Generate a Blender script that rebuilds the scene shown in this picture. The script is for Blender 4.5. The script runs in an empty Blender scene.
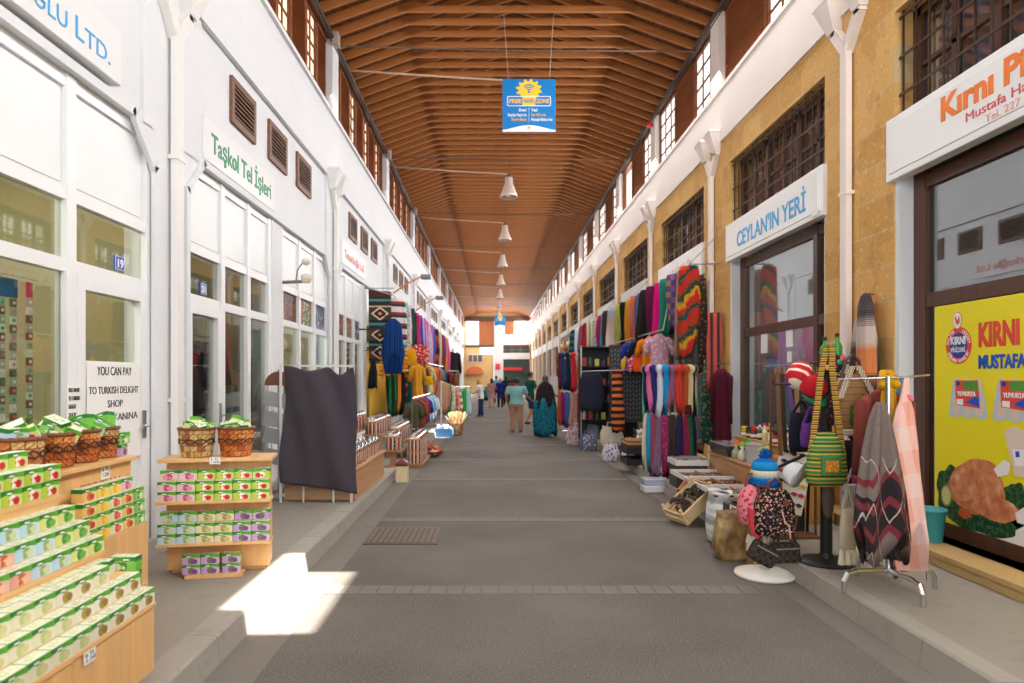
import bpy, bmesh, math, random
from math import pi, sin, cos, tan, radians, sqrt, atan2, hypot
from mathutils import Vector, Matrix, Euler

SC = bpy.context.scene
COL = SC.collection
RND = random.Random(7)

# ------------------------------------------------------------------ camera
cam_d = bpy.data.cameras.new('camera')
cam_d.lens = 24.0
cam_d.sensor_width = 36.0
cam_d.shift_x = 0.0190
cam_d.shift_y = 0.0356
cam_d.clip_end = 300
cam_d.dof.use_dof = True
cam_d.dof.focus_distance = 6.0
cam_d.dof.aperture_fstop = 1.9
cam = bpy.data.objects.new('camera', cam_d)
cam.location = (0, 0, 1.6)
cam.rotation_euler = (pi / 2, 0, 0)
COL.objects.link(cam)
SC.camera = cam

# ------------------------------------------------------------------ sky, sun, daylight
world = bpy.data.worlds.new('sky')
SC.world = world
world.use_nodes = True
bg = world.node_tree.nodes['Background']
bg.inputs['Color'].default_value = (0.86, 0.93, 1.0, 1)
bg.inputs['Strength'].default_value = 1.5

sun_d = bpy.data.lights.new('sun', 'SUN')
sun_d.energy = 30.0
sun_d.angle = radians(0.6)
sun_d.color = (1.0, 0.95, 0.86)
sun = bpy.data.objects.new('sun', sun_d)
SUN_DIR = Vector((-5.15, 0.0, -6.75)).normalized()
sun.rotation_euler = SUN_DIR.to_track_quat('-Z', 'Y').to_euler()
COL.objects.link(sun)


def area(name, loc, direction, sx, sy, energy, color=(1, 1, 1), spread=180):
    d = bpy.data.lights.new(name, 'AREA')
    d.shape = 'RECTANGLE'
    d.size, d.size_y = sx, sy
    d.energy = energy
    d.color = color
    d.spread = radians(spread)
    o = bpy.data.objects.new(name, d)
    o.location = loc
    o.rotation_euler = Vector(direction).to_track_quat('-Z', 'Y').to_euler()
    COL.objects.link(o)
    return o


# daylight entering by the clerestory of each side (one long row of windows each) and by the open street end
XL, XR = -2.8, 3.65
L1 = area('daylight_clerestory_sunny_side', (XR - 0.32, 30, 6.9), (-1, 0, -0.75), 74, 1.1, 2600, (1.0, 0.98, 0.97))
L2 = area('daylight_clerestory_shady_side', (XL + 0.32, 30, 6.9), (1, 0, -0.8), 74, 1.1, 720, (1.0, 0.96, 0.90))
L3 = area('daylight_street_end', (0.4, -4.2, 3.6), (0, 1, -0.35), 6.2, 5.5, 265, (1.0, 0.98, 0.95))
L4 = area('daylight_far_end', (1.2, 66.0, 5.2), (0, -1, 0.10), 5.0, 3.4, 1050, (1.0, 0.98, 0.95))

SC.view_settings.view_transform = 'Standard'
SC.view_settings.look = 'None'
SC.view_settings.gamma = 1.0
SC.view_settings.use_curve_mapping = False
SC.view_settings.exposure = 0.10
SC.render.film_transparent = False
SC.cycles.use_denoising = True
SC.cycles.max_bounces = 8
SC.cycles.diffuse_bounces = 5
SC.cycles.glossy_bounces = 3
SC.cycles.transmission_bounces = 4
SC.cycles.transparent_max_bounces = 12
SC.cycles.sample_clamp_indirect = 6.0
SC.cycles.caustics_reflective = False
SC.cycles.caustics_refractive = False


# ------------------------------------------------------------------ colours and shader expressions
def C(r, g=None, b=None):
    if g is None:
        r, g, b = r
    f = lambda c: (c / 255 / 12.92) if c / 255 <= 0.04045 else ((c / 255 + 0.055) / 1.055) ** 2.4
    return (f(r), f(g), f(b), 1.0)


class X:
    """a scalar shader socket with arithmetic"""
    def __init__(s, nt, sock):
        s.nt, s.s = nt, sock

    def m(s, op, *o):
        n = s.nt.nodes.new('ShaderNodeMath')
        n.operation = op
        s.nt.links.new(s.s, n.inputs[0])
        for i, v in enumerate(o):
            if isinstance(v, X):
                s.nt.links.new(v.s, n.inputs[i + 1])
            else:
                n.inputs[i + 1].default_value = v
        return X(s.nt, n.outputs[0])

    def __add__(s, o): return s.m('ADD', o)
    def __sub__(s, o): return s.m('SUBTRACT', o)
    def __mul__(s, o): return s.m('MULTIPLY', o)
    def __truediv__(s, o): return s.m('DIVIDE', o)
    __radd__ = __add__
    __rmul__ = __mul__
    def abs(s): return s.m('ABSOLUTE')
    def frac(s): return s.m('FRACT')
    def floor(s): return s.m('FLOOR')
    def sin(s): return s.m('SINE')
    def lt(s, v): return s.m('LESS_THAN', v)
    def gt(s, v): return s.m('GREATER_THAN', v)
    def min(s, v): return s.m('MINIMUM', v)
    def max(s, v): return s.m('MAXIMUM', v)
    def sq(s): return s.m('MULTIPLY', s)
    def atan2(s, o): return s.m('ARCTAN2', o)


class Sh:
    """a principled material under construction"""
    def __init__(s, name, rough=0.6, metal=0.0, spec=0.4):
        s.m = bpy.data.materials.new(name)
        s.m.use_nodes = True
        s.nt = s.m.node_tree
        s.b = s.nt.nodes['Principled BSDF']
        s.b.inputs['Roughness'].default_value = rough
        s.b.inputs['Metallic'].default_value = metal
        s.b.inputs['Specular IOR Level'].default_value = spec

    def n(s, t): return s.nt.nodes.new(t)
    def l(s, a, b): s.nt.links.new(a, b)

    def xyz(s, kind='Object', vec=None):
        t = s.n('ShaderNodeTexCoord')
        sep = s.n('ShaderNodeSeparateXYZ')
        s.vec = t.outputs[kind]
        s.l(s.vec, sep.inputs[0])
        return [X(s.nt, sep.outputs[i]) for i in range(3)]

    def comb(s, x, y, z):
        c = s.n('ShaderNodeCombineXYZ')
        for i, v in enumerate((x, y, z)):
            if isinstance(v, X):
                s.l(v.s, c.inputs[i])
            else:
                c.inputs[i].default_value = v
        return c.outputs[0]

    def noise(s, scale, detail=3, vec=None, rough=0.55):
        t = s.n('ShaderNodeTexNoise')
        t.inputs['Scale'].default_value = scale
        t.inputs['Detail'].default_value = detail
        t.inputs['Roughness'].default_value = rough
        s.l(vec or s.vec, t.inputs['Vector'])
        return X(s.nt, t.outputs['Fac'])

    def vor(s, scale, vec=None):
        t = s.n('ShaderNodeTexVoronoi')
        t.inputs['Scale'].default_value = scale
        s.l(vec or s.vec, t.inputs['Vector'])
        return X(s.nt, t.outputs['Distance']), t.outputs['Color']

    def mix(s, f, a, b, blend='MIX'):
        n = s.n('ShaderNodeMix')
        n.data_type = 'RGBA'
        n.blend_type = blend
        for v, i in ((f, 0), (a, 6), (b, 7)):
            if isinstance(v, X):
                s.l(v.s, n.inputs[i])
            elif hasattr(v, 'is_output') or isinstance(v, bpy.types.NodeSocket):
                s.l(v, n.inputs[i])
            else:
                n.inputs[i].default_value = v
        return n.outputs[2]

    def ramp(s, x, stops, const=False):
        n = s.n('ShaderNodeValToRGB')
        cr = n.color_ramp
        if const:
            cr.interpolation = 'CONSTANT'
        while len(cr.elements) < len(stops):
            cr.elements.new(0.5)
        for e, (p, c) in zip(cr.elements, stops):
            e.position = p
            e.color = c
        s.l(x.s, n.inputs[0])
        return n.outputs[0]

    def col(s, v):
        if isinstance(v, tuple):
            s.b.inputs['Base Color'].default_value = v
        else:
            s.l(v, s.b.inputs['Base Color'])

    def bump(s, x, strength=0.3, dist=0.01):
        n = s.n('ShaderNodeBump')
        n.inputs['Strength'].default_value = strength
        n.inputs['Distance'].default_value = dist
        s.l(x.s, n.inputs['Height'])
        s.l(n.outputs[0], s.b.inputs['Normal'])


MATS = {}


def cached(f):
    def g(*a, **k):
        key = (f.__name__, a, tuple(sorted(k.items())))
        if key not in MATS:
            MATS[key] = f(*a, **k)
        return MATS[key]
    return g


def sc(c, k):
    return (min(1, c[0] * k), min(1, c[1] * k), min(1, c[2] * k), 1)


@cached
def M(name, rgb, rough=0.6, metal=0.0, var=0.08, scale=6.0, bump=0.0):
    s = Sh(name, rough, metal)
    s.xyz()
    c = C(rgb)
    s.col(s.mix(s.noise(scale, 4), sc(c, 1 - var), sc(c, 1 + var)))
    if bump:
        s.bump(s.noise(scale * 8, 4), bump, 0.01)
    return s.m


@cached
def emis(name, rgb, strength):
    s = Sh(name)
    s.col(C(rgb))
    s.b.inputs['Emission Color'].default_value = C(rgb)
    s.b.inputs['Emission Strength'].default_value = strength
    return s.m


@cached
def wood(name, rgb, dark=0.6, axis=2, scale=1.0, rough=0.55, plank=0.0, paxis=0, joint=0.35):
    """grain running along AXIS; boards PLANK metres wide counted along PAXIS"""
    s = Sh(name, rough)
    p = s.xyz()
    q = [v * (18.0 * scale) for v in p]
    q[axis] = p[axis] * (1.2 * scale)
    f = s.noise(1.0, 5, s.comb(*q), 0.65)
    c = C(rgb)
    col = s.ramp(f, [(0.28, sc(c, dark)), (0.5, c), (0.75, sc(c, 1.18))])
    if plank:
        t = p[paxis] / plank
        wn = s.n('ShaderNodeTexWhiteNoise')
        wn.noise_dimensions = '1D'
        s.l(t.floor().s, wn.inputs['W'])
        col = s.mix(X(s.nt, wn.outputs['Value']) * 0.5, col, sc(c, 0.55))
        col = s.mix(t.frac().lt(0.08) * (1 - joint + 0.3), col, sc(c, 0.18))
    s.col(col)
    return s.m


def glass(name, tint=(1, 1, 1), fac=0.2, rough=0.02):
    key = ('glass', name)
    if key in MATS:
        return MATS[key]
    m = bpy.data.materials.new(name)
    m.use_nodes = True
    nt = m.node_tree
    nt.nodes.clear()
    out = nt.nodes.new('ShaderNodeOutputMaterial')
    mx = nt.nodes.new('ShaderNodeMixShader')
    t = nt.nodes.new('ShaderNodeBsdfTransparent')
    g = nt.nodes.new('ShaderNodeBsdfGlossy')
    lw = nt.nodes.new('ShaderNodeLayerWeight')
    lw.inputs['Blend'].default_value = 0.5
    fr = nt.nodes.new('ShaderNodeMath')
    fr.operation = 'POWER'
    fr.inputs[1].default_value = 4.0
    nt.links.new(lw.outputs['Facing'], fr.inputs[0])
    mr = nt.nodes.new('ShaderNodeMath')
    mr.operation = 'ADD'
    mr.inputs[1].default_value = fac
    mr.use_clamp = True
    t.inputs[0].default_value = (*tint, 1)
    g.inputs['Roughness'].default_value = rough
    nt.links.new(fr.outputs[0], mr.inputs[0])
    nt.links.new(mr.outputs[0], mx.inputs[0])
    nt.links.new(t.outputs[0], mx.inputs[1])
    nt.links.new(g.outputs[0], mx.inputs[2])
    nt.links.new(mx.outputs[0], out.inputs[0])
    MATS[key] = m
    return m


# ------------------------------------------------------------------ mesh collector
class MB:
    def __init__(s):
        s.v, s.f, s.mi, s.cur, s.smooth = [], [], [], 0, []
        s.sm = False
        s.T = Matrix.Identity(4)

    def add(s, vs, fs):
        b = len(s.v)
        s.v += [tuple(s.T @ Vector(v)) for v in vs]
        for f in fs:
            s.f.append(tuple(b + i for i in f))
            s.mi.append(s.cur)
            s.smooth.append(s.sm)
        return s

    def box(s, x0, x1, y0, y1, z0, z1):
        vs = [(x, y, z) for z in (z0, z1) for y in (y0, y1) for x in (x0, x1)]
        return s.add(vs, [(0, 2, 3, 1), (4, 5, 7, 6), (0, 1, 5, 4), (2, 6, 7, 3), (0, 4, 6, 2), (1, 3, 7, 5)])

    def bbox(s, x0, x1, y0, y1, z0, z1, b=0.005):
        """box with all its edges bevelled"""
        bm = bmesh.new()
        bmesh.ops.create_cube(bm, size=1)
        for v in bm.verts:
            v.co = ((x0 + x1) / 2 + v.co.x * (x1 - x0), (y0 + y1) / 2 + v.co.y * (y1 - y0), (z0 + z1) / 2 + v.co.z * (z1 - z0))
        bmesh.ops.bevel(bm, geom=bm.edges[:], offset=b, segments=2, affect='EDGES', profile=0.5)
        return s.bm(bm)

    def bm(s, bm):
        bm.verts.index_update()
        s.add([v.co[:] for v in bm.verts], [[v.index for v in f.verts] for f in bm.faces])
        bm.free()
        return s

    def prism(s, pts, axis, a, b):
        """polygon PTS (in the other two axes, in xyz order) pushed along AXIS from a to b"""
        def at(p, t):
            q = list(p)
            q.insert(axis, t)
            return q
        n = len(pts)
        vs = [at(p, a) for p in pts] + [at(p, b) for p in pts]
        fs = [tuple(range(n))[::-1], tuple(range(n, 2 * n))] + [(i, (i + 1) % n, n + (i + 1) % n, n + i) for i in range(n)]
        return s.add(vs, fs)

    def loft(s, rings, cap=True, closed=False):
        n = len(rings[0])
        vs = [p for r in rings for p in r]
        fs = []
        m = len(rings)
        for k in range(m - (0 if closed else 1)):
            for i in range(n):
                j = (i + 1) % n
                fs.append((k * n + i, k * n + j, ((k + 1) % m) * n + j, ((k + 1) % m) * n + i))
        if cap and not closed:
            fs += [tuple(range(n))[::-1], tuple(range((m - 1) * n, m * n))]
        return s.add(vs, fs)

    def lathe(s, prof, n=24, c=(0, 0, 0), cap=True):
        """PROF: (r, z) list"""
        return s.loft([[(c[0] + r * cos(2 * pi * i / n), c[1] + r * sin(2 * pi * i / n), c[2] + z) for i in range(n)] for r, z in prof], cap)

    def tube(s, pts, r, n=8, cap=True, closed=False):
        pts = [Vector(p) for p in pts]
        rs = r if isinstance(r, (list, tuple)) else [r] * len(pts)
        rings = []
        up = None
        m = len(pts)
        for k, p in enumerate(pts):
            if closed:
                d = pts[(k + 1) % m] - pts[k - 1]
            else:
                d = (pts[min(k + 1, m - 1)] - pts[max(k - 1, 0)])
            d.normalize()
            if up is None:
                up = Vector((0, 0, 1)) if abs(d.z) < 0.9 else Vector((1, 0, 0))
            a = d.cross(up).normalized()
            up = a.cross(d).normalized()
            rings.append([tuple(p + (a * cos(2 * pi * i / n) + up * sin(2 * pi * i / n)) * rs[k]) for i in range(n)])
        return s.loft(rings, cap, closed)

    def bar(s, a, b, w, h):
        """rectangular bar from a to b, W across, H tall"""
        a, b = Vector(a), Vector(b)
        d = (b - a).normalized()
        up = Vector((0, 0, 1)) if abs(d.z) < 0.95 else Vector((0, 1, 0))
        x = d.cross(up).normalized() * (w / 2)
        y = x.cross(d).normalized() * (h / 2)
        return s.loft([[tuple(p + x * i + y * j) for i, j in ((-1, -1), (1, -1), (1, 1), (-1, 1))] for p in (a, b)])

    def ball(s, c, r, seg=14, ring=10):
        r = r if isinstance(r, (tuple, list)) else (r, r, r)
        rings = []
        for k in range(ring + 1):
            t = pi * k / ring
            q = max(sin(t), 0.02)
            rings.append([(c[0] + r[0] * q * cos(2 * pi * i / seg), c[1] + r[1] * q * sin(2 * pi * i / seg), c[2] - r[2] * cos(t)) for i in range(seg)])
        return s.loft(rings)

    def mesh(s, name, mats):
        me = bpy.data.meshes.new(name)
        me.from_pydata(s.v, [], s.f)
        for m in (mats if isinstance(mats, (list, tuple)) else [mats]):
            me.materials.append(m)
        me.polygons.foreach_set('material_index', s.mi)
        me.polygons.foreach_set('use_smooth', s.smooth)
        me.update()
        return me

    def build(s, name, mats, parent=None, loc=None, rz=0, fix=True):
        me = s.mesh(name, mats)
        if fix:
            bm = bmesh.new()
            bm.from_mesh(me)
            bmesh.ops.recalc_face_normals(bm, faces=bm.faces)
            bm.to_mesh(me)
            bm.free()
        return link(name, me, parent, loc, rz)


def link(name, me, parent=None, loc=None, rz=0):
    o = bpy.data.objects.new(name, me)
    COL.objects.link(o)
    if parent:
        o.parent = parent
    if loc:
        o.location = loc
    if rz:
        o.rotation_euler = (0, 0, rz)
    return o


def tag(o, label=None, cat=None, group=None, kind=None):
    if label: o['label'] = label
    if cat: o['category'] = cat
    if group: o['group'] = group
    if kind: o['kind'] = kind
    return o


def thing(name, label, cat, loc=(0, 0, 0), rz=0, group=None):
    o = bpy.data.objects.new(name, None)
    o.empty_display_size = 0.1
    COL.objects.link(o)
    o.location = loc
    o.rotation_euler = (0, 0, rz)
    return tag(o, label, cat, group)


def struct(name, mb, m, parent=None):
    o = mb.build(name, m, parent)
    if not parent:
        o['kind'] = 'structure'
    return o


def sroot(name, loc=(0, 0, 0)):
    o = bpy.data.objects.new(name, None)
    COL.objects.link(o)
    o.location = loc
    o['kind'] = 'structure'
    return o


def dup(root, loc, rz=None, label=None, group=None):
    r = root.copy()
    COL.objects.link(r)
    r.location = loc
    if rz is not None: r.rotation_euler = (0, 0, rz)
    if label: r['label'] = label
    if group: r['group'] = group
    for ch in list(root.children):
        c = ch.copy()
        COL.objects.link(c)
        c.parent = r
        for g in ch.children:
            d = g.copy()
            COL.objects.link(d)
            d.parent = c
    return r


FACE_L = (pi / 2, 0, pi / 2)      # reads when looking at the white wall
FACE_R = (pi / 2, 0, -pi / 2)     # reads when looking at the stone wall
FACE_C = (pi / 2, 0, 0)           # reads when looking up the street
FONTS = {}


def text(name, body, m, loc, rot, size, parent=None, width=None, align='LEFT', bold=0.0, sx=None, space=1.0, ext=0.002):
    cu = bpy.data.curves.new(name, 'FONT')
    cu.body = body
    cu.size = size
    cu.extrude = ext
    cu.offset = bold
    cu.align_x = align
    cu.space_character = space
    cu.resolution_u = 3
    o = bpy.data.objects.new(name, cu)
    COL.objects.link(o)
    dg = bpy.context.evaluated_depsgraph_get()
    me = bpy.data.meshes.new_from_object(o.evaluated_get(dg))
    bpy.data.objects.remove(o)
    bpy.data.curves.remove(cu)
    me.name = name
    me.materials.clear()
    me.materials.append(m)
    if width and len(me.vertices):
        xs = [v.co.x for v in me.vertices]
        k = width / max(1e-4, max(xs) - min(xs))
        for v in me.vertices:
            v.co.x *= k
    t = link(name, me, parent, loc)
    t.rotation_euler = rot
    return t


ORD = ['first', 'second', 'third', 'fourth', 'fifth', 'sixth', 'seventh', 'eighth', 'ninth', 'tenth', 'eleventh', 'twelfth',
       'thirteenth', 'fourteenth', 'fifteenth', 'sixteenth']


def bake(o):
    """apply the modifiers of O"""
    dg = bpy.context.evaluated_depsgraph_get()
    me = bpy.data.meshes.new_from_object(o.evaluated_get(dg))
    old = o.data
    o.modifiers.clear()
    o.data = me
    return o

# ================================================================== THE PLACE
P_L = [5.95 + 6.05 * k for k in range(-2, 11)]     # downpipes of the white wall
P_R = [6.95 + 4.30 * k for k in range(-3, 15)]     # downpipes of the stone wall
Y0, Y1 = -5.0, 67.0
PAVE = 0.15
EAVE, KNEE = 7.65, 8.1

# ---- floor
s = Sh('asphalt', 0.85, 0, 0.25)
s.xyz()
f1 = s.noise(0.6, 5)
f2 = s.noise(90, 3)
c_ = s.ramp(f1, [(0.3, C(88, 82, 77)), (0.55, C(103, 97, 91)), (0.75, C(116, 109, 103))])
c_ = s.mix(f2.gt(0.60) * 0.55, c_, C(138, 132, 126))
c_ = s.mix(f2.lt(0.40) * 0.5, c_, C(56, 52, 50))
s.col(c_)
s.bump(f2, 0.5, 0.01)
ASPHALT = s.m


def concrete(name, rgb, v=0.14):
    s = Sh(name, 0.85, 0, 0.25)
    s.xyz()
    c = C(rgb)
    a = s.mix(s.noise(1.3, 6), sc(c, 1 - v), sc(c, 1 + v))
    a = s.mix(s.noise(7, 6).gt(0.60) * 0.35, a, sc(c, 0.7))
    s.col(s.mix(s.noise(60, 3) * 0.5, a, sc(c, 0.85)))
    s.bump(s.noise(50, 4), 0.25, 0.006)
    return s.m


PAVING = concrete('pavement_concrete', (150, 143, 134))
KERB = concrete('kerb_stone', (160, 154, 145), 0.2)
GUTTER = concrete('gutter_concrete', (122, 115, 107))

struct('floor', MB().box(-1.26, 2.18, Y0, Y1, -0.3, 0), ASPHALT)
for nm, x0, x1 in (('floor_gutter', -1.56, -1.26), ('floor_gutter', 2.18, 2.40)):
    struct(nm, MB().box(x0, x1, Y0, Y1, -0.3, -0.004), GUTTER)
struct('floor_pavement', MB().box(-5.3, -1.72, Y0, Y1, -0.3, PAVE), PAVING)
struct('floor_pavement', MB().box(2.53, 6.3, Y0, Y1, -0.3, PAVE), PAVING)
# kerbs: stones with a slightly leaning face, each with a joint
for nm, xf, xb in (('trim_1', -1.55, -1.72), ('trim_2', 2.40, 2.53)):
    kb = MB()
    y = Y0
    sg = 1 if xb < xf else -1
    while y < Y1:
        ln = 0.55 + 0.1 * RND.random() if y < 24 else 3.0
        y2 = min(Y1, y + ln)
        dz = 0.004 * RND.random()
        kb.prism([(xf + 0.02 * sg, -0.2), (xf + 0.02 * sg, 0), (xf, PAVE - 0.012), (xf - 0.012 * sg, PAVE + dz), (xb, PAVE + dz), (xb, -0.2)], 1, y + 0.005, y2)
        y = y2
    struct(nm, kb, KERB)
# cross bands of pavers let into the asphalt
s = Sh('paver', 0.8)
s.xyz()
s.col(s.mix(s.noise(5, 3), C(120, 113, 106), C(100, 94, 89)))
PAVER = s.m
k = 0
for yb in (-1.2, 1.9, 5.05, 7.6, 10.65, 13.2, 16.2, 19.0, 21.9, 24.8, 27.7, 30.6, 34, 38, 42):
    pb = MB()
    x = -1.25
    while x < 2.12:
        pb.box(x, x + 0.118, yb, yb + 0.20, -0.02, 0.004)
        x += 0.13
    k += 1
    struct('trim_%d' % (10 + k), pb, PAVER)

# manhole cover in the asphalt
t = thing('manhole_cover', 'rusty square manhole cover set into the asphalt by the white-walled side', 'manhole cover', (-0.89, 6.93, 0.003))
rust = M('rusty_iron', (104, 90, 80), 0.6, 0.3, 0.25, 14)
MB().box(-0.36, 0.36, -0.38, 0.38, -0.02, 0.004).build('frame', M('iron_frame', (88, 79, 72), 0.6, 0.3), t)
pl = MB().box(-0.33, 0.33, -0.35, 0.35, -0.02, 0.008)
for i in range(11):
    for j in range(11):
        pl.box(-0.3 + i * 0.058, -0.28 + i * 0.058, -0.32 + j * 0.06, -0.285 + j * 0.06, 0.008, 0.012)
pl.build('plate', rust, t)

# ---- white wall
s = Sh('white_paint', 0.65)
s.xyz()
c_ = s.mix(s.noise(1.1, 6), C(229, 232, 235), C(217, 221, 226))
c_ = s.mix(s.noise(9, 5).gt(0.64) * 0.25, c_, C(214, 212, 206))
s.col(c_)
s.bump(s.noise(25, 5), 0.12, 0.01)
WHITE = s.m
s = Sh('pinkish_white_paint', 0.7)
s.xyz()
s.col(s.mix(s.noise(0.9, 6), C(238, 230, 226), C(228, 218, 212)))
WHITE2 = s.m

wl = MB()
lip = MB()
wl.box(XL - 0.25, XL, Y0, Y1, 5.03, 6.15)
for p in P_L:
    if p > Y1: continue
    wl.box(XL - 0.25, XL, p - 0.30, p + 0.25, 0.0, 5.03)
    y2 = min(p + 5.75, Y1)
    if p + 1 > Y1: continue
    wl.box(XL - 0.25, XL - 0.03, p + 0.25, y2, 3.65, 5.03)
    wl.box(XL - 0.1, XL, p + 0.25, p + 0.63, 3.65, 5.03)
    wl.box(XL - 0.1, XL, p + 5.58, y2, 3.65, 5.03)
    wl.prism([(p + 0.25, 3.32), (p + 0.25, 3.66), (p + 0.60, 3.66)], 0, XL - 0.25, XL)
    wl.prism([(p + 5.75, 3.32), (p + 5.75, 3.66), (p + 5.40, 3.66)], 0, XL - 0.25, XL)
    wl.box(XL - 0.25, XL, p + 2.72, p + 3.15, 0.0, 3.66)
    # raised lip round the recess and round the chamfered opening
    lip.box(XL, XL + 0.03, p + 0.55, p + 5.6, 5.03, 5.10)
    for y in (p + 0.23, p + 5.70):
        lip.box(XL, XL + 0.035, y, y + 0.07, PAVE, 3.34)
    lip.bar((XL + 0.015, p + 0.265, 3.31), (XL + 0.015, p + 0.63, 3.68), 0.04, 0.07)
    lip.bar((XL + 0.015, p + 5.735, 3.31), (XL + 0.015, p + 5.37, 3.68), 0.04, 0.07)
    lip.box(XL - 0.05, XL + 0.035, p + 0.60, p + 5.40, 3.63, 3.70)
WALL_L = struct('wall_left', wl, WHITE)
struct('trim_9', lip, WHITE)
# plinth steps of the shops
struct('baseboard_left', MB().box(XL - 0.25, XL + 0.06, Y0, Y1, PAVE, PAVE + 0.14), concrete('plinth', (176, 172, 165)))

# ---- stone wall
s = Sh('sandstone', 0.85, 0, 0.2)
p_ = s.xyz()
br = s.n('ShaderNodeTexBrick')
br.offset = 0.5
br.inputs['Scale'].default_value = 1.0
br.inputs['Mortar Size'].default_value = 0.012
br.inputs['Mortar Smooth'].default_value = 0.4
br.inputs['Brick Width'].default_value = 0.62
br.inputs['Row Height'].default_value = 0.33
br.inputs['Color1'].default_value = C(222, 178, 112)
br.inputs['Color2'].default_value = C(204, 156, 90)
br.inputs['Mortar'].default_value = C(205, 178, 132)
s.l(s.comb(p_[1], p_[2], p_[0]), br.inputs['Vector'])
f1 = s.noise(3.0, 7)
c_ = s.mix(f1.gt(0.57) * 0.22, br.outputs['Color'], C(168, 118, 62))
c_ = s.mix(s.noise(14, 5).gt(0.62) * 0.5, c_, C(228, 196, 140))
c_ = s.mix(s.noise(40, 3).lt(0.36) * 0.5, c_, C(140, 98, 56))
s.col(c_)
s.bump(s.noise(22, 6), 0.5, 0.02)
STONE = s.m
wr = MB()
wr.box(XR, XR + 0.3, Y0, Y1, 4.92, 5.36)
wr.box(XR + 0.02, XR + 0.3, Y0, Y1, 0, 0.26)
for p in P_R:
    y2 = min(p + 0.55, Y1)
    wr.box(XR, XR + 0.3, p - 0.75, y2, 0, 4.92)
WALL_R = struct('wall_right', wr, STONE)
struct('wall_right_upper', MB().box(XR - 0.03, XR + 0.3, Y0, Y1, 5.36, 6.15), WHITE2)
s_ = MB().box(3.42, XR + 0.28, Y0, Y1, PAVE, 0.255)
s_.box(3.40, XR + 0.28, Y0, Y1, 0.225, 0.26)
struct('baseboard_right', s_, M('sandstone_step', (196, 164, 112), 0.8, 0, 0.12, 4, 0.2))

# ---- clerestory: posts, sills, head beams
BROWN = wood('window_brown', (112, 62, 34), 0.6, 2, 1.0, 0.45)
BROWN2 = wood('louvre_brown', (156, 96, 58), 0.6, 1, 1.0, 0.5)
for nm, xa, xb, wm in (('trim_3', XL - 0.25, XL + 0.05, WHITE), ('trim_4', XR - 0.05, XR + 0.3, WHITE2)):
    struct(nm, MB().box(xa, xb, Y0, Y1, 6.15, 6.21), wm)
struct('trim_5', MB().box(XL - 0.22, XL - 0.02, Y0, Y1, 7.47, 7.66), BROWN)
struct('trim_6', MB().box(XR + 0.02, XR + 0.22, Y0, Y1, 7.47, 7.66), BROWN)
post_l, post_r = MB(), MB()
WIN_N = [0]
PANE = glass('window_glass', (1, 1, 1), 0.04)
SKYPANE = Sh('sky_glow_pane', 0.4)  # pane glows by itself, standing for the bright sky behind the glass
SKYPANE.xyz()
SKYPANE.col(C(245, 245, 240))
SKYPANE.b.inputs['Emission Color'].default_value = (1, 0.97, 0.92, 1)
SKYPANE.b.inputs['Emission Strength'].default_value = 1.1
SKYPANE = SKYPANE.m
SKYPANE_W = emis('warm_sky_glow_pane', (255, 226, 196), 0.75)  # same added glow in place of sky, tinted warm


def clerestory_window(side, ya, yb, cols, rows, opened=False, far=False):
    WIN_N[0] += 1
    x = XL - 0.12 if side < 0 else XR + 0.12
    r = sroot('window_%d' % WIN_N[0], (x, (ya + yb) / 2, 6.21))
    hw, h = (yb - ya) / 2, 1.26
    fr = MB()
    b = 0.05
    fr.box(-0.05, 0.05, -hw, -hw + b, 0, h).box(-0.05, 0.05, hw - b, hw, 0, h)
    fr.box(-0.05, 0.05, -hw + b, hw - b, 0, b).box(-0.05, 0.05, -hw + b, hw - b, h - b, h)
    if not opened and not far:
        for i in range(1, cols):
            yy = -hw + 2 * hw * i / cols
            fr.box(-0.025, 0.025, yy - 0.016, yy + 0.016, b, h - b)
        for j in range(1, rows):
            zz = h * j / rows
            fr.box(-0.025, 0.025, -hw + b, hw - b, zz - 0.016, zz + 0.016)
    fr.build('window_frame', BROWN, r)
    if not opened:
        MB().box(-0.006, 0.006, -hw + b, hw - b, b, h - b).build('pane', SKYPANE_W if side < 0 else SKYPANE, r)
    return r


def louvre(side, ya, yb, far=False):
    x = XL - 0.12 if side < 0 else XR + 0.12
    hw, h = (yb - ya) / 2, 1.26
    m = MB()
    for a, c in ((-hw, -hw + 0.06), (hw - 0.06, hw)):
        m.box(-0.05, 0.05, a, c, 0, h)
    m.box(-0.05, 0.05, -hw, hw, 0, 0.06).box(-0.05, 0.05, -hw, hw, h - 0.06, h)
    m.box(-0.02, 0.02, -hw, hw, 0, h)
    sg = 1 if side < 0 else -1
    n = 8 if far else 22
    for j in range(n):
        z = 0.07 + (h - 0.14) * (j + 0.5) / n
        m.add([(0.0, y, z + dz) for y in (-hw + 0.05, hw - 0.05) for dz in (-0.02, 0.03)] + [(sg * 0.045, y, z - 0.025) for y in (-hw + 0.05, hw - 0.05)],
              [(0, 4, 5, 2), (1, 3, 5, 4), (0, 1, 4), (2, 5, 3)])
    o = m.build('louvre_panel', BROWN2, WALL_L if side < 0 else WALL_R)
    o.location = (x, (ya + yb) / 2, 6.21)
    return o


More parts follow.
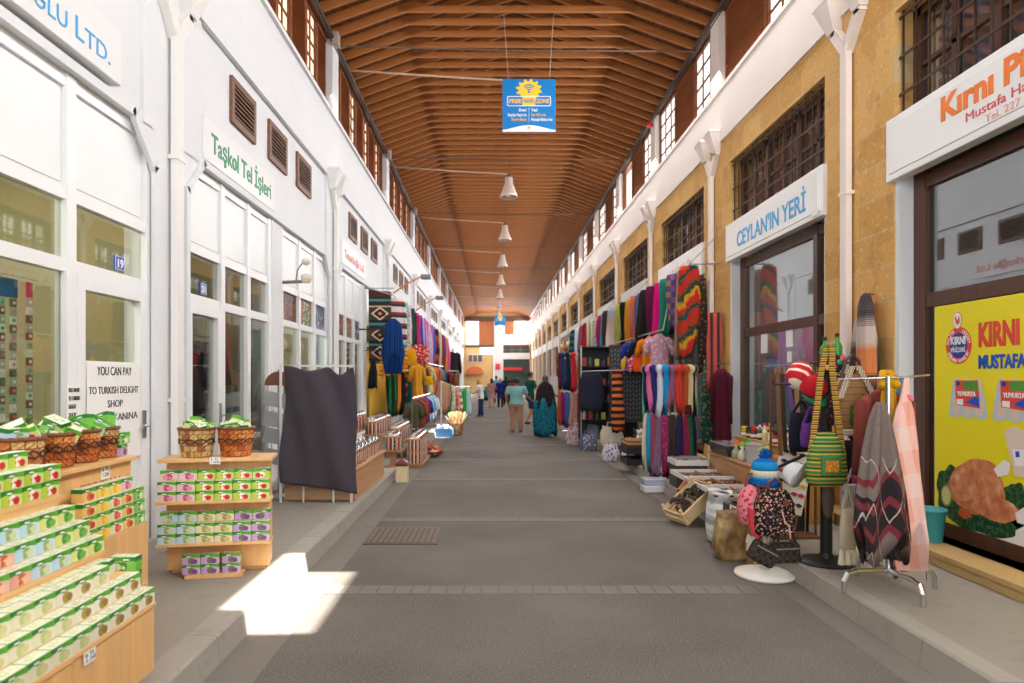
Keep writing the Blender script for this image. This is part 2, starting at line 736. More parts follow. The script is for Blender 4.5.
for p in P_L:
    p = p + 0.05
    if p > Y1: continue
    post_l.box(XL - 0.2, XL + 0.03, p - 0.23, p + 0.23, 6.2, 7.5)
    if p + 3 > Y1 or p < 0: continue
    y = p + 0.22
    far = p > 28
    for i in range(4):
        clerestory_window(-1, y, y + 0.62, 2, 5, False, far)
        louvre(-1, y + 0.62, y + 1.44, far)
        y += 1.44
for n_, p in enumerate(P_R):
    p = p - 0.12
    if p > Y1: continue
    post_r.box(XR - 0.03, XR + 0.2, p - 0.21, p + 0.21, 6.2, 7.5)
    if p < 1 or p + 4 > Y1: continue
    far = p > 28
    ys = [p + 0.2, p + 0.2 + 1.26, p + 0.2 + 2.58, p + 4.1]
    if p < 4:
        ys = [p + 0.2, p + 1.7, p + 3.15, p + 4.1]
        kinds = 'WWL'
    elif 6 < p < 8:
        ys = [p + 0.2, p + 1.1, p + 2.45, p + 4.1]
        kinds = 'WWL'
    else:
        kinds = 'WLW'
    for i, kd in enumerate(kinds):
        a, b_ = ys[i], ys[i + 1]
        if kd == 'L':
            louvre(1, a, b_, far)
        elif abs((a + b_) / 2 - 4.9) < 0.9 or abs((a + b_) / 2 - 19.0) < 0.8:
            clerestory_window(1, a, b_, 2, 4, True)
        else:
            clerestory_window(1, a, b_, 3, 4, False, far)
struct('trim_7', post_l, WHITE)
struct('trim_8', post_r, WHITE2)
# blind walling where nothing shows between the posts behind the camera
struct('wall_left_upper', MB().box(XL - 0.22, XL - 0.16, Y0, 0.0, 6.15, 7.5), WHITE)
struct('wall_right_clerestory', MB().box(XR + 0.1, XR + 0.2, Y0, 2.6, 6.15, 7.5), WHITE2)

# ---- vents of the white wall
VENT = wood('vent_brown', (122, 88, 70), 0.6, 1, 1.0, 0.5)
VDARK = M('vent_dark', (40, 30, 26), 0.8)
vm = MB()
for a, b in (((-0.37, -0.30), (-0.25, 0.25)), ((0.30, 0.37), (-0.25, 0.25)), ((-0.3, 0.3), (-0.25, -0.18)), ((-0.3, 0.3), (0.18, 0.25))):
    vm.box(0, 0.035, a[0], a[1], b[0], b[1])
vb = MB().box(-0.005, 0.006, -0.3, 0.3, -0.18, 0.18)
vs_ = MB()
for j in range(7):
    z = -0.155 + j * 0.051
    vs_.bar((0.018, -0.3, z), (0.018, 0.3, z), 0.03, 0.014)
VM, VB, VS = vm.mesh('vent_frame', VENT), vb.mesh('vent_backing', VDARK), vs_.mesh('slats', VENT)
k = 0
for p in P_L:
    for i in range(3):
        y = p + 1.76 + 1.235 * i
        if y < 0 or y > Y1: continue
        v = link('vent_grille', VM, WALL_L, (XL - 0.03, y, 4.61))
        link('vent_backing', VB, v)
        link('slats', VS, v)

# ---- downpipes with their two hoppers
PIPE_W = M('white_downpipe', (232, 230, 228), 0.5, 0, 0.04)
PIPE_P = M('pale_downpipe', (236, 226, 220), 0.5, 0, 0.04)


def downpipe(wall, x, y, sg, mtl, zb, zj):
    z = zj - zb
    t = MB().box(0.022 * sg, sg * 0.085, -0.058, 0.058, 0, z + 0.06).build('downpipe', mtl, wall, (x, y, zb))
    for zz in (1.1, 3.2):
        MB().box(0.001 * sg, sg * 0.093, -0.075, 0.075, zz, zz + 0.035).build('clamp', mtl, t)
    for d in (-1, 1):
        a = MB().bar((sg * 0.04, 0, z), (sg * 0.04, d * 0.25, z + 0.30), 0.076, 0.115)
        a.bar((sg * 0.04, d * 0.25, z + 0.26), (sg * 0.04, d * 0.25, z + 0.36), 0.076, 0.115)
        a.build('branch', mtl, t)
        q = lambda w, zz, e: [(sg * 0.001, d * 0.25 - w, zz), (sg * e, d * 0.25 - w, zz), (sg * e, d * 0.25 + w, zz), (sg * 0.001, d * 0.25 + w, zz)]
        MB().loft([q(0.07, z + 0.30, 0.09), q(0.15, z + 0.58, 0.2), q(0.16, z + 0.585, 0.21), q(0.16, z + 0.63, 0.21)]).build('hopper', mtl, t)


for p in P_L:
    if 4 < p < 62:
        downpipe(WALL_L, XL, p, 1, PIPE_W, PAVE + 0.14, 4.57)
for p in P_R:
    if 4 < p < 62:
        downpipe(WALL_R, XR, p, -1, PIPE_P, 0.26, 4.93)

# ---- roof: boards, trusses of rafters and collars
BOARDS = wood('roof_boards', (160, 94, 52), 0.62, 1, 0.35, 0.6, 0.0)
s = Sh('roof_boards_planked', 0.6)
p_ = s.xyz()
q = s.comb(p_[0] * 16, p_[1] * 0.9, p_[2] * 16)
f = s.noise(1.0, 5, q)
c = C(96, 60, 34)  # boards darkened in colour so the gaps between beams read as shaded
col = s.ramp(f, [(0.3, sc(c, 0.6)), (0.5, c), (0.7, sc(c, 1.2))])
tt = (p_[0] / 0.19)
col = s.mix(tt.frac().lt(0.10), col, sc(c, 0.22))
s.col(col)
BOARDS = s.m
BEAM = wood('roof_beam', (168, 106, 54), 0.6, 0, 0.5, 0.55)
CX = (XL + XR) / 2
SL = (KNEE - EAVE) / 1.25
RIDGE = EAVE + (XR - CX) * SL
for nm, xa, xb in (('ceiling', XL - 0.3, CX), ('ceiling_slope', XR + 0.3, CX)):
    za = EAVE - 0.3 * SL
    o = MB().add([(xa, Y0, za), (xb, Y0, RIDGE), (xb, Y1 + 1, RIDGE), (xa, Y1 + 1, za),
                  (xa, Y0, za + 0.08), (xb, Y0, RIDGE + 0.08), (xb, Y1 + 1, RIDGE + 0.08), (xa, Y1 + 1, za + 0.08)],
                 [(0, 1, 2, 3), (7, 6, 5, 4), (0, 4, 5, 1), (1, 5, 6, 2), (2, 6, 7, 3), (3, 7, 4, 0)]).build(nm, BOARDS)
    o['kind'] = 'structure'
    if nm == 'ceiling': CEIL = o


def truss(m, y):
    d, w = 0.15, 0.06
    for xa, sg in ((XL - 0.02, 1), (XR + 0.02, -1)):
        za = EAVE - 0.02 * SL
        xk = CX
        zk = RIDGE
        m.add([(xa, y, za - d), (xk, y, zk - d), (xk, y, zk), (xa, y, za), (xa, y + w, za - d), (xk, y + w, zk - d), (xk, y + w, zk), (xa, y + w, za)],
              [(0, 1, 2, 3), (7, 6, 5, 4), (0, 4, 5, 1), (1, 5, 6, 2), (2, 6, 7, 3), (3, 7, 4, 0)])
    kz = KNEE - d + 0.01
    xk0 = XL + (kz + d - EAVE) / SL - 0.12
    xk1 = XR - (kz + d - EAVE) / SL + 0.12
    m.box(xk0, xk1, y + 0.0, y + w + 0.0, kz, kz + 0.10)


tm = MB()
truss(tm, 0)
TM = tm.mesh('roof_truss', BEAM)
rest = MB()
y = 0.5
k = 0
while y < Y1:
    if y > 8 and k < 100:
        link('roof_truss', TM, CEIL, (0, y, 0))
        k += 1
    else:
        truss(rest, y)
    y += 0.42
o = rest.build('roof_truss', BEAM, CEIL)
o['kind'] = 'stuff'

# eave gutter pipe and cables
PIPE_D = M('dark_pipe', (72, 64, 60), 0.5, 0.3)
struct('trim_40', MB().tube([(XL + 0.04, Y0, 7.48), (XL + 0.04, Y1, 7.48)], 0.035).tube([(XL + 0.035, Y0, 7.40), (XL + 0.035, Y1, 7.40)], 0.012), PIPE_D)
struct('trim_41', MB().tube([(XR - 0.04, Y0, 7.48), (XR - 0.04, Y1, 7.48)], 0.035).tube([(XR - 0.035, Y0, 7.40), (XR - 0.035, Y1, 7.40)], 0.012), PIPE_D)
TIE = M('tie_rod_steel', (112, 90, 76), 0.5, 0.4)
k = 0
for p in P_L:
    if p < 9 or p > 60: continue
    tie = MB().tube([(XL, p, 7.44), (CX, p + 0.1, 7.40), (XR, p + 0.2, 7.44)], 0.016)
    tag(tie.build('tie_rod', TIE), 'thin steel tie rod spanning the roof from eave to eave, %s along the street' % ORD[k], 'tie rod')
    k += 1
JB = M('junction_grey', (176, 166, 156), 0.6)
for i, p in enumerate((11.85, 17.9, 24.0)):
    tag(MB().bbox(XL, XL + 0.14, p - 0.1, p + 0.1, 7.36, 7.58, 0.012).build('junction_box', JB), 'grey cable junction box at the eave above the white wall, %s along the street' % ORD[i], 'junction box')

# ---- end of the hall and the street behind it
OCHRE = M('ochre_end_wall', (226, 196, 140), 0.8, 0, 0.1, 2)
EW = emis('overexposed_sky_pane', (255, 255, 250), 2.0)
struct('wall_end', MB().box(-5, -1.35, Y1, Y1 + 0.3, 7.2, 8.9).box(-5, -2.65, Y1, Y1 + 0.3, 0, 7.2).box(-2.65, -1.25, Y1, Y1 + 0.3, 3.9, 4.8)
       .box(-2.65, 0.1, Y1 + 0.1, Y1 + 0.3, 0, 3.9).box(-1.35, 6, Y1, Y1 + 0.3, 7.3, 9.2), OCHRE)
struct('trim_42', MB().box(-2.8, 3.65, Y1 - 0.35, Y1 - 0.05, 7.15, 7.6), M('dark_beam', (88, 66, 56), 0.6))
struct('wall_end_panel', MB().box(-1.32, 0.15, Y1 - 0.1, Y1 + 0.1, 4.8, 7.3).box(1.2, 2.1, Y1 - 0.1, Y1 + 0.1, 5.9, 7.3), wood('end_panel', (166, 104, 66), 0.7, 2, 0.5))
struct('wall_end_pillar', MB().box(0.15, 1.05, Y1 - 0.25, Y1 + 0.2, 0, 7.15), WHITE)
struct('wall_end_lintel', MB().box(1.05, 3.6, Y1 - 0.015, Y1 + 0.2, 2.2, 2.75), M('dark_beam', (88, 66, 56), 0.6))
struct('trim_43', MB().box(-2.7, 0.15, Y1 - 0.12, Y1 + 0.1, 4.62, 4.82).box(1.05, 3.6, Y1 - 0.05, Y1 + 0.25, 4.62, 4.85), M('dark_beam', (88, 66, 56), 0.6))
struct('wall_end_band', MB().box(1.05, 6, Y1, Y1 + 0.3, 3.45, 4.05).box(1.05, 6, Y1, Y1 + 0.3, 4.8, 5.9), WHITE)
for i, (a, b, c, d) in enumerate(((-2.6, -1.32, 4.85, 7.15), (2.1, 6.0, 5.9, 7.3), (1.05, 2.1, 5.0, 5.9))):
    r = sroot('window_%d' % (900 + i))
    MB().box(a, b, Y1 + 0.12, Y1 + 0.14, c, d).build('pane', EW, r)
    MB().box(a, a + 0.06, Y1 + 0.05, Y1 + 0.2, c, d).box(b - 0.06, b, Y1 + 0.05, Y1 + 0.2, c, d).box(a + 0.06, b - 0.06, Y1 + 0.05, Y1 + 0.2, c, c + 0.06).build('window_frame', PIPE_W, r)
struct('wall_end_opening', MB().box(1.05, 6, Y1 + 0.9, Y1 + 1.0, 0, 3.5).box(0.5, 4, Y1 + 0.15, Y1 + 0.25, 4.05, 4.65), M('end_green_dark', (74, 92, 84), 0.7, 0, 0.3, 3))
for i in range(3):
    r = sroot('window_%d' % (910 + i))
    a = 1.1 + i * 0.85
    MB().box(a, a + 0.06, Y1 + 0.0, Y1 + 0.1, 4.05, 4.65).box(a + 0.72, a + 0.78, Y1, Y1 + 0.1, 4.05, 4.65).box(a + 0.06, a + 0.72, Y1, Y1 + 0.1, 4.33, 4.38).build('window_frame', M('grey_frame', (120, 122, 126)), r)
r = sroot('window_920')
MB().box(-2.4, -1.0, Y1 - 0.02, Y1 + 0.08, 3.2, 3.85).build('pane', M('dark_pane', (96, 92, 88), 0.3), r)
fr = MB()
for i in range(4):
    fr.box(-2.44 + i * 0.47, -2.38 + i * 0.47, Y1 - 0.05, Y1 + 0.05, 3.15, 3.9)
fr.box(-2.44, -0.97, Y1 - 0.05, Y1 + 0.05, 3.12, 3.18).box(-2.44, -0.97, Y1 - 0.05, Y1 + 0.05, 3.85, 3.91).build('window_frame', WHITE2, r)
rd = M('red_sign', (214, 50, 52), 0.5)
tag(MB().bbox(0.3, 0.75, Y1 - 0.32, Y1 - 0.26, 2.4, 3.0, 0.01).build('wall_sign', rd), 'small red sign on the white pillar at the end of the street', 'sign')
tag(MB().bbox(1.1, 2.9, Y1 - 0.1, Y1 - 0.02, 2.35, 2.6, 0.02).build('fascia_sign', rd), 'long red fascia strip above the dark shop entrance at the street end', 'sign')
aw = M('orange_awning', (206, 116, 72), 0.7)
a_ = MB()
a_.loft([[(-1.75 + 0.9 * cos(pi * i / 10), Y1 - 0.05 - d, 2.0 + 0.75 * sin(pi * i / 10)) for i in range(11)] for d in (0, 0.45)])
tag(a_.build('shop_awning', aw), 'rounded orange awning over a shop door in the ochre end wall', 'awning')

# backs of the shops, so that each wall stands before a room
INT_L = M('interior_olive', (172, 166, 134), 0.8, 0, 0.12, 1.5)
INT_R = M('interior_grey', (168, 168, 164), 0.8, 0, 0.1, 1.5)
INT_D = M('interior_dark', (96, 92, 88), 0.8, 0, 0.2, 1.5)
il = MB().box(-5.3, -5.2, Y0, Y1, 0, 4.0).box(-5.3, XL - 0.25, Y0, Y1, 3.95, 4.05)
il.box(-5.3, XL - 0.25, Y0 - 0.1, Y0, 0, 4)
for p in P_L:
    for q in (p, p + 2.93):
        if q < Y1: il.box(-5.2, XL - 0.24, q - 0.06, q + 0.06, 0, 4.0)
struct('wall_left_interior', il, INT_L)
ir = MB().box(6.2, 6.3, Y0, Y1, 0, 5.0).box(XR + 0.3, 6.3, Y0, Y1, 4.92, 5.0).box(XR + 0.3, 6.3, Y0 - 0.1, Y0, 0, 5)
for p in P_R:
    if p < Y1: ir.box(XR + 0.29, 6.2, p - 0.08, p + 0.08, 0, 5.0)
struct('wall_right_interior', ir, INT_R)

# ================================================================== SHOPFRONTS
PVC = M('white_pvc', (236, 238, 240), 0.35, 0, 0.02)
PANEL = M('white_panel', (232, 236, 238), 0.4, 0, 0.03)
SGL = glass('shop_glass', (0.90, 0.92, 0.86), 0.10)
SGR = glass('dark_shop_glass', (0.78, 0.84, 0.86), 0.24)
ALU = M('handle_metal', (170, 172, 174), 0.3, 0.8)
DOOR_N = [0]


def front_left(cols, pics=False, halfdoor=False, simple=False):
    """cols: (ya, yb, 'door' or 'window') between mullions"""
    xa, xb = XL - 0.09, XL - 0.03
    yA, yB = cols[0][0], cols[-1][1]
    WIN_N[0] += 1
    r = sroot('window_%d' % WIN_N[0], (0, 0, 0))
    fr = MB()
    ys = [yA] + [c[1] for c in cols]
    for y in ys:
        fr.box(xa - 0.01, xb + 0.015, y - 0.05, y + 0.05, PAVE + 0.14, 3.62)
    for (a, b, k) in cols:
        for z in (2.35, 2.83, 3.58):
            fr.box(xa, xb, a + 0.05, b - 0.05, z - 0.045, z + 0.045)
        if k != 'door':
            fr.box(xa, xb, a + 0.05, b - 0.05, PAVE + 0.14, PAVE + 0.32)
    fr.build('window_frame', PVC, r)
    if simple == 2:
        MB().box(xa + 0.02, xa + 0.03, yA + 0.05, yB - 0.05, 2.87, 3.54).build('panel', PANEL, r)
        MB().box(xa + 0.02, xa + 0.03, yA + 0.05, yB - 0.05, 0.47, 2.31).build('pane', SGL, r)
        return r
    for i, (a, b, k) in enumerate(cols):
        pm = MB().box(xa + 0.01, xa + 0.035, a + 0.05, b - 0.05, 2.87, 3.54)
        pm.box(xa + 0.03, xa + 0.045, a + 0.075, b - 0.075, 2.895, 3.515)
        pm.build('panel', PANEL, r)
        if pics:
            pc = [((120, 50, 40), (190, 120, 70), (60, 30, 20)), ((70, 110, 60), (220, 220, 200), (160, 60, 60)), ((90, 110, 140), (210, 220, 230), (60, 60, 70))][i % 3]
            q = Sh('photo_print', 0.4)
            q.xyz()
            d, _ = q.vor(17)
            q.col(q.mix(q.noise(6, 4).gt(0.5), q.mix(d.lt(0.35), C(pc[0]), C(pc[1])), q.mix(d.lt(0.3), C(pc[2]), C(pc[0]))))
            MB().box(xa + 0.015, xa + 0.03, a + 0.05, b - 0.05, 2.39, 2.79).build('picture_panel', q.m, r)
        else:
            MB().box(xa + 0.02, xa + 0.03, a + 0.05, b - 0.05, 2.39, 2.79).build('pane', SGL, r)
        if k == 'door':
            DOOR_N[0] += 1
            d = sroot('door_%d' % DOOR_N[0], (0, 0, 0))
            g = 0.09
            zb = 1.72 if halfdoor else 0.55
            m = MB()
            m.box(xa, xb + 0.02, a + 0.055, a + 0.055 + g, 0.31, 2.30).box(xa, xb + 0.02, b - 0.055 - g, b - 0.055, 0.31, 2.30)
            m.box(xa, xb + 0.02, a + 0.055 + g, b - 0.055 - g, 2.21, 2.30).box(xa, xb + 0.02, a + 0.055 + g, b - 0.055 - g, 0.31, 0.31 + g)
            m.box(xa, xb + 0.02, a + 0.055 + g, b - 0.055 - g, zb - 0.05, zb)
            m.build('door_frame', PVC, d)
            MB().box(xa + 0.02, xa + 0.03, a + 0.14, b - 0.14, zb, 2.21).build('pane', SGL, d)
            MB().box(xa + 0.01, xa + 0.05, a + 0.14, b - 0.14, 0.38, zb - 0.04).build('door_panel', PANEL, d)
            MB().bar((xb + 0.03, b - 0.11, 1.12), (xb + 0.03, b - 0.11, 1.34), 0.02, 0.03).tube([(xb + 0.02, b - 0.11, 1.22), (xb + 0.07, b - 0.11, 1.22), (xb + 0.07, b - 0.2, 1.22)], 0.011).build('door_handle', ALU, d)
        else:
            MB().box(xa + 0.02, xa + 0.03, a + 0.05, b - 0.05, 0.47, 2.31).build('pane', SGL, r)
    return r


for n_, p in enumerate(P_L):
    A, B, Cc, D = p + 0.30, p + 2.68, p + 3.19, p + 5.70
    if A < -1 and D < 1 or D > Y1: continue
    if abs(p + 0.1) < 0.01:
        front_left([(0.2, 1.1, 'door'), (1.1, 2.58, 'window')])
        front_left([(3.09, 4.57, 'window'), (4.57, 5.60, 'door')], halfdoor=True)
    elif n_ == 2:
        front_left([(A, p + 1.19, 'door'), (p + 1.19, p + 1.95, 'window'), (p + 1.95, B, 'window')])
        front_left([(Cc, Cc + 0.84, 'window'), (Cc + 0.84, Cc + 1.68, 'window'), (Cc + 1.68, D, 'window')], pics=True)
    elif p < 20:
        front_left([(A, p + 1.1, 'window'), (p + 1.1, p + 1.9, 'window'), (p + 1.9, B, 'window')], pics=True)
        front_left([(Cc, Cc + 0.9, 'window'), (Cc + 0.9, D, 'window')])
    else:
        front_left([(A, p + 1.5, 'w'), (p + 1.5, B, 'w')], simple=2)
        front_left([(Cc, Cc + 1.3, 'w'), (Cc + 1.3, D, 'w')], simple=2)

# right: barred window above, board, glazed front below
FRB = wood('shopfront_brown', (84, 52, 36), 0.65, 2, 1.0, 0.4)
BAR = M('window_bar_iron', (70, 52, 44), 0.5, 0.3)
UPGL = glass('upper_window_glass', (0.8, 0.88, 0.95), 0.38)
BOARDW = M('white_board', (236, 238, 240), 0.25, 0, 0.02)
BOARDL = M('cream_board', (226, 228, 230), 0.35, 0, 0.02)
CURT = M('pale_curtain', (214, 220, 228), 0.8, 0, 0.1, 8)
k = 0
for p in P_R:
    a, b = p + 0.55, p + 3.55
    if b < 3 or b > Y1: continue
    far = p > 26
    WIN_N[0] += 1
    r = sroot('window_%d' % WIN_N[0], (0, 0, 0))
    w = MB()
    x = XR + 0.2
    n = 3
    for i in range(n + 1):
        y = a + 0.05 + (b - a - 0.1) * i / n
        w.box(x - 0.03, x + 0.04, y - 0.06, y + 0.06, 3.9, 4.92)
        if i < n:
            y2 = y + (b - a - 0.1) / n
            w.box(x - 0.02, x + 0.03, (y + y2) / 2 - 0.03, (y + y2) / 2 + 0.03, 3.98, 4.84)
            w.box(x - 0.02, x + 0.03, y + 0.06, y2 - 0.06, 4.38, 4.42)
    w.box(x - 0.03, x + 0.04, a, b, 4.84, 4.92).box(x - 0.03, x + 0.04, a, b, 3.9, 3.98)
    w.build('window_frame', FRB, r)
    MB().box(x, x + 0.01, a + 0.08, b - 0.08, 3.98, 4.84).build('pane', UPGL, r)
    MB().box(x + 0.1, x + 0.12, a + 0.05, b - 0.05, 3.9, 4.9).build('curtain', CURT, r)
    bm_ = MB()
    nb = 5 if far else 17
    for i in range(nb):
        y = a + 0.04 + (b - a - 0.08) * i / (nb - 1)
        bm_.bar((XR + 0.06, y, 3.9), (XR + 0.06, y, 4.92), 0.013, 0.013)
    for z in (4.16, 4.5, 4.86):
        bm_.bar((XR + 0.045, a, z), (XR + 0.045, b, z), 0.01, 0.026)
    bm_.build('window_bars', BAR, r)
    # jamb and glazed front
    struct('trim_%d' % (60 + k), MB().box(XR + 0.01, XR + 0.19, b - 0.055, b + 0.001, 0.26, 3.42).box(XR + 0.01, XR + 0.19, a - 0.001, a + 0.03, 0.26, 3.42), WHITE)
    WIN_N[0] += 1
    r = sroot('window_%d' % WIN_N[0], (0, 0, 0))
    x = XR + 0.17
    f = MB()
    mull = a + 0.52
    for y, hw_ in ((a + 0.06, 0.055), (b - 0.135, 0.08)):
        f.box(x - 0.03, x + 0.06, y - hw_, y + hw_, 0.26, 3.42)
    f.box(x - 0.03, x + 0.06, mull - 0.05, mull + 0.05, 0.26, 3.42)
    for z in (0.33, 2.28, 3.33):
        f.box(x - 0.02, x + 0.05, a + 0.1, b - 0.2, z - 0.06, z + 0.06)
    f.build('window_frame', FRB, r)
    for (ya, yb) in ((a + 0.115, mull - 0.05), (mull + 0.05, b - 0.215)):
        for za, zb in ((0.39, 2.22), (2.34, 3.27)):
            MB().box(x + 0.01, x + 0.02, ya, yb, za, zb).build('pane', SGR, r)
    k += 1

# ================================================================== SIGNS
BLUE_T = M('sky_blue_lettering', (52, 164, 222), 0.4)
GREEN_T = M('green_lettering', (22, 142, 96), 0.4)
ORANGE_T = M('orange_lettering', (240, 122, 30), 0.4)
RED_T = M('red_lettering', (214, 84, 80), 0.4)
PALERED_T = M('faded_red_lettering', (232, 170, 160), 0.4)


def board_l(name, label, ya, yb, za, zb, mtl, th=0.07, x=XL - 0.03):
    t = thing(name, label, 'sign', (x, ya, za))
    MB().bbox(0, th, 0, yb - ya, 0, zb - za, 0.006).build('board', mtl, t)
    return t


t = board_l('shop_sign', 'white shop board with slim sky-blue capitals above door number 19', 2.6, 4.99, 3.73, 4.13, BOARDL, 0.12)
text('lettering', 'OĞLU', BLUE_T, (0.122, 1.27, 0.085), FACE_L, 0.17, t, 0.47)
text('lettering', 'L', BLUE_T, (0.122, 1.82, 0.085), FACE_L, 0.215, t, 0.09)
text('lettering', 'TD.', BLUE_T, (0.122, 1.935, 0.085), FACE_L, 0.17, t, 0.30)
t = board_l('shop_sign', 'white shop board with green lettering under three brown vents', 6.58, 8.70, 3.72, 4.14, BOARDL, 0.05)
text('lettering', 'Taşkol Tel İşleri', GREEN_T, (0.053, 0.17, 0.12), FACE_L, 0.27, t, 1.80, bold=0.004)
t = board_l('shop_sign', 'white shop board with small red lettering beside the rug-hung corner', 12.62, 14.95, 3.74, 4.17, BOARDL, 0.05)
text('lettering', 'Tımarlıoğlu Ltd.', RED_T, (0.053, 0.2, 0.13), FACE_L, 0.22, t, 1.95, bold=0.003)


def board_r(label, k, wb=BOARDW, inset=True):
    p = 2.65 + 4.3 * k
    a, b = p + 0.50, p + 3.60
    t = thing('shop_sign', label, 'sign', (XR, b, 3.38))
    MB().bbox(-0.05, 0.06, -(b - a), 0, 0, 0.56, 0.008).build('board', wb, t)
    if inset:
        MB().bbox(-0.062, -0.045, -(b - a) + 0.05, -0.06, 0.06, 0.50, 0.005).build('face_panel', BOARDW, t)
    return t


t = board_r('glossy white shop board with orange lettering over the chicken poster window', 0)
text('lettering', 'Kırnı Piliç', ORANGE_T, (-0.065, -0.78, 0.27), FACE_R, 0.26, t, 1.14, bold=0.010)
text('lettering', 'Mustafa Hacı', RED_T, (-0.065, -1.07, 0.155), FACE_R, 0.10, t, 0.68)
text('lettering', 'Tel. 227 10', PALERED_T, (-0.065, -1.28, 0.075), FACE_R, 0.08, t, 0.46)
t = board_r('white shop board with sky-blue capitals under the barred window', 1)
text('lettering', "CEYLAN'IN YERİ", BLUE_T, (-0.065, -0.52, 0.14), FACE_R, 0.31, t, 2.2, bold=0.006)
MB().bbox(-0.068, -0.06, -3.02, -2.88, 0.02, 0.54, 0.003).build('end_panel', PVC, t)
t = board_r('white shop board with faded pink capitals above the scarf rail end', 2)
text('lettering', 'A HEDİYELİK', PALERED_T, (-0.065, -0.5, 0.14), FACE_R, 0.34, t, 2.1)
for k in range(3, 14):
    board_r('plain white shop board on the stone wall, %s along from the faded pink one' % ORD[k - 3], k, M('matte_board', (226, 227, 226), 0.75, 0, 0.03), inset=False)

# house numbers
NB = M('enamel_blue', (28, 70, 170), 0.3)
NWT = emis_w = M('enamel_white', (245, 246, 250), 0.3)
for num, y, z in (('19', 5.21, 2.475), ('21', 6.72, 2.475)):
    t = thing('number_plate', 'small blue enamel house number plate over the door %s' % {'19': 'with the handwritten notice', '21': 'under the green lettered board'}[num], 'house number', (XL - 0.055, y, z))
    MB().bbox(0, 0.012, -0.068, 0.068, -0.055, 0.055, 0.004).build('plate', NB, t)
    fr = MB()
    for e in ((-0.062, 0.062, -0.051, -0.047), (-0.062, 0.062, 0.047, 0.051), (-0.064, -0.06, -0.05, 0.05), (0.06, 0.064, -0.05, 0.05)):
        fr.box(0.012, 0.0135, e[0], e[1], e[2], e[3])
    fr.build('border', NWT, t)
    text('numeral', num, NWT, (0.0125, 0, -0.032), FACE_L, 0.09, t, 0.08, 'CENTER', bold=0.003)

# handwritten notices on door 19
INK = M('black_ink', (48, 46, 50), 0.6)
PAPER = M('paper_white', (240, 241, 240), 0.7, 0, 0.02)
t = thing('door_notice', 'large white handwritten notice fixed to the lower half of door 19', 'notice', (XL - 0.008, 4.72, 0.985))
MB().bbox(0, 0.004, 0, 0.72, 0, 0.73, 0.001).build('sheet', PAPER, t)
for b, y, z, sz, w in (('YOU CAN PAY', 0.12, 0.635, 0.09, 0.46), ('TO TURKISH DELIGHT', 0.02, 0.50, 0.075, 0.66), ('SHOP', 0.25, 0.40, 0.075, 0.2), ('DÜKKANINA', 0.14, 0.30, 0.075, 0.52)):
    text('handwriting', b, INK, (0.005, y, z), FACE_L, sz, t, w)
t = thing('paper_note', 'small handwritten paper note taped to the white mullion beside door 19', 'notice', (XL - 0.008, 4.50, 1.32))
MB().bbox(0, 0.003, 0, 0.15, -0.12, 0.24, 0.001).build('sheet', PAPER, t)
for i, b in enumerate(('YOU CAN PAY', 'TO TURKISH', 'DELIGHT', 'SHOP')):
    text('handwriting', b, INK, (0.004, 0.015, 0.185 - 0.055 * i), FACE_L, 0.04, t, 0.12 if i < 2 else 0.08)

# ================================================================== WIFI SIGNS AND LAMPS
WB = M('sign_blue', (14, 126, 200), 0.4, 0, 0.03)
WY = M('sign_yellow', (248, 206, 60), 0.4, 0, 0.03)
WW = M('sign_white', (240, 246, 250), 0.4, 0, 0.02)
WO = M('sign_amber', (250, 190, 90), 0.4)


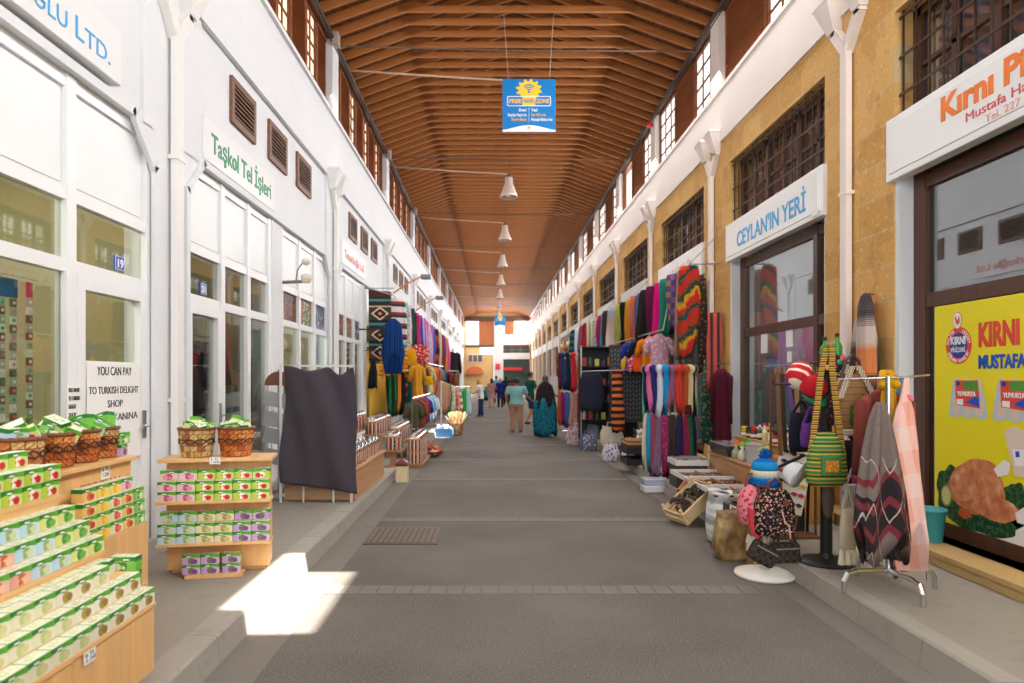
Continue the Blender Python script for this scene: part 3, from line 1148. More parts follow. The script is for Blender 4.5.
def wifi_sign(y, label, full):
    S = 0.93
    t = thing('hanging_sign', label, 'sign', (0.64, y, 5.92))
    MB().bbox(-S / 2, S / 2, -0.012, 0.012, 0, S, 0.003).build('panel', WB, t)
    # white wave along the foot
    pts = [(-S / 2 + 0.002, 0.002)] + [(S / 2 - 0.002, 0.002)] + [(S / 2 - 0.002 - (S - 0.004) * i / 16, 0.035 + 0.085 * (sin(pi * i / 16) ** 1.5)) for i in range(17)]
    MB().prism(pts, 1, -0.0145, -0.0125).build('foot_wave', WW, t)
    g = []
    for i in range(48):
        a = 2 * pi * i / 48
        rr = 0.185 + 0.022 * (1 if (i // 2) % 2 else -1)
        g.append((rr * 1.12 * cos(a), 0.74 + rr * 0.92 * sin(a)))
    MB().prism(g, 1, -0.0145, -0.0125).build('cog_emblem', WY, t)
    ar = MB()
    for rr in (0.055, 0.095, 0.135):
        n = 14
        o_ = [(rr * cos(pi / 4 + pi / 2 * i / n), 0.70 + rr * sin(pi / 4 + pi / 2 * i / n)) for i in range(n + 1)]
        i_ = [((rr - 0.022) * cos(pi / 4 + pi / 2 * i / n), 0.70 + (rr - 0.022) * sin(pi / 4 + pi / 2 * i / n)) for i in range(n + 1)]
        ar.prism(o_ + i_[::-1], 1, -0.0165, -0.0145)
    ar.prism([(0.022 * cos(2 * pi * i / 12), 0.70 + 0.022 * sin(2 * pi * i / 12)) for i in range(12)], 1, -0.0165, -0.0145)
    ar.build('radio_waves', WB, t)

    def rrect(w, h, r, cz):
        return [(sx * (w - r) + r * cos(a0 + pi / 2 * i / 5), cz + sz * (h - r) + r * sin(a0 + pi / 2 * i / 5)) for sx, sz, a0 in ((1, 1, 0), (-1, 1, pi / 2), (-1, -1, pi), (1, -1, 3 * pi / 2)) for i in range(6)]
    MB().prism(rrect(0.385, 0.088, 0.03, 0.54), 1, -0.0155, -0.0135).build('banner_border', WW, t)
    MB().prism(rrect(0.372, 0.075, 0.025, 0.54), 1, -0.0165, -0.015).build('banner', WB, t)
    MB().prism([(-0.115, 0.465), (0.105, 0.465), (0.125, 0.615), (-0.115, 0.615)], 1, -0.0175, -0.016).build('banner_patch', WY, t)
    if full:
        text('lettering', 'FREE', WO, (-0.355, -0.017, 0.505), FACE_C, 0.1, t, 0.22, bold=0.004)
        text('lettering', 'WiFi', WB, (-0.095, -0.018, 0.505), FACE_C, 0.1, t, 0.19, bold=0.002)
        text('lettering', 'ZONE', WO, (0.128, -0.017, 0.505), FACE_C, 0.1, t, 0.23, bold=0.004)
        for b, x, z, m_, al, w in (('Evet!', -0.04, 0.36, WW, 'RIGHT', 0.13), ("Belediye Pazarı'nda", -0.04, 0.275, WW, 'RIGHT', 0.33), ('İnternet Bedava', -0.04, 0.195, WO, 'RIGHT', 0.27),
                                   ('Yes!', 0.04, 0.36, WW, 'LEFT', 0.11), ('Free WiFi in the', 0.04, 0.275, WO, 'LEFT', 0.25), ('Municipal Market Area', 0.04, 0.195, WW, 'LEFT', 0.37)):
            text('lettering', b, m_, (x, -0.0135, z), FACE_C, 0.075, t, w, al, bold=0.0015)
        MB().box(-0.003, 0.003, -0.0145, -0.0125, 0.17, 0.43).build('divider', WW, t)
        MB().lathe([(0.028, 0), (0.028, 0.004)], 14).build('seal', WO, t, (0, -0.0165, 0.075)).rotation_euler = (pi / 2, 0, 0)
    for sx in (-1, 1):
        MB().tube([(sx * 0.36, 0, S), (sx * (0.44), 0.1, 2.12)], 0.005, 6).build('suspension_wire', M('wire', (190, 180, 170), 0.5), t)
    return t


wifi_sign(12.0, 'large square blue and yellow wifi sign hung from the roof by two wires', True)
wifi_sign(57.0, 'tiny far-off blue wifi sign hanging before the end wall', False)

SHADE = M('lamp_shade_enamel', (206, 190, 178), 0.35, 0.1, 0.05)
SHADEG = M('lamp_glass', (236, 228, 220), 0.3)
ARM = M('lamp_arm', (200, 172, 148), 0.5)


def lamp(k, y):
    t = thing('pendant_lamp', 'pale bell-shaped pendant lamp on a long arm, %s down the roof line' % ORD[k], 'lamp', (0.46, y, 6.70))
    s_ = MB()
    s_.sm = True
    s_.lathe([(0.10, 0.55), (0.11, 0.5), (0.115, 0.36), (0.14, 0.33), (0.16, 0.25), (0.235, 0.06), (0.25, 0.0), (0.235, 0.0), (0.14, 0.24), (0.09, 0.34)], 24).build('lamp_shade', SHADE, t)
    MB().lathe([(0.03, 0.66), (0.04, 0.62), (0.075, 0.60), (0.08, 0.54)], 16).build('lamp_cap', TIE, t)
    b_ = MB()
    b_.sm = True
    b_.ball((0, 0, 0.12), (0.09, 0.09, 0.13)).build('bulb', SHADEG, t)
    MB().tube([(-3.26, 0.0, 0.85), (-2.2, 0, 0.78), (-1.0, 0, 0.70), (-0.25, 0, 0.66), (0.0, 0, 0.64)], 0.02, 8).build('arm', ARM, t)
    MB().tube([(0, 0, 0.64), (0.02, 0, 1.22)], 0.008, 6).build('suspension_wire', TIE, t)


for k in range(8):
    lamp(k, 13.2 + 6.05 * k)

# red bell on the far post, spotlights over the white-wall stalls
tag(MB().lathe([(0.02, 0), (0.075, 0.0), (0.08, 0.05), (0.06, 0.09), (0.02, 0.11)], 18).build('alarm_bell', M('alarm_red', (220, 40, 40), 0.35), None, (XR - 0.12, 15.35, 7.25)), 'round red alarm bell on a clerestory post of the stone wall', 'alarm bell')
COPPER = M('copper_arm', (176, 108, 60), 0.45, 0.3)
GREYL = M('floodlight_grey', (120, 120, 122), 0.4, 0.3)
for i, (y, dx) in enumerate(((20.2, 0.95), (25.5, 0.95))):
    t = thing('wall_floodlight', ('small grey floodlight on a slanting copper arm above the scarf rail', 'second small grey floodlight on a copper arm, farther along the white wall')[i], 'lamp', (XL, y, 4.0))
    MB().tube([(0, -0.9, 0.0), (0.35, -0.5, 0.33), (0.72, 0.0, 0.62)], 0.025).build('arm', COPPER, t)
    MB().bbox(0.68, 0.98, -0.12, 0.12, 0.52, 0.66, 0.03).build('lamp_head', GREYL, t)
t = thing('wall_lamp', 'small cream spotlight on a grey bracket over the spice picture windows', 'lamp', (XL, 9.0, 2.86))
MB().tube([(0.03, 0, 0), (0.32, 0.05, 0.02)], 0.022).tube([(0.2, 0.03, 0.02), (0.22, 0.02, 0.16), (0.30, 0.03, 0.28)], 0.009).build('bracket', GREYL, t)
MB().lathe([(0.05, 0), (0.075, 0.06), (0.075, 0.10), (0.04, 0.12)], 16, (0.33, 0.05, 0.0)).build('socket', M('cream_enamel', (226, 218, 200), 0.4), t)
MB().ball((0.33, 0.04, 0.28), (0.06, 0.05, 0.05)).build('bulb', M('cream_enamel', (226, 218, 200), 0.4), t)

# ---- lights inside some shops (tube fittings)


def tube_fitting(x, y, z, power, label, color=(1, 1, 1)):
    t = thing('tube_light', label, 'lamp', (x, y, z))
    MB().bbox(-0.06, 0.06, -0.6, 0.6, 0.03, 0.09, 0.01).build('housing', PVC, t)
    e = emis('tube_glow', (255, 255, 255), 6.0)
    MB().tube([(0, -0.55, 0.0), (0, 0.55, 0.0)], 0.018, 10).build('tube', e, t)
    d = bpy.data.lights.new('tube', 'AREA')
    d.shape = 'RECTANGLE'
    d.size, d.size_y = 0.3, 1.1
    d.energy = power
    d.color = color
    o = bpy.data.objects.new('tube', d)
    COL.objects.link(o)
    o.location = (x, y, z - 0.05)


tube_fitting(-4.0, 4.2, 3.6, 55, 'white tube light on the ceiling behind the door with the handwritten notice', (1, 0.95, 0.8))
tube_fitting(-4.2, 7.5, 3.5, 12, 'white tube light on the ceiling of the shop with the green lettered board')
tube_fitting(-4.0, 10.3, 3.4, 60, 'white tube light on the ceiling behind the spice picture windows', (0.95, 1, 1))
tube_fitting(-4.0, 14.0, 3.4, 20, 'white tube light inside the shop with the red lettered board')
tube_fitting(-4.0, 16.8, 3.4, 70, 'tube light in the yellow shop behind the rug', (1.0, 0.8, 0.4))
tube_fitting(4.9, 9.3, 3.6, 40, 'white tube light inside the shop with the blue lettered board')
tube_fitting(4.9, 13.0, 3.0, 60, 'cool tube light inside the shop behind the scarf rail', (0.85, 1, 1))

# ================================================================== TEA BOXES, DISPLAYS, BASKETS
BL, BD, BH = 0.125, 0.062, 0.0715


@cached
def teabox_mat(name, body, pic1, pic2, top=(232, 230, 208)):
    s = Sh('printed_' + name, 0.4)
    x, y, z = s.xyz()
    u = x / BL              # -.5 .. .5
    v = z / BH              # 0 .. 1
    white = C(244, 244, 236)
    g1, g2 = C(22, 122, 50), C(104, 182, 50)
    bodyc = s.mix((u + 0.5) * 0.35, sc(C(body), 0.92), white)
    # pictures: two blobs
    d1 = ((u - 0.02) * 1.6).sq() + (v - 0.36).sq()
    d2 = ((u - 0.20) * 1.6).sq() + (v - 0.30).sq()
    n_ = s.noise(55, 3)
    c = s.mix((d1 + (n_ - 0.5) * 0.05).lt(0.105), bodyc, C(pic1))
    c = s.mix((d2 + (n_ - 0.5) * 0.04).lt(0.060), c, C(pic2))
    c = s.mix((n_.gt(0.57)) * (d1.lt(0.10)), c, C(pic2))
    band = (v + u * 0.35 * (u + 0.2)).gt(0.74)
    c = s.mix(band, c, s.mix(u + 0.5, g1, g2))
    lo = ((u + 0.14) * 2.6).sq() + ((v - 0.80) * 2.2).sq()
    c = s.mix(lo.lt(0.10), c, C(20, 120, 60))
    c = s.mix((((u + 0.14) * 4.5).abs().lt(0.5)) * ((v - 0.80).abs().lt(0.055)), c, white)
    # end faces and top
    geo = s.n('ShaderNodeTexCoord')
    sep = s.n('ShaderNodeSeparateXYZ')
    s.l(geo.outputs['Normal'], sep.inputs[0])
    nz = X(s.nt, sep.outputs[2]).gt(0.5)
    w = y / BD
    tcol = s.mix((n_.gt(0.50)) * (u.abs().lt(0.34)) * (w.abs().lt(0.3)) * 0.7, C(top), C(pic1))
    tcol = s.mix(u.abs().gt(0.475), tcol, sc(g2, 0.7))
    tcol = s.mix(w.abs().gt(0.45) , tcol, s.mix(0.5, g2, white))
    s.col(s.mix(nz, c, tcol))
    return s.m


FLAV = {  # name: (body, picture, picture 2)
    'linden': ((236, 230, 200), (186, 204, 130), (214, 206, 150)),
    'fennel': ((240, 236, 214), (166, 150, 52), (150, 110, 50)),
    'sage': ((188, 222, 240), (148, 172, 110), (206, 216, 170)),
    'mint': ((226, 226, 130), (70, 148, 60), (110, 178, 70)),
    'cinnamon': ((232, 160, 140), (196, 96, 40), (240, 190, 160)),
    'apple': ((186, 214, 40), (246, 240, 220), (204, 36, 44)),
    'lemon': ((240, 220, 110), (240, 176, 30), (250, 210, 60)),
    'orange': ((244, 206, 120), (226, 120, 40), (200, 60, 40)),
    'melon': ((236, 240, 190), (224, 70, 70), (240, 120, 110)),
    'green': ((120, 196, 70), (60, 150, 50), (230, 240, 200)),
    'rosehip': ((236, 206, 206), (196, 80, 130), (232, 150, 180)),
    'beige': ((234, 222, 176), (160, 160, 90), (206, 190, 130)),
    'purple': ((196, 160, 210), (110, 130, 70), (130, 70, 150)),
    'teal': ((110, 206, 170), (40, 140, 110), (220, 240, 220)),
}
FWORD = {'linden': 'cream linden', 'fennel': 'cream fennel', 'sage': 'pale blue sage', 'mint': 'yellow-green mint', 'cinnamon': 'salmon cinnamon', 'apple': 'lime green apple',
         'lemon': 'yellow lemon', 'orange': 'orange fruit', 'melon': 'red melon', 'green': 'green leaf', 'rosehip': 'pink blossom', 'beige': 'beige herb', 'purple': 'purple thyme', 'teal': 'teal green'}
TB = {}
for k_, v_ in FLAV.items():
    m_ = MB().bbox(-BL / 2, BL / 2, -BD / 2, BD / 2, 0, BH, 0.0016)
    TB[k_] = m_.mesh('tea_box', teabox_mat(k_, *v_))


def teabox(fl, x, y, z, rz, label, group, tilt=None):
    o = link('tea_box', TB[fl], None, (x, y, z), rz)
    if tilt:
        o.rotation_euler = (tilt[0], tilt[1], rz)
    return tag(o, label, 'tea box', group)


BIRCH = wood('birch_laminate', (228, 182, 122), 0.88, 1, 0.7, 0.4)
BIRCHV = wood('birch_laminate_upright', (226, 178, 118), 0.88, 2, 0.7, 0.4)
TAGP = M('price_tag_paper', (238, 240, 240), 0.6, 0, 0.02)


def price_tag(x, y, z, rot, lines, label, w=0.07, h=0.05):
    t = thing('price_tag', label, 'price tag', (x, y, z))
    t.rotation_euler = rot
    MB().box(-w / 2, w / 2, -h / 2, h / 2, -0.001, 0.001).build('card', TAGP, t)
    for i, l_ in enumerate(lines):
        text('handwriting', l_, INK, (-w * 0.4, h * (0.08 - 0.42 * i), 0.0015), (0, 0, 0), h * 0.46, t, w * 0.75, ext=0.0005)
    return t


# ---- big stepped display near the camera: faces the street (+X)
YE = 3.24
YS = 1.35
t = thing('display_cabinet', 'long stepped birch cabinet crowded with tea boxes by the kerb', 'display cabinet', (0, 0, PAVE))
g = lambda z: z - PAVE
cb = MB().box(-2.55, -1.62, YS, YE - 0.012, 0.06, g(0.52))
cb.box(-2.55, -1.84, YS, YE - 0.03, g(0.52), g(0.765)).box(-2.55, -2.04, YS, YE - 0.03, g(0.765), g(1.03))
cb.box(-2.55, -1.68, YS, YE - 0.05, 0.0, 0.06)
cb.build('carcass', BIRCH, t)
for za, xa, xb in ((0.52, -2.0, -1.595), (0.765, -2.1, -1.835), (1.03, -2.2, -2.035)):
    MB().bbox(xa, xb, YS, YE, g(za), g(za) + 0.02, 0.003).build('shelf', BIRCH, t)
for i in range(3):
    a = YS + 0.004 + i * 0.628
    MB().bbox(-1.62, -1.602, a, a + 0.622, 0.07, g(0.515), 0.002).build('door', BIRCHV, t)
MB().bbox(-2.4, -1.70, YE, YE + 0.13, 0, g(0.60), 0.003).build('end_panel', BIRCHV, t)

RX = pi / 2                                     # box front turned to +X


def row(flavs, x, z, yend, where, group, n, gap=0.0012, jitter=0.0):
    """N boxes from the far end towards the camera; FLAVS: list of (flavour, count)"""
    seq = [f for f, c in flavs for _ in range(c)][:n]
    cnt = {}
    for i, f in enumerate(seq):
        cnt[f] = cnt.get(f, 0) + 1
        teabox(f, x - BD / 2 + RND.uniform(-1, 1) * jitter, yend - (BL + gap) * (i + 0.5), z, RX, '%s tea box, %s, %s from the far end' % (FWORD[f], where, ORD[i]), group)


G1 = 'tea boxes on the long stepped cabinet'
ZB = 0.541
row([('fennel', 4), ('linden', 4), ('teal', 5)], -1.600, ZB, YE - 0.005, 'lowest row of long cabinet', G1, 10, jitter=0.001)
ZS = [0.541, 0.541 + BH + 0.001, 0.541 + 2 * BH + 0.002]
# hidden supports below the higher steps are further boxes: the photograph shows only the outer ones, so the steps stand on ledges
for i, (x0, x1, z) in enumerate(((-2.0, -1.664, ZS[1]), (-2.0, -1.728, ZS[2]))):
    MB().box(x0, x1, YS, YE - 0.012, g(0.54) if i == 0 else g(ZS[1]), g(z) - 0.0005).build('ledge', BIRCH, t)
row([('fennel', 4), ('linden', 6)], -1.664, ZS[1], YE - 0.012, 'second row of long cabinet', G1, 9, jitter=0.001)
row([('linden', 1), ('fennel', 2), ('linden', 6)], -1.728, ZS[2], YE - 0.16, 'third row of long cabinet', G1, 8, jitter=0.001)
row([('fennel', 1), ('linden', 1), ('fennel', 1), ('linden', 5)], -1.792, ZS[2], YE - 0.10, 'fourth rear row of long cabinet', G1, 8)
for i, (x, y, z, rz) in enumerate(((-1.72, YE + 0.055, 0.601, 0.0), (-1.72, YE + 0.055, 0.601 + BH, 0.0), (-1.775, YE - 0.085, ZS[2], 0.15))):
    teabox('green' if i < 2 else 'fennel', x - 0.05, y, z, rz + pi, 'turned tea box at the far end of the long cabinet, %s' % ('lower of the green pair', 'upper of the green pair', 'beside the third row')[i], G1)
ZT = 0.786
ZU = [ZT, ZT + BH + 0.001, ZT + 2 * BH + 0.002]
for i, (x1, z) in enumerate(((-1.904, ZU[1]), (-1.968, ZU[2]))):
    MB().box(-2.04, x1, YS, YE - 0.012, g(ZT) - 0.001 if i == 0 else g(ZU[1]), g(z) - 0.0005).build('ledge', BIRCH, t)
row([('mint', 2), ('sage', 2), ('cinnamon', 6)], -1.840, ZU[0], YE - 0.005, 'middle tier front row', G1, 7, jitter=0.001)
row([('mint', 2), ('sage', 2), ('cinnamon', 4)], -1.904, ZU[1], YE - 0.012, 'middle tier second row', G1, 6)
row([('mint', 2), ('sage', 3)], -1.968, ZU[2], YE - 0.02, 'middle tier third row', G1, 5)
row([('mint', 2), ('sage', 3)], -2.032, ZU[2], YE - 0.05, 'middle tier rear row', G1, 4)
ZA = 1.051
row([('apple', 4)], -2.050, ZA, YE - 0.01, 'apple tier lower front row', G1, 4)
row([('apple', 4)], -2.046, ZA + BH + 0.001, YE - 0.002, 'apple tier upper front row', G1, 4)
row([('apple', 4)], -2.110, ZA + BH + 0.001, YE - 0.03, 'apple tier row behind', G1, 3)
MB().box(-2.2, -2.112, YS, YE - 0.02, g(ZA) - 0.001, g(ZA + BH)).build('ledge', BIRCH, t)
row([('apple', 1), ('green', 0), ('apple', 3)], -2.13, ZA + 2 * BH + 0.002, YE - 0.11, 'apple tier topmost row', G1, 3)

# ---- second display standing against the wall beyond it
t = thing('display_cabinet', 'tall birch unit behind the long stepped cabinet with handwriting on its top board', 'display cabinet', (0, 0, PAVE))
ua, ub = 3.40, 4.20
MB().box(-2.66, -2.12, ua, ub, 0, g(0.72)).build('carcass', BIRCHV, t)
MB().box(-2.66, -2.235, ua, ub, g(0.72), g(1.10)).build('upper_carcass', BIRCHV, t)
MB().bbox(-2.66, -2.19, ua - 0.15, ub + 0.01, g(1.10), g(1.125), 0.003).build('top_board', BIRCH, t)
MB().bbox(-2.26, -2.225, ua - 0.12, ub, g(0.955), g(1.10), 0.003).build('header_board', BIRCHV, t)
text('handwriting', '(SPECIAL)', INK, (-2.223, 3.66, g(0.975)), FACE_L, 0.06, t, 0.42)
G2 = 'tea boxes on the unit with handwriting'
for r_ in range(3):
    z = 0.7215 + r_ * (BH + 0.001)
    row([('green', 1), ('orange', 1), ('melon', 1), ('lemon', 1), ('orange', 2)], -2.130 - 0.004 * r_, z, ub - 0.01, '%s layer of handwriting unit' % ('bottom', 'middle', 'top')[r_], G2, 6 if r_ < 2 else 5)
row([('rosehip', 1), ('lemon', 2), ('orange', 1), ('lemon', 1)], -2.16, 0.7215 + 3 * (BH + 0.001), ub - 0.10, 'loose topmost layer of handwriting unit', G2, 4)
price_tag(-2.222, 3.92, 1.06, FACE_L, ('6 TL', '1.50€'), 'small handwritten price tag on the board below the brown baskets', 0.09, 0.075)
price_tag(-1.80, 2.62, 0.72, FACE_L, ('6 TL', '1.50€'), 'large handwritten price tag on the riser under the salmon boxes', 0.11, 0.085)
price_tag(-1.592, 2.70, 0.50, FACE_L, ('6 TL', '1.50'), 'small price tag on the lowest shelf edge of the long cabinet', 0.08, 0.05)
teabox('purple', -2.28, 4.165, 1.1265, RX + 0.2, 'purple tea box beside the last basket of the tall unit', G2)
teabox('green', -2.28, 4.165, 1.1265 + BH, RX - 0.1, 'green tea box on the purple one beside the last basket', G2)


# ---- woven baskets
@cached
def wicker(name, a, b, c):
    s = Sh(name, 0.55)
    x, y, z = s.xyz()
    th = x.atan2(y) / (2 * pi)
    row_ = (z / 0.042).floor()
    cell = (th * 13 + row_ * 0.5)
    wn = s.n('ShaderNodeTexWhiteNoise')
    wn.noise_dimensions = '2D'
    s.l(s.comb(cell.floor(), row_, 0), wn.inputs['Vector'])
    r = X(s.nt, wn.outputs['Value'])
    col = s.mix(r.gt(0.35), C(a), C(b))
    col = s.mix(r.gt(0.78), col, C(c))
    col = s.mix(cell.frac().lt(0.1), col, sc(C(a), 0.3))
    col = s.mix((z / 0.042).frac().lt(0.12), col, sc(C(a), 0.35))
    s.col(s.mix(s.noise(60, 3) * 0.4, col, sc(C(b), 0.5)))
    return s.m


def basket(x, y, z, r, h, label, pal, wavy=False):
    t = thing('woven_basket', label, 'basket', (x, y, z))
    wm = wicker('wicker_%d' % pal, *[((176, 96, 48), (206, 130, 66), (214, 180, 116)), ((166, 84, 40), (206, 120, 54), (222, 150, 76)), ((170, 88, 56), (214, 186, 124), (204, 160, 96))][pal])
    b = MB()
    n = 72
    rows = [(0.0, 0.80)] + [(i / 12.0, 0.80 + 0.2 * (i / 12.0) ** 0.8) for i in range(1, 13)]
    rings = []
    for j, (q, rr) in enumerate(rows):
        rings.append([((r * rr + 0.0035 * (1 if ((i // 2 + j) % 2) else -1)) * cos(2 * pi * i / n), (r * rr + 0.0035 * (1 if ((i // 2 + j) % 2) else -1)) * sin(2 * pi * i / n), h * q) for i in range(n)])
    inner = [[((r * rr - 0.012) * cos(2 * pi * i / n), (r * rr - 0.012) * sin(2 * pi * i / n), max(0.01, h * q)) for i in range(n)] for q, rr in rows[::-1]]
    b.loft(rings + inner)
    b.build('basket_body', wm, t)
    rim = MB()
    rim.tube([(r * cos(2 * pi * i / 40), r * sin(2 * pi * i / 40), h + 0.004 + 0.003 * (i % 2)) for i in range(40)], 0.011, 8, closed=True)
    rim.build('rim', M('rim_brown', (120, 64, 34), 0.5, 0, 0.2, 30), t)
    for ph in (0, pi):
        MB().tube([((r * 0.93 + 0.006) * cos(2 * pi * i / 60), (r * 0.93 + 0.006) * sin(2 * pi * i / 60), h * 0.58 + 0.018 * sin(2 * pi * i / 12 + ph)) for i in range(60)], 0.004, 6, closed=True).build('twisted_band', M('band_dark', (70, 42, 30), 0.6), t)
    # fill below the boxes
    MB().lathe([(0.02, 0), (r * 0.74, 0), (r * 0.9 - 0.014, h * 0.78), (0.02, h * 0.86)], 24).build('liner', M('basket_liner', (116, 74, 44), 0.8), t, (0, 0, 0.012))


G3 = 'tea boxes heaped in the woven baskets'


def heap(x, y, z, r, flavs, where, n):
    for i in range(n):
        a = 2 * pi * i / (n - 1) + 0.5
        top = i == n - 1
        rr = r * (0.05 if top else 0.42)
        f = flavs[i % len(flavs)]
        side = 'on top' if top else ('street side', 'far side', 'wall side', 'camera side')[int(((a + pi / 4) % (2 * pi)) / (pi / 2))]
        teabox(f, x + rr * cos(a), y + rr * sin(a), z + (0.028 if top else 0.0) + 0.006 * (i % 2), a + 0.8 * i, '%s tea box heaped in %s, %s' % (FWORD[f], where, side), G3,
               (RND.uniform(-0.5, 0.5), RND.uniform(-0.45, 0.45)))


for (x, y, r, h, lb, pal, fl, n) in (
        (-2.35, 3.36, 0.125, 0.17, 'wide shallow woven basket at the camera end of the tall birch unit', 0, ('apple', 'purple', 'green', 'sage'), 5),
        (-2.33, 3.64, 0.098, 0.17, 'brown woven basket, second from the camera end of the tall unit', 1, ('mint', 'sage', 'green'), 4),
        (-2.33, 3.87, 0.098, 0.17, 'brown woven basket, third from the camera end of the tall unit', 1, ('green', 'sage', 'mint'), 4),
        (-2.33, 4.08, 0.085, 0.17, 'brown woven basket at the door end of the tall unit', 0, ('sage', 'green'), 4)):
    basket(x, y, 1.1265, r, h, lb, pal)
    heap(x, y, 1.1265 + h - 0.015, r, fl, 'the widest basket' if 'wide' in lb else 'the %s basket of the tall unit' % ('second' if 'second' in lb else 'third' if 'third' in lb else 'door-end'), n)

# ---- the free-standing display facing the camera
FY = 5.05
SROT = radians(11)


def sw(dx, dy):
    return (-2.04 + dx * cos(SROT) - dy * sin(SROT), FY + dx * sin(SROT) + dy * cos(SROT))


t = thing('display_stand', 'square birch stand with tea boxes on three ledges and two baskets on top', 'display stand', (-2.04, FY, PAVE), SROT)
MB().box(-0.36, 0.36, 0.06, 0.27, 0.03, 0.835).box(-0.33, 0.33, 0.09, 0.25, 0, 0.03).build('carcass', BIRCHV, t)
MB().bbox(-0.395, 0.40, -0.06, 0.29, 0.835, 0.86, 0.004).build('top_board', BIRCH, t)
for z in (0.56, 0.255):
    MB().bbox(-0.395, 0.395, -0.105, 0.06, z - 0.022, z, 0.003).build('shelf', BIRCH, t)
MB().bbox(-0.20, 0.20, -0.11, 0.02, 0.0, 0.025, 0.003).build('base_ledge', BIRCH, t)
G4 = 'tea boxes on the square stand'
tx0 = -2.04


def frow(seq, z, y, where, n0=None, x0=None, turned=None):
    n = len(seq)
    w = BL + 0.0035
    xs = x0 if x0 is not None else tx0 - w * n / 2
    for i, f in enumerate(seq):
        px, py = sw(xs + w * (i + 0.5) - tx0, y - FY)
        teabox(f, px, py, z, SROT + (pi if turned and i in turned else 0), '%s tea box, %s, %s from its doorway side' % (FWORD[f], where, ORD[i]), G4)


up = ['rosehip', 'rosehip', 'apple', 'apple', 'apple', 'apple']
md = ['sage', 'sage', 'beige', 'beige', 'purple', 'purple']
for z0, seq, nm in ((0.56, up, 'upper ledge'), (0.255, md, 'lower ledge')):
    zz = PAVE + z0 + 0.0005
    frow(seq, zz, FY - 0.067, 'square stand %s bottom layer' % nm)
    frow(seq, zz + BH + 0.001, FY - 0.066, 'square stand %s second layer' % nm)
    MB().box(-0.385, 0.385, -0.033, 0.06, z0 + 0.0005, z0 + 2 * BH + 0.0015).build('ledge', BIRCH, t)
    frow(seq, zz + 2 * BH + 0.0025, FY + 0.0, 'square stand %s rear layer' % nm, turned=(0, 5))
for i in range(2):
    for j, xo in enumerate((-0.16, -0.03, 0.115)):
        teabox('purple', *sw(xo, -0.05), PAVE + 0.0255 + i * (BH + 0.001), SROT, 'purple tea box by the floor of the square stand, %s row, %s one' % (('lower', 'upper')[i], ORD[j]), G4)
for i, (dx, lb, pal) in enumerate(((-0.165, 'striped straw basket on the square stand, on its doorway side', 2), (0.115, 'red-brown woven basket on the square stand, on its street side', 1))):
    bz = PAVE + 0.8605
    basket(*sw(dx, 0.12), bz, 0.128, 0.205, lb, pal)
    heap(*sw(dx, 0.12), bz + 0.205 - 0.02, 0.128, ('mint', 'green', 'sage', 'mint', 'green'), 'the %s' % ('striped straw basket', 'red-brown basket')[i], 6)
price_tag(*sw(0, -0.064), PAVE + 0.845, (pi / 2, 0, SROT), ('6 TL', '1.50€'), 'small price tag on the top board of the square stand', 0.075, 0.05)

# ================================================================== CLOTH
def cloth(kind, *cols, k=1.0, rough=0.85):
    key = ('cloth', kind, cols, k)
    if key in MATS:
        return MATS[key]
    s = Sh('cloth_' + kind, rough, 0, 0.15)
    x, y, z = s.xyz()
    cc = [C(c) for c in cols]
    fine = s.noise(90 * k, 2)
    if kind == 'plain':
        c = s.mix(s.noise(5, 3), sc(cc[0], 0.86), sc(cc[0], 1.12))
    elif kind == 'bands':          # horizontal bands cycling through the colours
        f = ((z + (s.noise(4, 2) - 0.5) * 0.01) * (4.0 * k)).frac()
        n = len(cc)
        c = s.ramp(f, [(i / n, cc[i]) for i in range(n)], True)
    elif kind == 'pinstripe':      # vertical stripes
        f = ((x + y * 0.6) * (9.0 * k)).frac()
        n = len(cc)
        c = s.ramp(f, [(i / n, cc[i]) for i in range(n)], True)
    elif kind == 'floral':
        d, vc = s.vor(16 * k)
        d2, _ = s.vor(27 * k)
        c = s.mix(d.lt(0.34), cc[0], cc[1])
        if len(cc) > 2: c = s.mix(d2.lt(0.22), c, cc[2])
        if len(cc) > 3: c = s.mix(d.lt(0.14), c, cc[3])
    elif kind == 'check':
        a = ((x + y * 0.7) * (6 * k)).frac().lt(0.5)
        b = (z * (5 * k)).frac().lt(0.5)
        c = s.mix(a, cc[0], cc[1])
        c = s.mix(b, c, s.mix(a, cc[1], cc[2 % len(cc)]))
    elif kind == 'chevron':
        f = ((z * 1.5 * k + ((x + y * 0.5) * 1.9 * k + 0.3).frac().m('SUBTRACT', 0.5).abs() * 0.8 + (s.noise(5, 4) - 0.5) * 0.55 + (s.noise(40, 2) - 0.5) * 0.25)).frac()
        n = len(cc)
        c = s.ramp(f, [(i / n, cc[i]) for i in range(n)], True)
    elif kind == 'dots':
        a = ((x * 30 * k).frac() - 0.5).sq() + ((z * 30 * k).frac() - 0.5).sq()
        c = s.mix(a.lt(0.08), cc[0], cc[1])
    elif kind == 'ombre':          # top colour to bottom colour
        c = s.ramp((z * -0.75) + (s.noise(7, 3) - 0.5) * 0.12, [(i / max(1, len(cc) - 1), cc[i]) for i in range(len(cc))])
    s.col(s.mix(fine * 0.35, c, s.mix(0.5, c, (0.02, 0.02, 0.02, 1))))
    s.bump(fine, 0.15, 0.004)
    MATS[key] = s.m
    return s.m


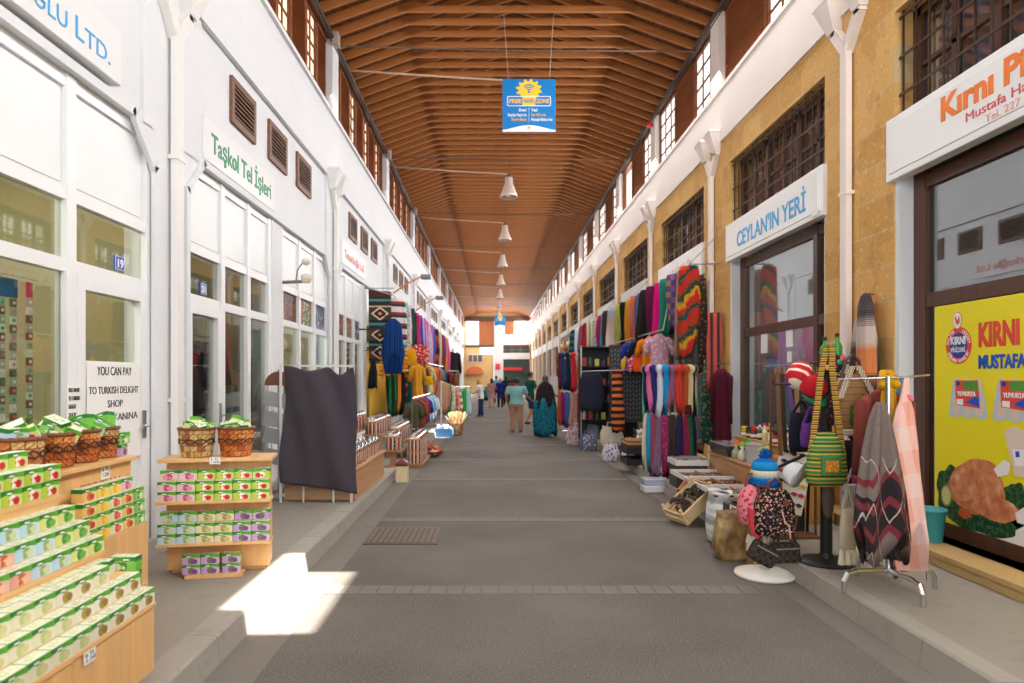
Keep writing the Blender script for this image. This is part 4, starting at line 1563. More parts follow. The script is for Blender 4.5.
def drape(seed, prof, folds=5, amp=0.25, n=40, hem=0.03, sway=0.02, knot=False):
    """hanging cloth: PROF is a list of (z, half width x, half depth y) from the top down"""
    r = random.Random(seed)
    ph = [r.uniform(0, 6.28) for _ in range(4)]
    m = MB()
    m.sm = True
    rings = []
    z0, z1 = prof[0][0], prof[-1][0]
    fine = []
    for i in range(len(prof) - 1):
        a, b = prof[i], prof[i + 1]
        st = max(1, int(abs(b[0] - a[0]) / 0.09))
        for j in range(st):
            t = j / st
            fine.append([a[q] + (b[q] - a[q]) * t for q in range(3)])
    fine.append(list(prof[-1]))
    for z, w, d in fine:
        t = (z0 - z) / max(1e-3, z0 - z1)
        ring = []
        for i in range(n):
            th = 2 * pi * i / n
            c, s_ = cos(th), sin(th)
            f = 1 + amp * (0.35 + 0.65 * t) * (0.6 * sin(folds * th + ph[0] + 1.2 * t) + 0.4 * sin((folds * 2 - 1) * th + ph[1]))
            px = w * (abs(c) ** 0.8) * (1 if c >= 0 else -1)
            py = d * s_ * f
            px *= 1 + 0.15 * amp * sin((folds + 1) * th + ph[2])
            zz = z + (hem * t ** 6 * sin(3 * th + ph[3]))
            ring.append((px + sway * sin(2.2 * t + ph[0]) * t, py + sway * 0.6 * sin(2.7 * t + ph[1]) * t, zz))
        rings.append(ring)
    m.loft(rings)
    return m


def scarf(L, w, seed, d=0.045, knot=False, folds=4):
    r = random.Random(seed * 7 + 1)
    u = lambda a, b: r.uniform(a, b)
    if knot:
        pr = [(0.03, 0.02, 0.02), (0.0, w * 0.46, d * 1.5), (-0.06, w * 0.48, d * 1.5), (-0.10, w * 0.28, d * 0.9), (-0.18, w * 0.42, d), (-L * 0.6, w * u(0.42, 0.55), d * 0.9), (-L * u(0.92, 1.06), w * u(0.36, 0.55), d * 0.8)]
    else:
        pr = [(0.012, w * 0.24, d * 0.35), (0.0, w * u(0.30, 0.42), d * 0.6), (-0.10, w * u(0.36, 0.46), d * 0.8), (-L * 0.45, w * u(0.40, 0.56), d * u(0.8, 1.2)), (-L * u(0.74, 0.85), w * u(0.34, 0.56), d), (-L, w * u(0.22, 0.5), d * u(0.6, 1.0))]
    return drape(seed, pr, folds, 0.5, 48, u(0.03, 0.12), u(0.02, 0.06))


def shirt_prof(L, w, d=0.06):
    return [(0.0, 0.05, 0.035), (-0.03, 0.08, 0.05), (-0.07, w * 0.8, d), (-0.12, w, d), (-L * 0.5, w * 0.92, d), (-L, w * 1.15, d * 1.2)]


HANG = M('hanger_wire', (200, 202, 206), 0.3, 0.7)
STEEL = M('rail_steel', (168, 170, 172), 0.3, 0.8)
CHROME = M('chrome', (206, 208, 210), 0.18, 0.95)
BLACKM = M('black_metal', (36, 35, 36), 0.45, 0.3)


def hang(name, label, cat, loc, mb, mtl, rz=0, group=None, hook=0.05, sleeves=None, hmat=None, rail=True):
    """a cloth thing hanging from a rail at LOC; hook = hanger hook height above the cloth"""
    if hook or sleeves:
        t = thing(name, label, cat, loc, rz, group)
        mb.build('cloth', mtl, t, (0, 0, -hook))
        if hook:
            MB().tube([(0, 0, -hook), (0, 0.0, -hook * 0.3), (0.008, 0.0, 0.006), (0.0, 0, 0.016), (-0.012, 0, 0.006)], 0.0035, 6).build('hanger_hook', hmat or HANG, t)
        for sm_ in (sleeves or []):
            sm_.build('sleeve', mtl, t, (0, 0, -hook))
        return t
    o = mb.build(name, mtl, None, loc, rz)
    return tag(o, label, cat, group)


def sleeve(sg, w, L, r0=0.065, out=0.10, fwd=0.0):
    m = MB()
    m.sm = True
    m.tube([(sg * w * 0.72, 0, -0.085), (sg * (w + 0.02), fwd * 0.2, -0.13), (sg * (w + out * 0.6), fwd * 0.6, -0.13 - L * 0.5), (sg * (w + out), fwd, -0.13 - L)], [r0 * 0.8, r0, r0 * 0.85, r0 * 0.8], 12)
    return m

# ================================================================== THE WHITE-WALLED SIDE, FARTHER ALONG
# rack hung with a dark cloth, on a wooden counter that runs along the kerb
PLY = wood('plywood_counter', (188, 142, 98), 0.85, 1, 0.8, 0.5)
PLANK = wood('plank_panel', (176, 140, 108), 0.7, 0, 0.9, 0.6)
t = thing('stall_counter', 'low wooden stall counter of glass jars along the kerb behind the dark cloth', 'counter', (0, 0, PAVE))
MB().box(-2.42, -1.62, 8.05, 10.2, 0.0, 0.34).build('carcass', PLY, t)
MB().bbox(-2.44, -1.60, 8.03, 10.22, 0.34, 0.37, 0.004).build('top', PLY, t)
MB().box(-2.44, -1.61, 8.0, 8.05, 0.02, 0.22).build('front_panel', PLANK, t)
t = thing('display_rack', 'white metal rack behind the draped dark cloth', 'rack', (0, 0, PAVE))
rk = MB()
for x in (-2.46, -1.64):
    rk.bar((x, 7.93, 0.0), (x, 7.93, 1.60), 0.025, 0.025)
for z in (1.59, 0.24):
    rk.bar((-2.46, 7.93, z), (-1.64, 7.93, z), 0.022, 0.022)
for x in (-2.2, -1.85):
    rk.bar((x, 7.94, 0.0), (x, 7.94, 0.24), 0.02, 0.02)
for i in range(9):
    rk.bar((-2.46 + 0.82 * i / 8, 7.94, 0.24), (-2.46 + 0.82 * i / 8, 7.94, 1.59), 0.006, 0.006)
rk.build('frame', M('white_rack', (222, 222, 218), 0.4), t)
# the dark cloth: a sagging sheet with thickness
r_ = random.Random(3)
m = MB()
m.sm = True
NX, NZ = 44, 40
pts = []
for j in range(NZ + 1):
    v = j / NZ
    rw = []
    for i in range(NX + 1):
        u = i / NX
        x = -2.40 - 0.03 * v * (1 - u) + (0.80 + 0.06 * v) * u + 0.02 * sin(6 * v)
        sag = 0.10 * sin(pi * min(1, max(0, (u - 0.05) / 0.62))) ** 2 * (1 if u < 0.67 else 0) + 0.17 * (sin(pi * (u - 0.60) / 0.40) ** 2 if u > 0.60 else 0)
        top = 1.745 - sag * 0.55 - 0.02 * u
        bot = 0.40 - 0.13 * u
        z = top + (bot - top) * v
        fold = 0.02 * sin(8 * u + 4 * v + 1) * v + 0.008 * sin(17 * u - 6 * v) * (0.3 + v) + 0.028 * sin(5 * (u * 1.4 - v)) + 0.012 * sin(16 * (u - 0.6 * v) + 2) * (1 - v)
        rw.append((x, 7.86 - fold - 0.03 * v, z))
    pts.append(rw)
vs = [p for rw in pts for p in rw]
n0 = len(vs)
vs += [(x, y + 0.008, z) for x, y, z in vs]
fs = []
W_ = NX + 1
for j in range(NZ):
    for i in range(NX):
        a = j * W_ + i
        fs.append((a, a + 1, a + W_ + 1, a + W_))
        fs.append((n0 + a, n0 + a + W_, n0 + a + W_ + 1, n0 + a + 1))
for i in range(NX):
    fs.append((i, n0 + i, n0 + i + 1, i + 1))
    b = NZ * W_ + i
    fs.append((b, b + 1, n0 + b + 1, n0 + b))
for j in range(NZ):
    a = j * W_
    fs.append((a, a + W_, n0 + a + W_, n0 + a))
    b = a + NX
    fs.append((b, n0 + b, n0 + b + W_, b + W_))
m.add(vs, fs)
tag(m.build('draped_cloth', cloth('plain', (76, 70, 78), k=0.5)), 'dark grey cloth draped over a white rack on the pavement', 'cloth')
# leaflet carrousel peeping out behind it
t = thing('brochure_stand', 'round-topped stand of grey wallets half hidden by the dark cloth', 'stand', (-2.58, 8.25, PAVE))
MB().tube([(0, 0, 0.0), (0, 0, 1.55)], 0.018).lathe([(0.16, 0), (0.16, 0.03), (0.03, 0.05)], 20).build('post', STEEL, t)
MB().prism([(0.17 * cos(pi * i / 12), 1.36 + 0.17 * sin(pi * i / 12)) for i in range(13)], 1, -0.02, 0.02).build('header', M('brown_header', (112, 70, 52), 0.6), t)
for i, z in enumerate((1.24, 1.0, 0.80, 0.55)):
    MB().loft([[(-0.19, -0.02 - 0.05, z - 0.11), (0.10, -0.03 - 0.05, z - 0.16), (0.14, 0.0 - 0.05, z + 0.0), (-0.14, 0.01 - 0.05, z + 0.06)], [(-0.19, 0.01 - 0.05, z - 0.11), (0.10, 0.0 - 0.05, z - 0.16), (0.14, 0.03 - 0.05, z + 0.0), (-0.14, 0.04 - 0.05, z + 0.06)]]).build('wallet', M('silver_grey', (150, 152, 152), 0.4, 0.2), t)

# ---- domed packs of sweets
KIL = None


@cached
def kilim_band(name):
    s = Sh('kilim_wrap', 0.6)
    x, y, z = s.xyz()
    th = x.atan2(y) * (6 / (2 * pi))
    f = th.frac()
    zz = z * 15
    dia = (f - 0.5).abs() * 2 + (zz.frac() - 0.5).abs()
    c = s.ramp(f, [(0, C(150, 36, 40)), (0.36, C(232, 222, 206)), (0.5, C(56, 60, 52)), (0.86, C(232, 222, 206))], True)
    c = s.mix(dia.lt(0.42), c, C(226, 206, 170))
    c = s.mix(dia.lt(0.22), c, C(60, 30, 30))
    s.col(c)
    return s.m


DOME = glass('clear_dome', (0.96, 0.96, 0.96), 0.30, 0.2)
ORIM = M('orange_rim', (214, 122, 58), 0.5)
SWEET = M('sugar_sweets', (236, 230, 224), 0.8, 0, 0.25, 40)


def pack_proto(r, h, dome=True):
    t = thing('sweet_pack', 'kilim-wrapped sweet pack under a clear dome', 'sweet pack')
    b = MB()
    b.sm = True
    b.lathe([(r * 0.97, 0.0), (r, 0.012), (r, h - 0.012), (r * 0.97, h)], 26).build('tub', kilim_band('k'), t)
    MB().tube([(r * cos(2 * pi * i / 26), r * sin(2 * pi * i / 26), h) for i in range(26)], 0.011, 6, closed=True).build('rim', ORIM, t)
    if dome:
        d = MB()
        d.sm = True
        d.lathe([(r * cos(a), h + 0.008 + r * 0.72 * sin(a)) for a in [pi / 2 * i / 8 for i in range(8)]] + [(0.01, h + 0.008 + r * 0.72)], 22)
        d.build('dome', DOME, t)
        q = MB()
        for i in range(9):
            a = 2.4 * i
            q.box(r * 0.6 * sqrt(i / 9) * cos(a) - 0.02, r * 0.6 * sqrt(i / 9) * cos(a) + 0.02, r * 0.6 * sqrt(i / 9) * sin(a) - 0.02, r * 0.6 * sqrt(i / 9) * sin(a) + 0.02, h - 0.01, h + 0.025 + 0.01 * (i % 3))
        q.build('sweets', SWEET, t)
    return t


G5 = 'domed sweet packs on the stepped trestles'
PK = pack_proto(0.135, 0.205)
PKB = pack_proto(0.135, 0.205, False)
used = [False, False]


def place_pack(x, y, z, dome, label):
    i = 0 if dome else 1
    src = (PK, PKB)[i]
    if not used[i]:
        used[i] = True
        src.location = (x, y, z)
        src['label'] = label
        src['group'] = G5
    else:
        dup(src, (x, y, z), None, label, G5)


TREST = wood('trestle_wood', (170, 124, 86), 0.7, 1, 0.8, 0.6)
lay = [(-1.40, 12.25, 0.075, 5, 2, 'kerbside trestle'), (-1.78, 12.55, 0.46, 5, 1, 'second trestle from the kerb'),
       (-2.10, 12.0, 0.62, 5, 1, 'third trestle from the kerb'), (-2.40, 11.4, 0.72, 4, 1, 'trestle by the wall')]
for n_, (x, y, z, n, st, nm) in enumerate(lay):
    zf = 0 if x > -1.5 else PAVE
    t = thing('trestle', 'wooden slatted bench carrying domed sweet packs, %s' % ('out on the gutter', 'next in from the gutter', 'third in from the gutter', 'against the white wall')[n_], 'bench', (x, y, zf))
    MB().bbox(-0.17, 0.17, -0.16, 0.28 * n - 0.10, z - zf - 0.03, z - zf, 0.004).build('top', TREST, t)
    if z - zf > 0.1:
        for yy in (-0.1, 0.28 * n - 0.18):
            for xx in (-0.13, 0.13):
                MB().box(xx - 0.025, xx + 0.025, yy - 0.025, yy + 0.025, 0, z - zf - 0.03).build('leg', TREST, t)
    else:
        MB().box(-0.15, 0.15, -0.14, 0.28 * n - 0.12, 0, z - zf - 0.03).build('base', TREST, t)
    for i in range(n):
        for j in range(st):
            place_pack(x, y + 0.28 * i, z + 0.001 + 0.217 * j, j == st - 1, '%s sweet pack on the %s, %s along' % ('domed' if j == st - 1 else 'undomed lower', nm, ORD[i]))
# a shelf of undomed packs below the second and third rows
for n_, (x, y, z, n) in enumerate(((-1.78, 12.53, 0.62, 0), (-2.10, 12.0, 0.24, 0))):
    pass
t = thing('pedestal_table', 'small wooden pedestal holding one sweet pack on the gutter', 'pedestal', (-1.62, 11.15, PAVE))
MB().box(-0.05, 0.05, -0.05, 0.05, 0.0, 0.26).bbox(-0.16, 0.16, -0.16, 0.16, 0.26, 0.285, 0.004).box(-0.12, 0.12, -0.12, 0.12, 0, 0.02).build('stand', TREST, t)
place_pack(-1.62, 11.15, PAVE + 0.286, True, 'lone domed sweet pack on a small wooden pedestal')
t = thing('storage_tin', 'cream tin with a maroon lid standing in the gutter', 'tin', (-1.39, 10.5, 0.0))
MB().bbox(-0.09, 0.09, -0.09, 0.09, 0, 0.25, 0.008).build('body', M('cream_tin', (222, 204, 164), 0.4), t)
MB().bbox(-0.095, 0.095, -0.095, 0.095, 0.25, 0.30, 0.01).loft([[(-0.09, -0.09, 0.30), (0.09, -0.09, 0.30), (0.09, 0.09, 0.30), (-0.09, 0.09, 0.30)], [(-0.03, -0.06, 0.35), (0.03, -0.06, 0.35), (0.03, 0.06, 0.35), (-0.03, 0.06, 0.35)]]).build('lid', M('maroon_lid', (110, 48, 44), 0.5), t)
# glass jars on the counter
JARG = glass('jar_glass', (0.82, 0.9, 0.96), 0.2, 0.05)


def jar_proto():
    t = thing('glass_jar', 'striped jar', 'jar')
    b = MB()
    b.sm = True
    b.lathe([(0.055, 0), (0.058, 0.01), (0.058, 0.135), (0.05, 0.145)], 18).build('jar_body', kilim_band('k'), t)
    MB().tube([(0.059 * cos(2 * pi * i / 18), 0.059 * sin(2 * pi * i / 18), 0.14) for i in range(18)], 0.007, 6, closed=True).build('rim', ORIM, t)
    d = MB()
    d.sm = True
    d.lathe([(0.062, 0.146), (0.062, 0.17), (0.05, 0.20), (0.02, 0.225), (0.012, 0.245)], 18).build('lid', JARG, t)
    return t


J0 = None
G6 = 'striped jars on the low counter'
for i in range(7):
    for j in range(3):
        lb = 'striped jar with pale dome, %s row behind the dark cloth, %s from the street' % (ORD[i], ORD[j])
        loc = (-1.71 - 0.19 * j, 8.35 + 0.27 * i, PAVE + 0.371)
        if J0 is None:
            J0 = jar_proto()
            J0.location = loc
            J0['label'] = lb
            J0['group'] = G6
        else:
            dup(J0, loc, None, lb, G6)

# ---- rug, poncho, scarf rails
KR = None
s = Sh('kilim_rug', 0.9)
x, y, z = s.xyz()
f = z * -1.0                                     # 0 at the top, 1.6 at the foot
c = s.ramp(f / 1.65, [(0, C(84, 40, 40)), (0.07, C(52, 40, 34)), (0.10, C(60, 140, 140)), (0.13, C(52, 40, 34)), (0.19, C(196, 176, 140)), (0.21, C(70, 56, 44)), (0.38, C(40, 30, 28)),
                      (0.42, C(64, 146, 146)), (0.45, C(52, 40, 34)), (0.50, C(84, 70, 52)), (0.66, C(40, 30, 28)), (0.70, C(64, 146, 146)), (0.73, C(52, 40, 34)), (0.78, C(124, 60, 46)), (0.90, C(52, 40, 34)), (0.93, C(60, 130, 120))], True)
for zc in (0.49, 0.96, 1.36):
    dd = (x * 1.0).abs() * 1.15 + (f - zc).abs() * 1.5
    c = s.mix(dd.lt(0.23), c, C(220, 206, 180))
    c = s.mix(dd.lt(0.17), c, C(44, 30, 30))
    c = s.mix(dd.lt(0.10), c, C(126, 40, 44))
    c = s.mix(dd.lt(0.045), c, C(214, 196, 160))
s.col(c)
rug = MB()
rug.sm = True
rug.loft([[(-0.25 + 0.5 * i / 12, 0.006 * sin(i * 1.1) - 0.006 + 0.012 * k_, z_ - (0.05 * (i / 12 - 0.8) if z_ > -0.01 else 0)) for i in range(13)] + [(0.25 - 0.5 * i / 12, 0.014 + 0.006 * sin((12 - i) * 1.1), z_ - (0.05 * ((12 - i) / 12 - 0.8) if z_ > -0.01 else 0)) for i in range(13)] for k_, z_ in enumerate((0.0, -0.4, -0.8, -1.2, -1.6))])
tag(rug.build('kilim_rug', s.m, None, (-2.50, 15.15, 3.52)), 'brown kilim rug with diamond medallions hanging beside the white post', 'rug')
t = thing('scarf_rail', 'long steel rail of scarves running out along the white wall', 'rail', (0, 0, 0))
ra = MB().tube([(-2.2, 14.9, 3.42), (-2.2, 32, 3.42)], 0.018)
for y in (15.0, 20.5, 26, 31.5):
    ra.tube([(XL, y, 3.60), (-2.2, y, 3.42)], 0.014)
ra.build('rail', STEEL, t)
MB().tube([(XL, 14.92, 3.56), (-2.15, 14.92, 3.56)], 0.012).build('bracket', STEEL, t)
MB().tube([(XL, 14.3, 2.62), (-2.3, 14.3, 2.62)], 0.016).bbox(-2.36, -2.26, 14.22, 14.38, 2.50, 2.70, 0.03).build('stay', BLACKM, t)

# upper row of scarves on that rail: (y, colour kind, length, words)
UP_L = [(15.55, ('bands', (226, 222, 218), (60, 58, 66), (150, 60, 60), (226, 222, 218)), 1.15, 0.55, 'grey and white banded woven tunic next to the rug'),
        (16.3, ('floral', (98, 184, 190), (210, 226, 224)), 1.15, 0.42, 'turquoise printed scarf after the banded tunic'),
        (17.0, ('floral', (222, 206, 208), (206, 120, 140)), 1.15, 0.42, 'pale pink printed scarf beside the turquoise one'),
        (17.7, ('plain', (34, 70, 62)), 1.3, 0.42, 'dark green plain scarf on the white-wall rail'),
        (18.4, ('plain', (38, 34, 40)), 1.2, 0.4, 'black scarf between the green and magenta ones'),
        (19.0, ('floral', (196, 50, 110), (60, 40, 60)), 1.15, 0.42, 'magenta scarf with dark pattern on the white-wall rail'),
        (19.7, ('plain', (48, 62, 150)), 1.2, 0.4, 'royal blue scarf on the white-wall rail'),
        (20.5, ('pinstripe', (150, 110, 180), (206, 180, 214)), 1.35, 0.45, 'lavender striped shawl on the white-wall rail'),
        (21.3, ('plain', (226, 70, 140)), 1.5, 0.45, 'hot pink shawl on the white-wall rail'),
        (22.2, ('floral', (206, 160, 200), (236, 220, 236)), 1.5, 0.45, 'lilac flowered shawl on the white-wall rail'),
        (23.2, ('plain', (190, 110, 180)), 1.5, 0.45, 'mauve shawl on the white-wall rail'),
        (24.1, ('plain', (60, 96, 186)), 1.5, 0.42, 'cobalt blue shawl farther along the white-wall rail'),
        (25.1, ('chevron', (130, 46, 40), (190, 90, 50), (60, 30, 30)), 1.7, 0.5, 'rust zigzag shawl on the white-wall rail'),
        (26.4, ('plain', (216, 200, 168)), 1.5, 0.5, 'beige shawl on the white-wall rail'),
        (27.6, ('plain', (130, 40, 50)), 1.5, 0.5, 'dark red shawl far along the white-wall rail'),
        (28.8, ('plain', (110, 70, 150)), 1.6, 0.5, 'violet shawl far along the white-wall rail'),
        (30.0, ('plain', (236, 160, 50)), 1.6, 0.5, 'amber yellow shawl far along the white-wall rail'),
        (31.2, ('plain', (214, 90, 130)), 1.6, 0.5, 'rose shawl at the far end of the white-wall rail')]
for i, (y, cl, L, w, lb) in enumerate(UP_L):
    hang('hanging_scarf', lb, 'scarf', (-2.2, y, 3.405), scarf(L, w, 40 + i, 0.09), cloth(*cl), 0.35, 'scarves on the white-wall rail', hook=0)
# blue poncho in front of the rug
pm = drape(5, [(0.0, 0.05, 0.05), (-0.04, 0.10, 0.07), (-0.12, 0.19, 0.08), (-0.45, 0.22, 0.07), (-0.75, 0.27, 0.07), (-0.98, 0.20, 0.05)], 3, 0.4, hem=0.22)
hang('poncho', 'blue tasselled poncho on a hanger in front of the kilim rug', 'poncho', (-2.14, 14.75, 2.93), pm, cloth('pinstripe', (24, 66, 132), (20, 54, 112), (26, 70, 140), (16, 42, 92)), 0.15)
tag(MB().tube([(-2.4, 14.75, 2.94), (-1.95, 14.75, 2.94)], 0.01).build('hanging_bar', BLACKM), 'thin black bar from which the blue poncho hangs', 'bar')
tag(drape(9, [(0, 0.02, 0.02), (-0.05, 0.05, 0.04), (-0.3, 0.09, 0.06), (-0.6, 0.10, 0.06)], 4, 0.3).build('hanging_jacket', cloth('plain', (30, 28, 34)), None, (-2.5, 14.3, 2.0)), 'black jacket hanging in the yellow shop doorway', 'jacket')

# yellow-lit shop interior behind, its light put into a yellow sheet's colour
YEL = M('lit_interior_yellow', (236, 190, 70), 0.8, 0, 0.1, 6)
cu = MB()
cu.sm = True
cu.loft([[(-2.72 + 0.02 * sin(i * 1.4) + 0.012 * k_, 15.2 + 2.3 * i / 30, z_) for i in range(31)] + [(-2.75 + 0.02 * sin((30 - i) * 1.4), 15.2 + 2.3 * (30 - i) / 30, z_) for i in range(31)] for k_, z_ in enumerate((0.4, 2.28))])
tag(cu.build('lit_interior_sheet', YEL), 'bright yellow sheet standing for the lit shop interior under the kilim rug', 'curtain')

# bright hanging goods below: yellow bag, orange garlands, saffron dresses
def hbag(name, label, loc, w, h, d, mtl, strap, rz=0, cat='bag', taper=0.85, sm_=None, group=None):
    t = thing(name, label, cat, loc, rz, group)
    b = MB()
    b.sm = True
    n = 28
    rings = []
    for q, k_ in ((0, taper), (0.12, taper * 0.98), (0.5, 1.0), (0.85, 1.0), (0.97, 0.93), (1.0, 0.75)):
        rings.append([((w / 2 * k_) * (abs(cos(a)) ** 0.5) * (1 if cos(a) >= 0 else -1), (d / 2) * (0.4 + 0.6 * sin(pi * (0.15 + 0.85 * q))) * sin(a), -strap - h * q) for a in [2 * pi * i / n for i in range(n)]])
    b.loft(rings).build('bag_body', mtl, t)
    pts = []
    for i in range(15):
        a = pi * i / 14
        pts.append((-cos(a) * w * 0.36 * (1 - 0.9 * sin(a)) , 0, -strap - 0.01 + (strap + 0.01) * sin(a)))
    s2 = MB()
    s2.tube(pts, 0.012, 6)
    s2.build('strap', sm_ or mtl, t)
    return t


hbag('cloth_bag', 'yellow cloth bag hanging under the turquoise scarf', (-1.95, 16.0, 2.36), 0.34, 0.36, 0.12, cloth('plain', (246, 178, 30)), 0.1)
hbag('cloth_bag', 'small yellow bag hanging before the saffron dresses', (-1.68, 17.6, 2.0), 0.28, 0.22, 0.1, cloth('plain', (246, 190, 20)), 0.36)
tag(MB().tube([(-1.86, 17.6, 2.02), (-1.62, 17.6, 2.02)], 0.008).build('hanging_bar', STEEL), 'short steel hook bar holding the small yellow bag', 'bar')
tag(drape(12, [(0, 0.05, 0.05), (-0.1, 0.25, 0.1), (-0.4, 0.28, 0.12), (-0.5, 0.2, 0.1)], 7, 0.5).build('hanging_bag', cloth('floral', (206, 60, 60), (236, 220, 210)), None, (-1.86, 17.2, 2.45)), 'red and white patterned cloth bag below the green scarf', 'bag')
tag(MB().tube([(-2.5, 14.95, 2.2), (-1.93, 15.52, 2.33)], 0.01).tube([(-2.5, 14.95, 2.2), (XL, 14.95, 2.2)], 0.01).build('hanging_bar', BLACKM), 'slanting bar hung with orange flower garlands', 'bar')
for i in range(5):
    t = thing('flower_garland', 'orange flower garland dangling by the yellow doorway, %s from the wall' % ORD[i], 'garland', (-2.42 + 0.11 * i, 15.0 + 0.12 * i, 2.12 + 0.025 * i), 0, 'orange garlands by the yellow doorway')
    b = MB()
    b.tube([(0, 0, 0.1), (0, 0, -0.55)], 0.005, 5).build('cord', M('cord', (150, 90, 50), 0.8), t)
    for j in range(6):
        f_ = MB()
        f_.sm = True
        rr = 0.055 + 0.02 * ((i + j) % 2)
        f_.loft([[(rr * k_ * (1 + 0.18 * cos(6 * a)) * cos(a), rr * k_ * (1 + 0.18 * cos(6 * a)) * sin(a) * 0.6, h_ - 0.09 * j) for a in [2 * pi * q / 24 for q in range(24)]] for k_, h_ in ((0.3, -0.04), (1, -0.01), (1, 0.015), (0.3, 0.035))])
        f_.build('flower', M('garland_orange' if (i + j) % 3 else 'garland_yellow', (246, 150, 30) if (i + j) % 3 else (250, 200, 60), 0.7), t)

rail2 = thing('dress_rail', 'lower rail of dresses hung along the white wall', 'rail', (0, 0, 0))
MB().tube([(-1.86, 16.2, 2.02), (-1.86, 25.5, 2.02)], 0.016).build('rail', STEEL, rail2)
for y in (16.3, 21, 25.3):
    MB().tube([(-1.86, y, 2.02), (-2.2, y, 3.42)], 0.012).build('hanger_rod', STEEL, rail2)
LOW_L = [(16.6, ('plain', (226, 160, 40)), 'saffron yellow dress at the near end of the lower rail'), (17.3, ('plain', (30, 84, 90)), 'dark teal dress beside the saffron one'),
         (18.0, ('plain', (190, 60, 50)), 'brick red dress on the lower rail'), (18.8, ('pinstripe', (200, 206, 150), (90, 150, 90)), 'green and cream striped dress on the lower rail'),
         (19.7, ('ombre', (236, 180, 80), (226, 226, 180), (110, 140, 60)), 'yellow to green shaded dress on the lower rail'), (20.7, ('plain', (226, 120, 60)), 'orange dress on the lower rail'),
         (21.7, ('pinstripe', (150, 60, 110), (200, 130, 110)), 'plum striped dress on the lower rail'), (22.8, ('plain', (196, 120, 90)), 'terracotta dress on the lower rail'),
         (24.0, ('plain', (50, 170, 200)), 'bright turquoise dress on the lower rail')]
for i, (y, cl, lb) in enumerate(LOW_L):
    w = 0.13
    hang('hanging_dress', lb, 'dress', (-1.86, 16.9 + (y - 16.6) * 0.95, 2.0), drape(70 + i, shirt_prof(0.95, w, 0.08), 5, 0.3), cloth(*cl), 0.6, 'dresses on the lower rail of the white wall', 0.05, [sleeve(-1, w, 0.30), sleeve(1, w, 0.30)])

# free-standing rail of bright clothes by the kerb
t = thing('clothes_rack', 'low kerbside clothes rack crowded with bright shirts', 'clothes rack', (-1.72, 14.6, 0))
MB().tube([(0, 0, 1.17), (0, 5.6, 1.17)], 0.016).build('rail', CHROME, t)
for y in (0.0, 5.6):
    MB().tube([(0, y, 1.17), (0, y, PAVE)], 0.016).tube([(-0.22, y, PAVE + 0.02), (0.13, y, PAVE + 0.02)], 0.016).build('upright', CHROME, t)
BK = [(15.9, ('pinstripe', (40, 120, 70), (30, 60, 40)), 'green striped'), (16.5, ('plain', (226, 130, 40)), 'orange'), (17.1, ('plain', (40, 40, 44)), 'black'), (17.8, ('bands', (190, 60, 50), (230, 190, 90), (60, 110, 90)), 'banded red and yellow'), (18.6, ('plain', (30, 110, 120)), 'petrol blue'), (19.4, ('plain', (206, 90, 60)), 'burnt orange'), (20.4, ('floral', (150, 60, 110), (230, 190, 200)), 'plum flowered'), (21.4, ('plain', (226, 190, 90)), 'corn yellow'), (22.6, ('plain', (120, 140, 70)), 'moss')]
tag(MB().tube([(-2.35, 15.6, 2.05), (-2.35, 23.2, 2.05)], 0.014).tube([(-2.35, 15.7, 2.05), (XL, 15.7, 2.12)], 0.01).tube([(-2.35, 23.1, 2.05), (XL, 23.1, 2.12)], 0.01).build('hanging_bar', STEEL), 'steel bar along the white wall behind the lower dresses', 'bar')
for i, (y, cl, nm) in enumerate(BK):
    hang('hanging_scarf', '%s scarf hanging by the white wall behind the lower dresses' % nm, 'scarf', (-2.35, y, 2.04), scarf(1.25, 0.3, 850 + i, 0.08), cloth(*cl), 0.3, 'scarves behind the lower dresses', hook=0)
KL = [((88, 88, 60), 'olive'), ((120, 34, 50), 'maroon'), ((88, 56, 42), 'brown'), ((150, 104, 60), 'tan'), ((96, 30, 40), 'dark red'), ((200, 40, 70), 'crimson'), ((90, 50, 140), 'purple'), ((50, 90, 190), 'blue'),
      ((236, 236, 240), 'white'), ((90, 196, 206), 'aqua'), ((226, 232, 240), 'pale grey'), ((60, 150, 210), 'sky blue'), ((240, 240, 236), 'ivory'), ((110, 110, 200), 'periwinkle')]
for i, (c_, nm) in enumerate(KL):
    y = 14.85 + 0.39 * i
    w = 0.12
    hang('hanging_shirt', '%s shirt on the low kerbside rack' % nm, 'shirt', (-1.72, y, 1.155), drape(90 + i, shirt_prof(0.62, w, 0.07), 5, 0.3), cloth('plain', c_), 0.6 + 0.15 * (i % 3), 'shirts on the low kerbside rack', 0.05, [sleeve(-1, w, 0.26), sleeve(1, w, 0.26)])
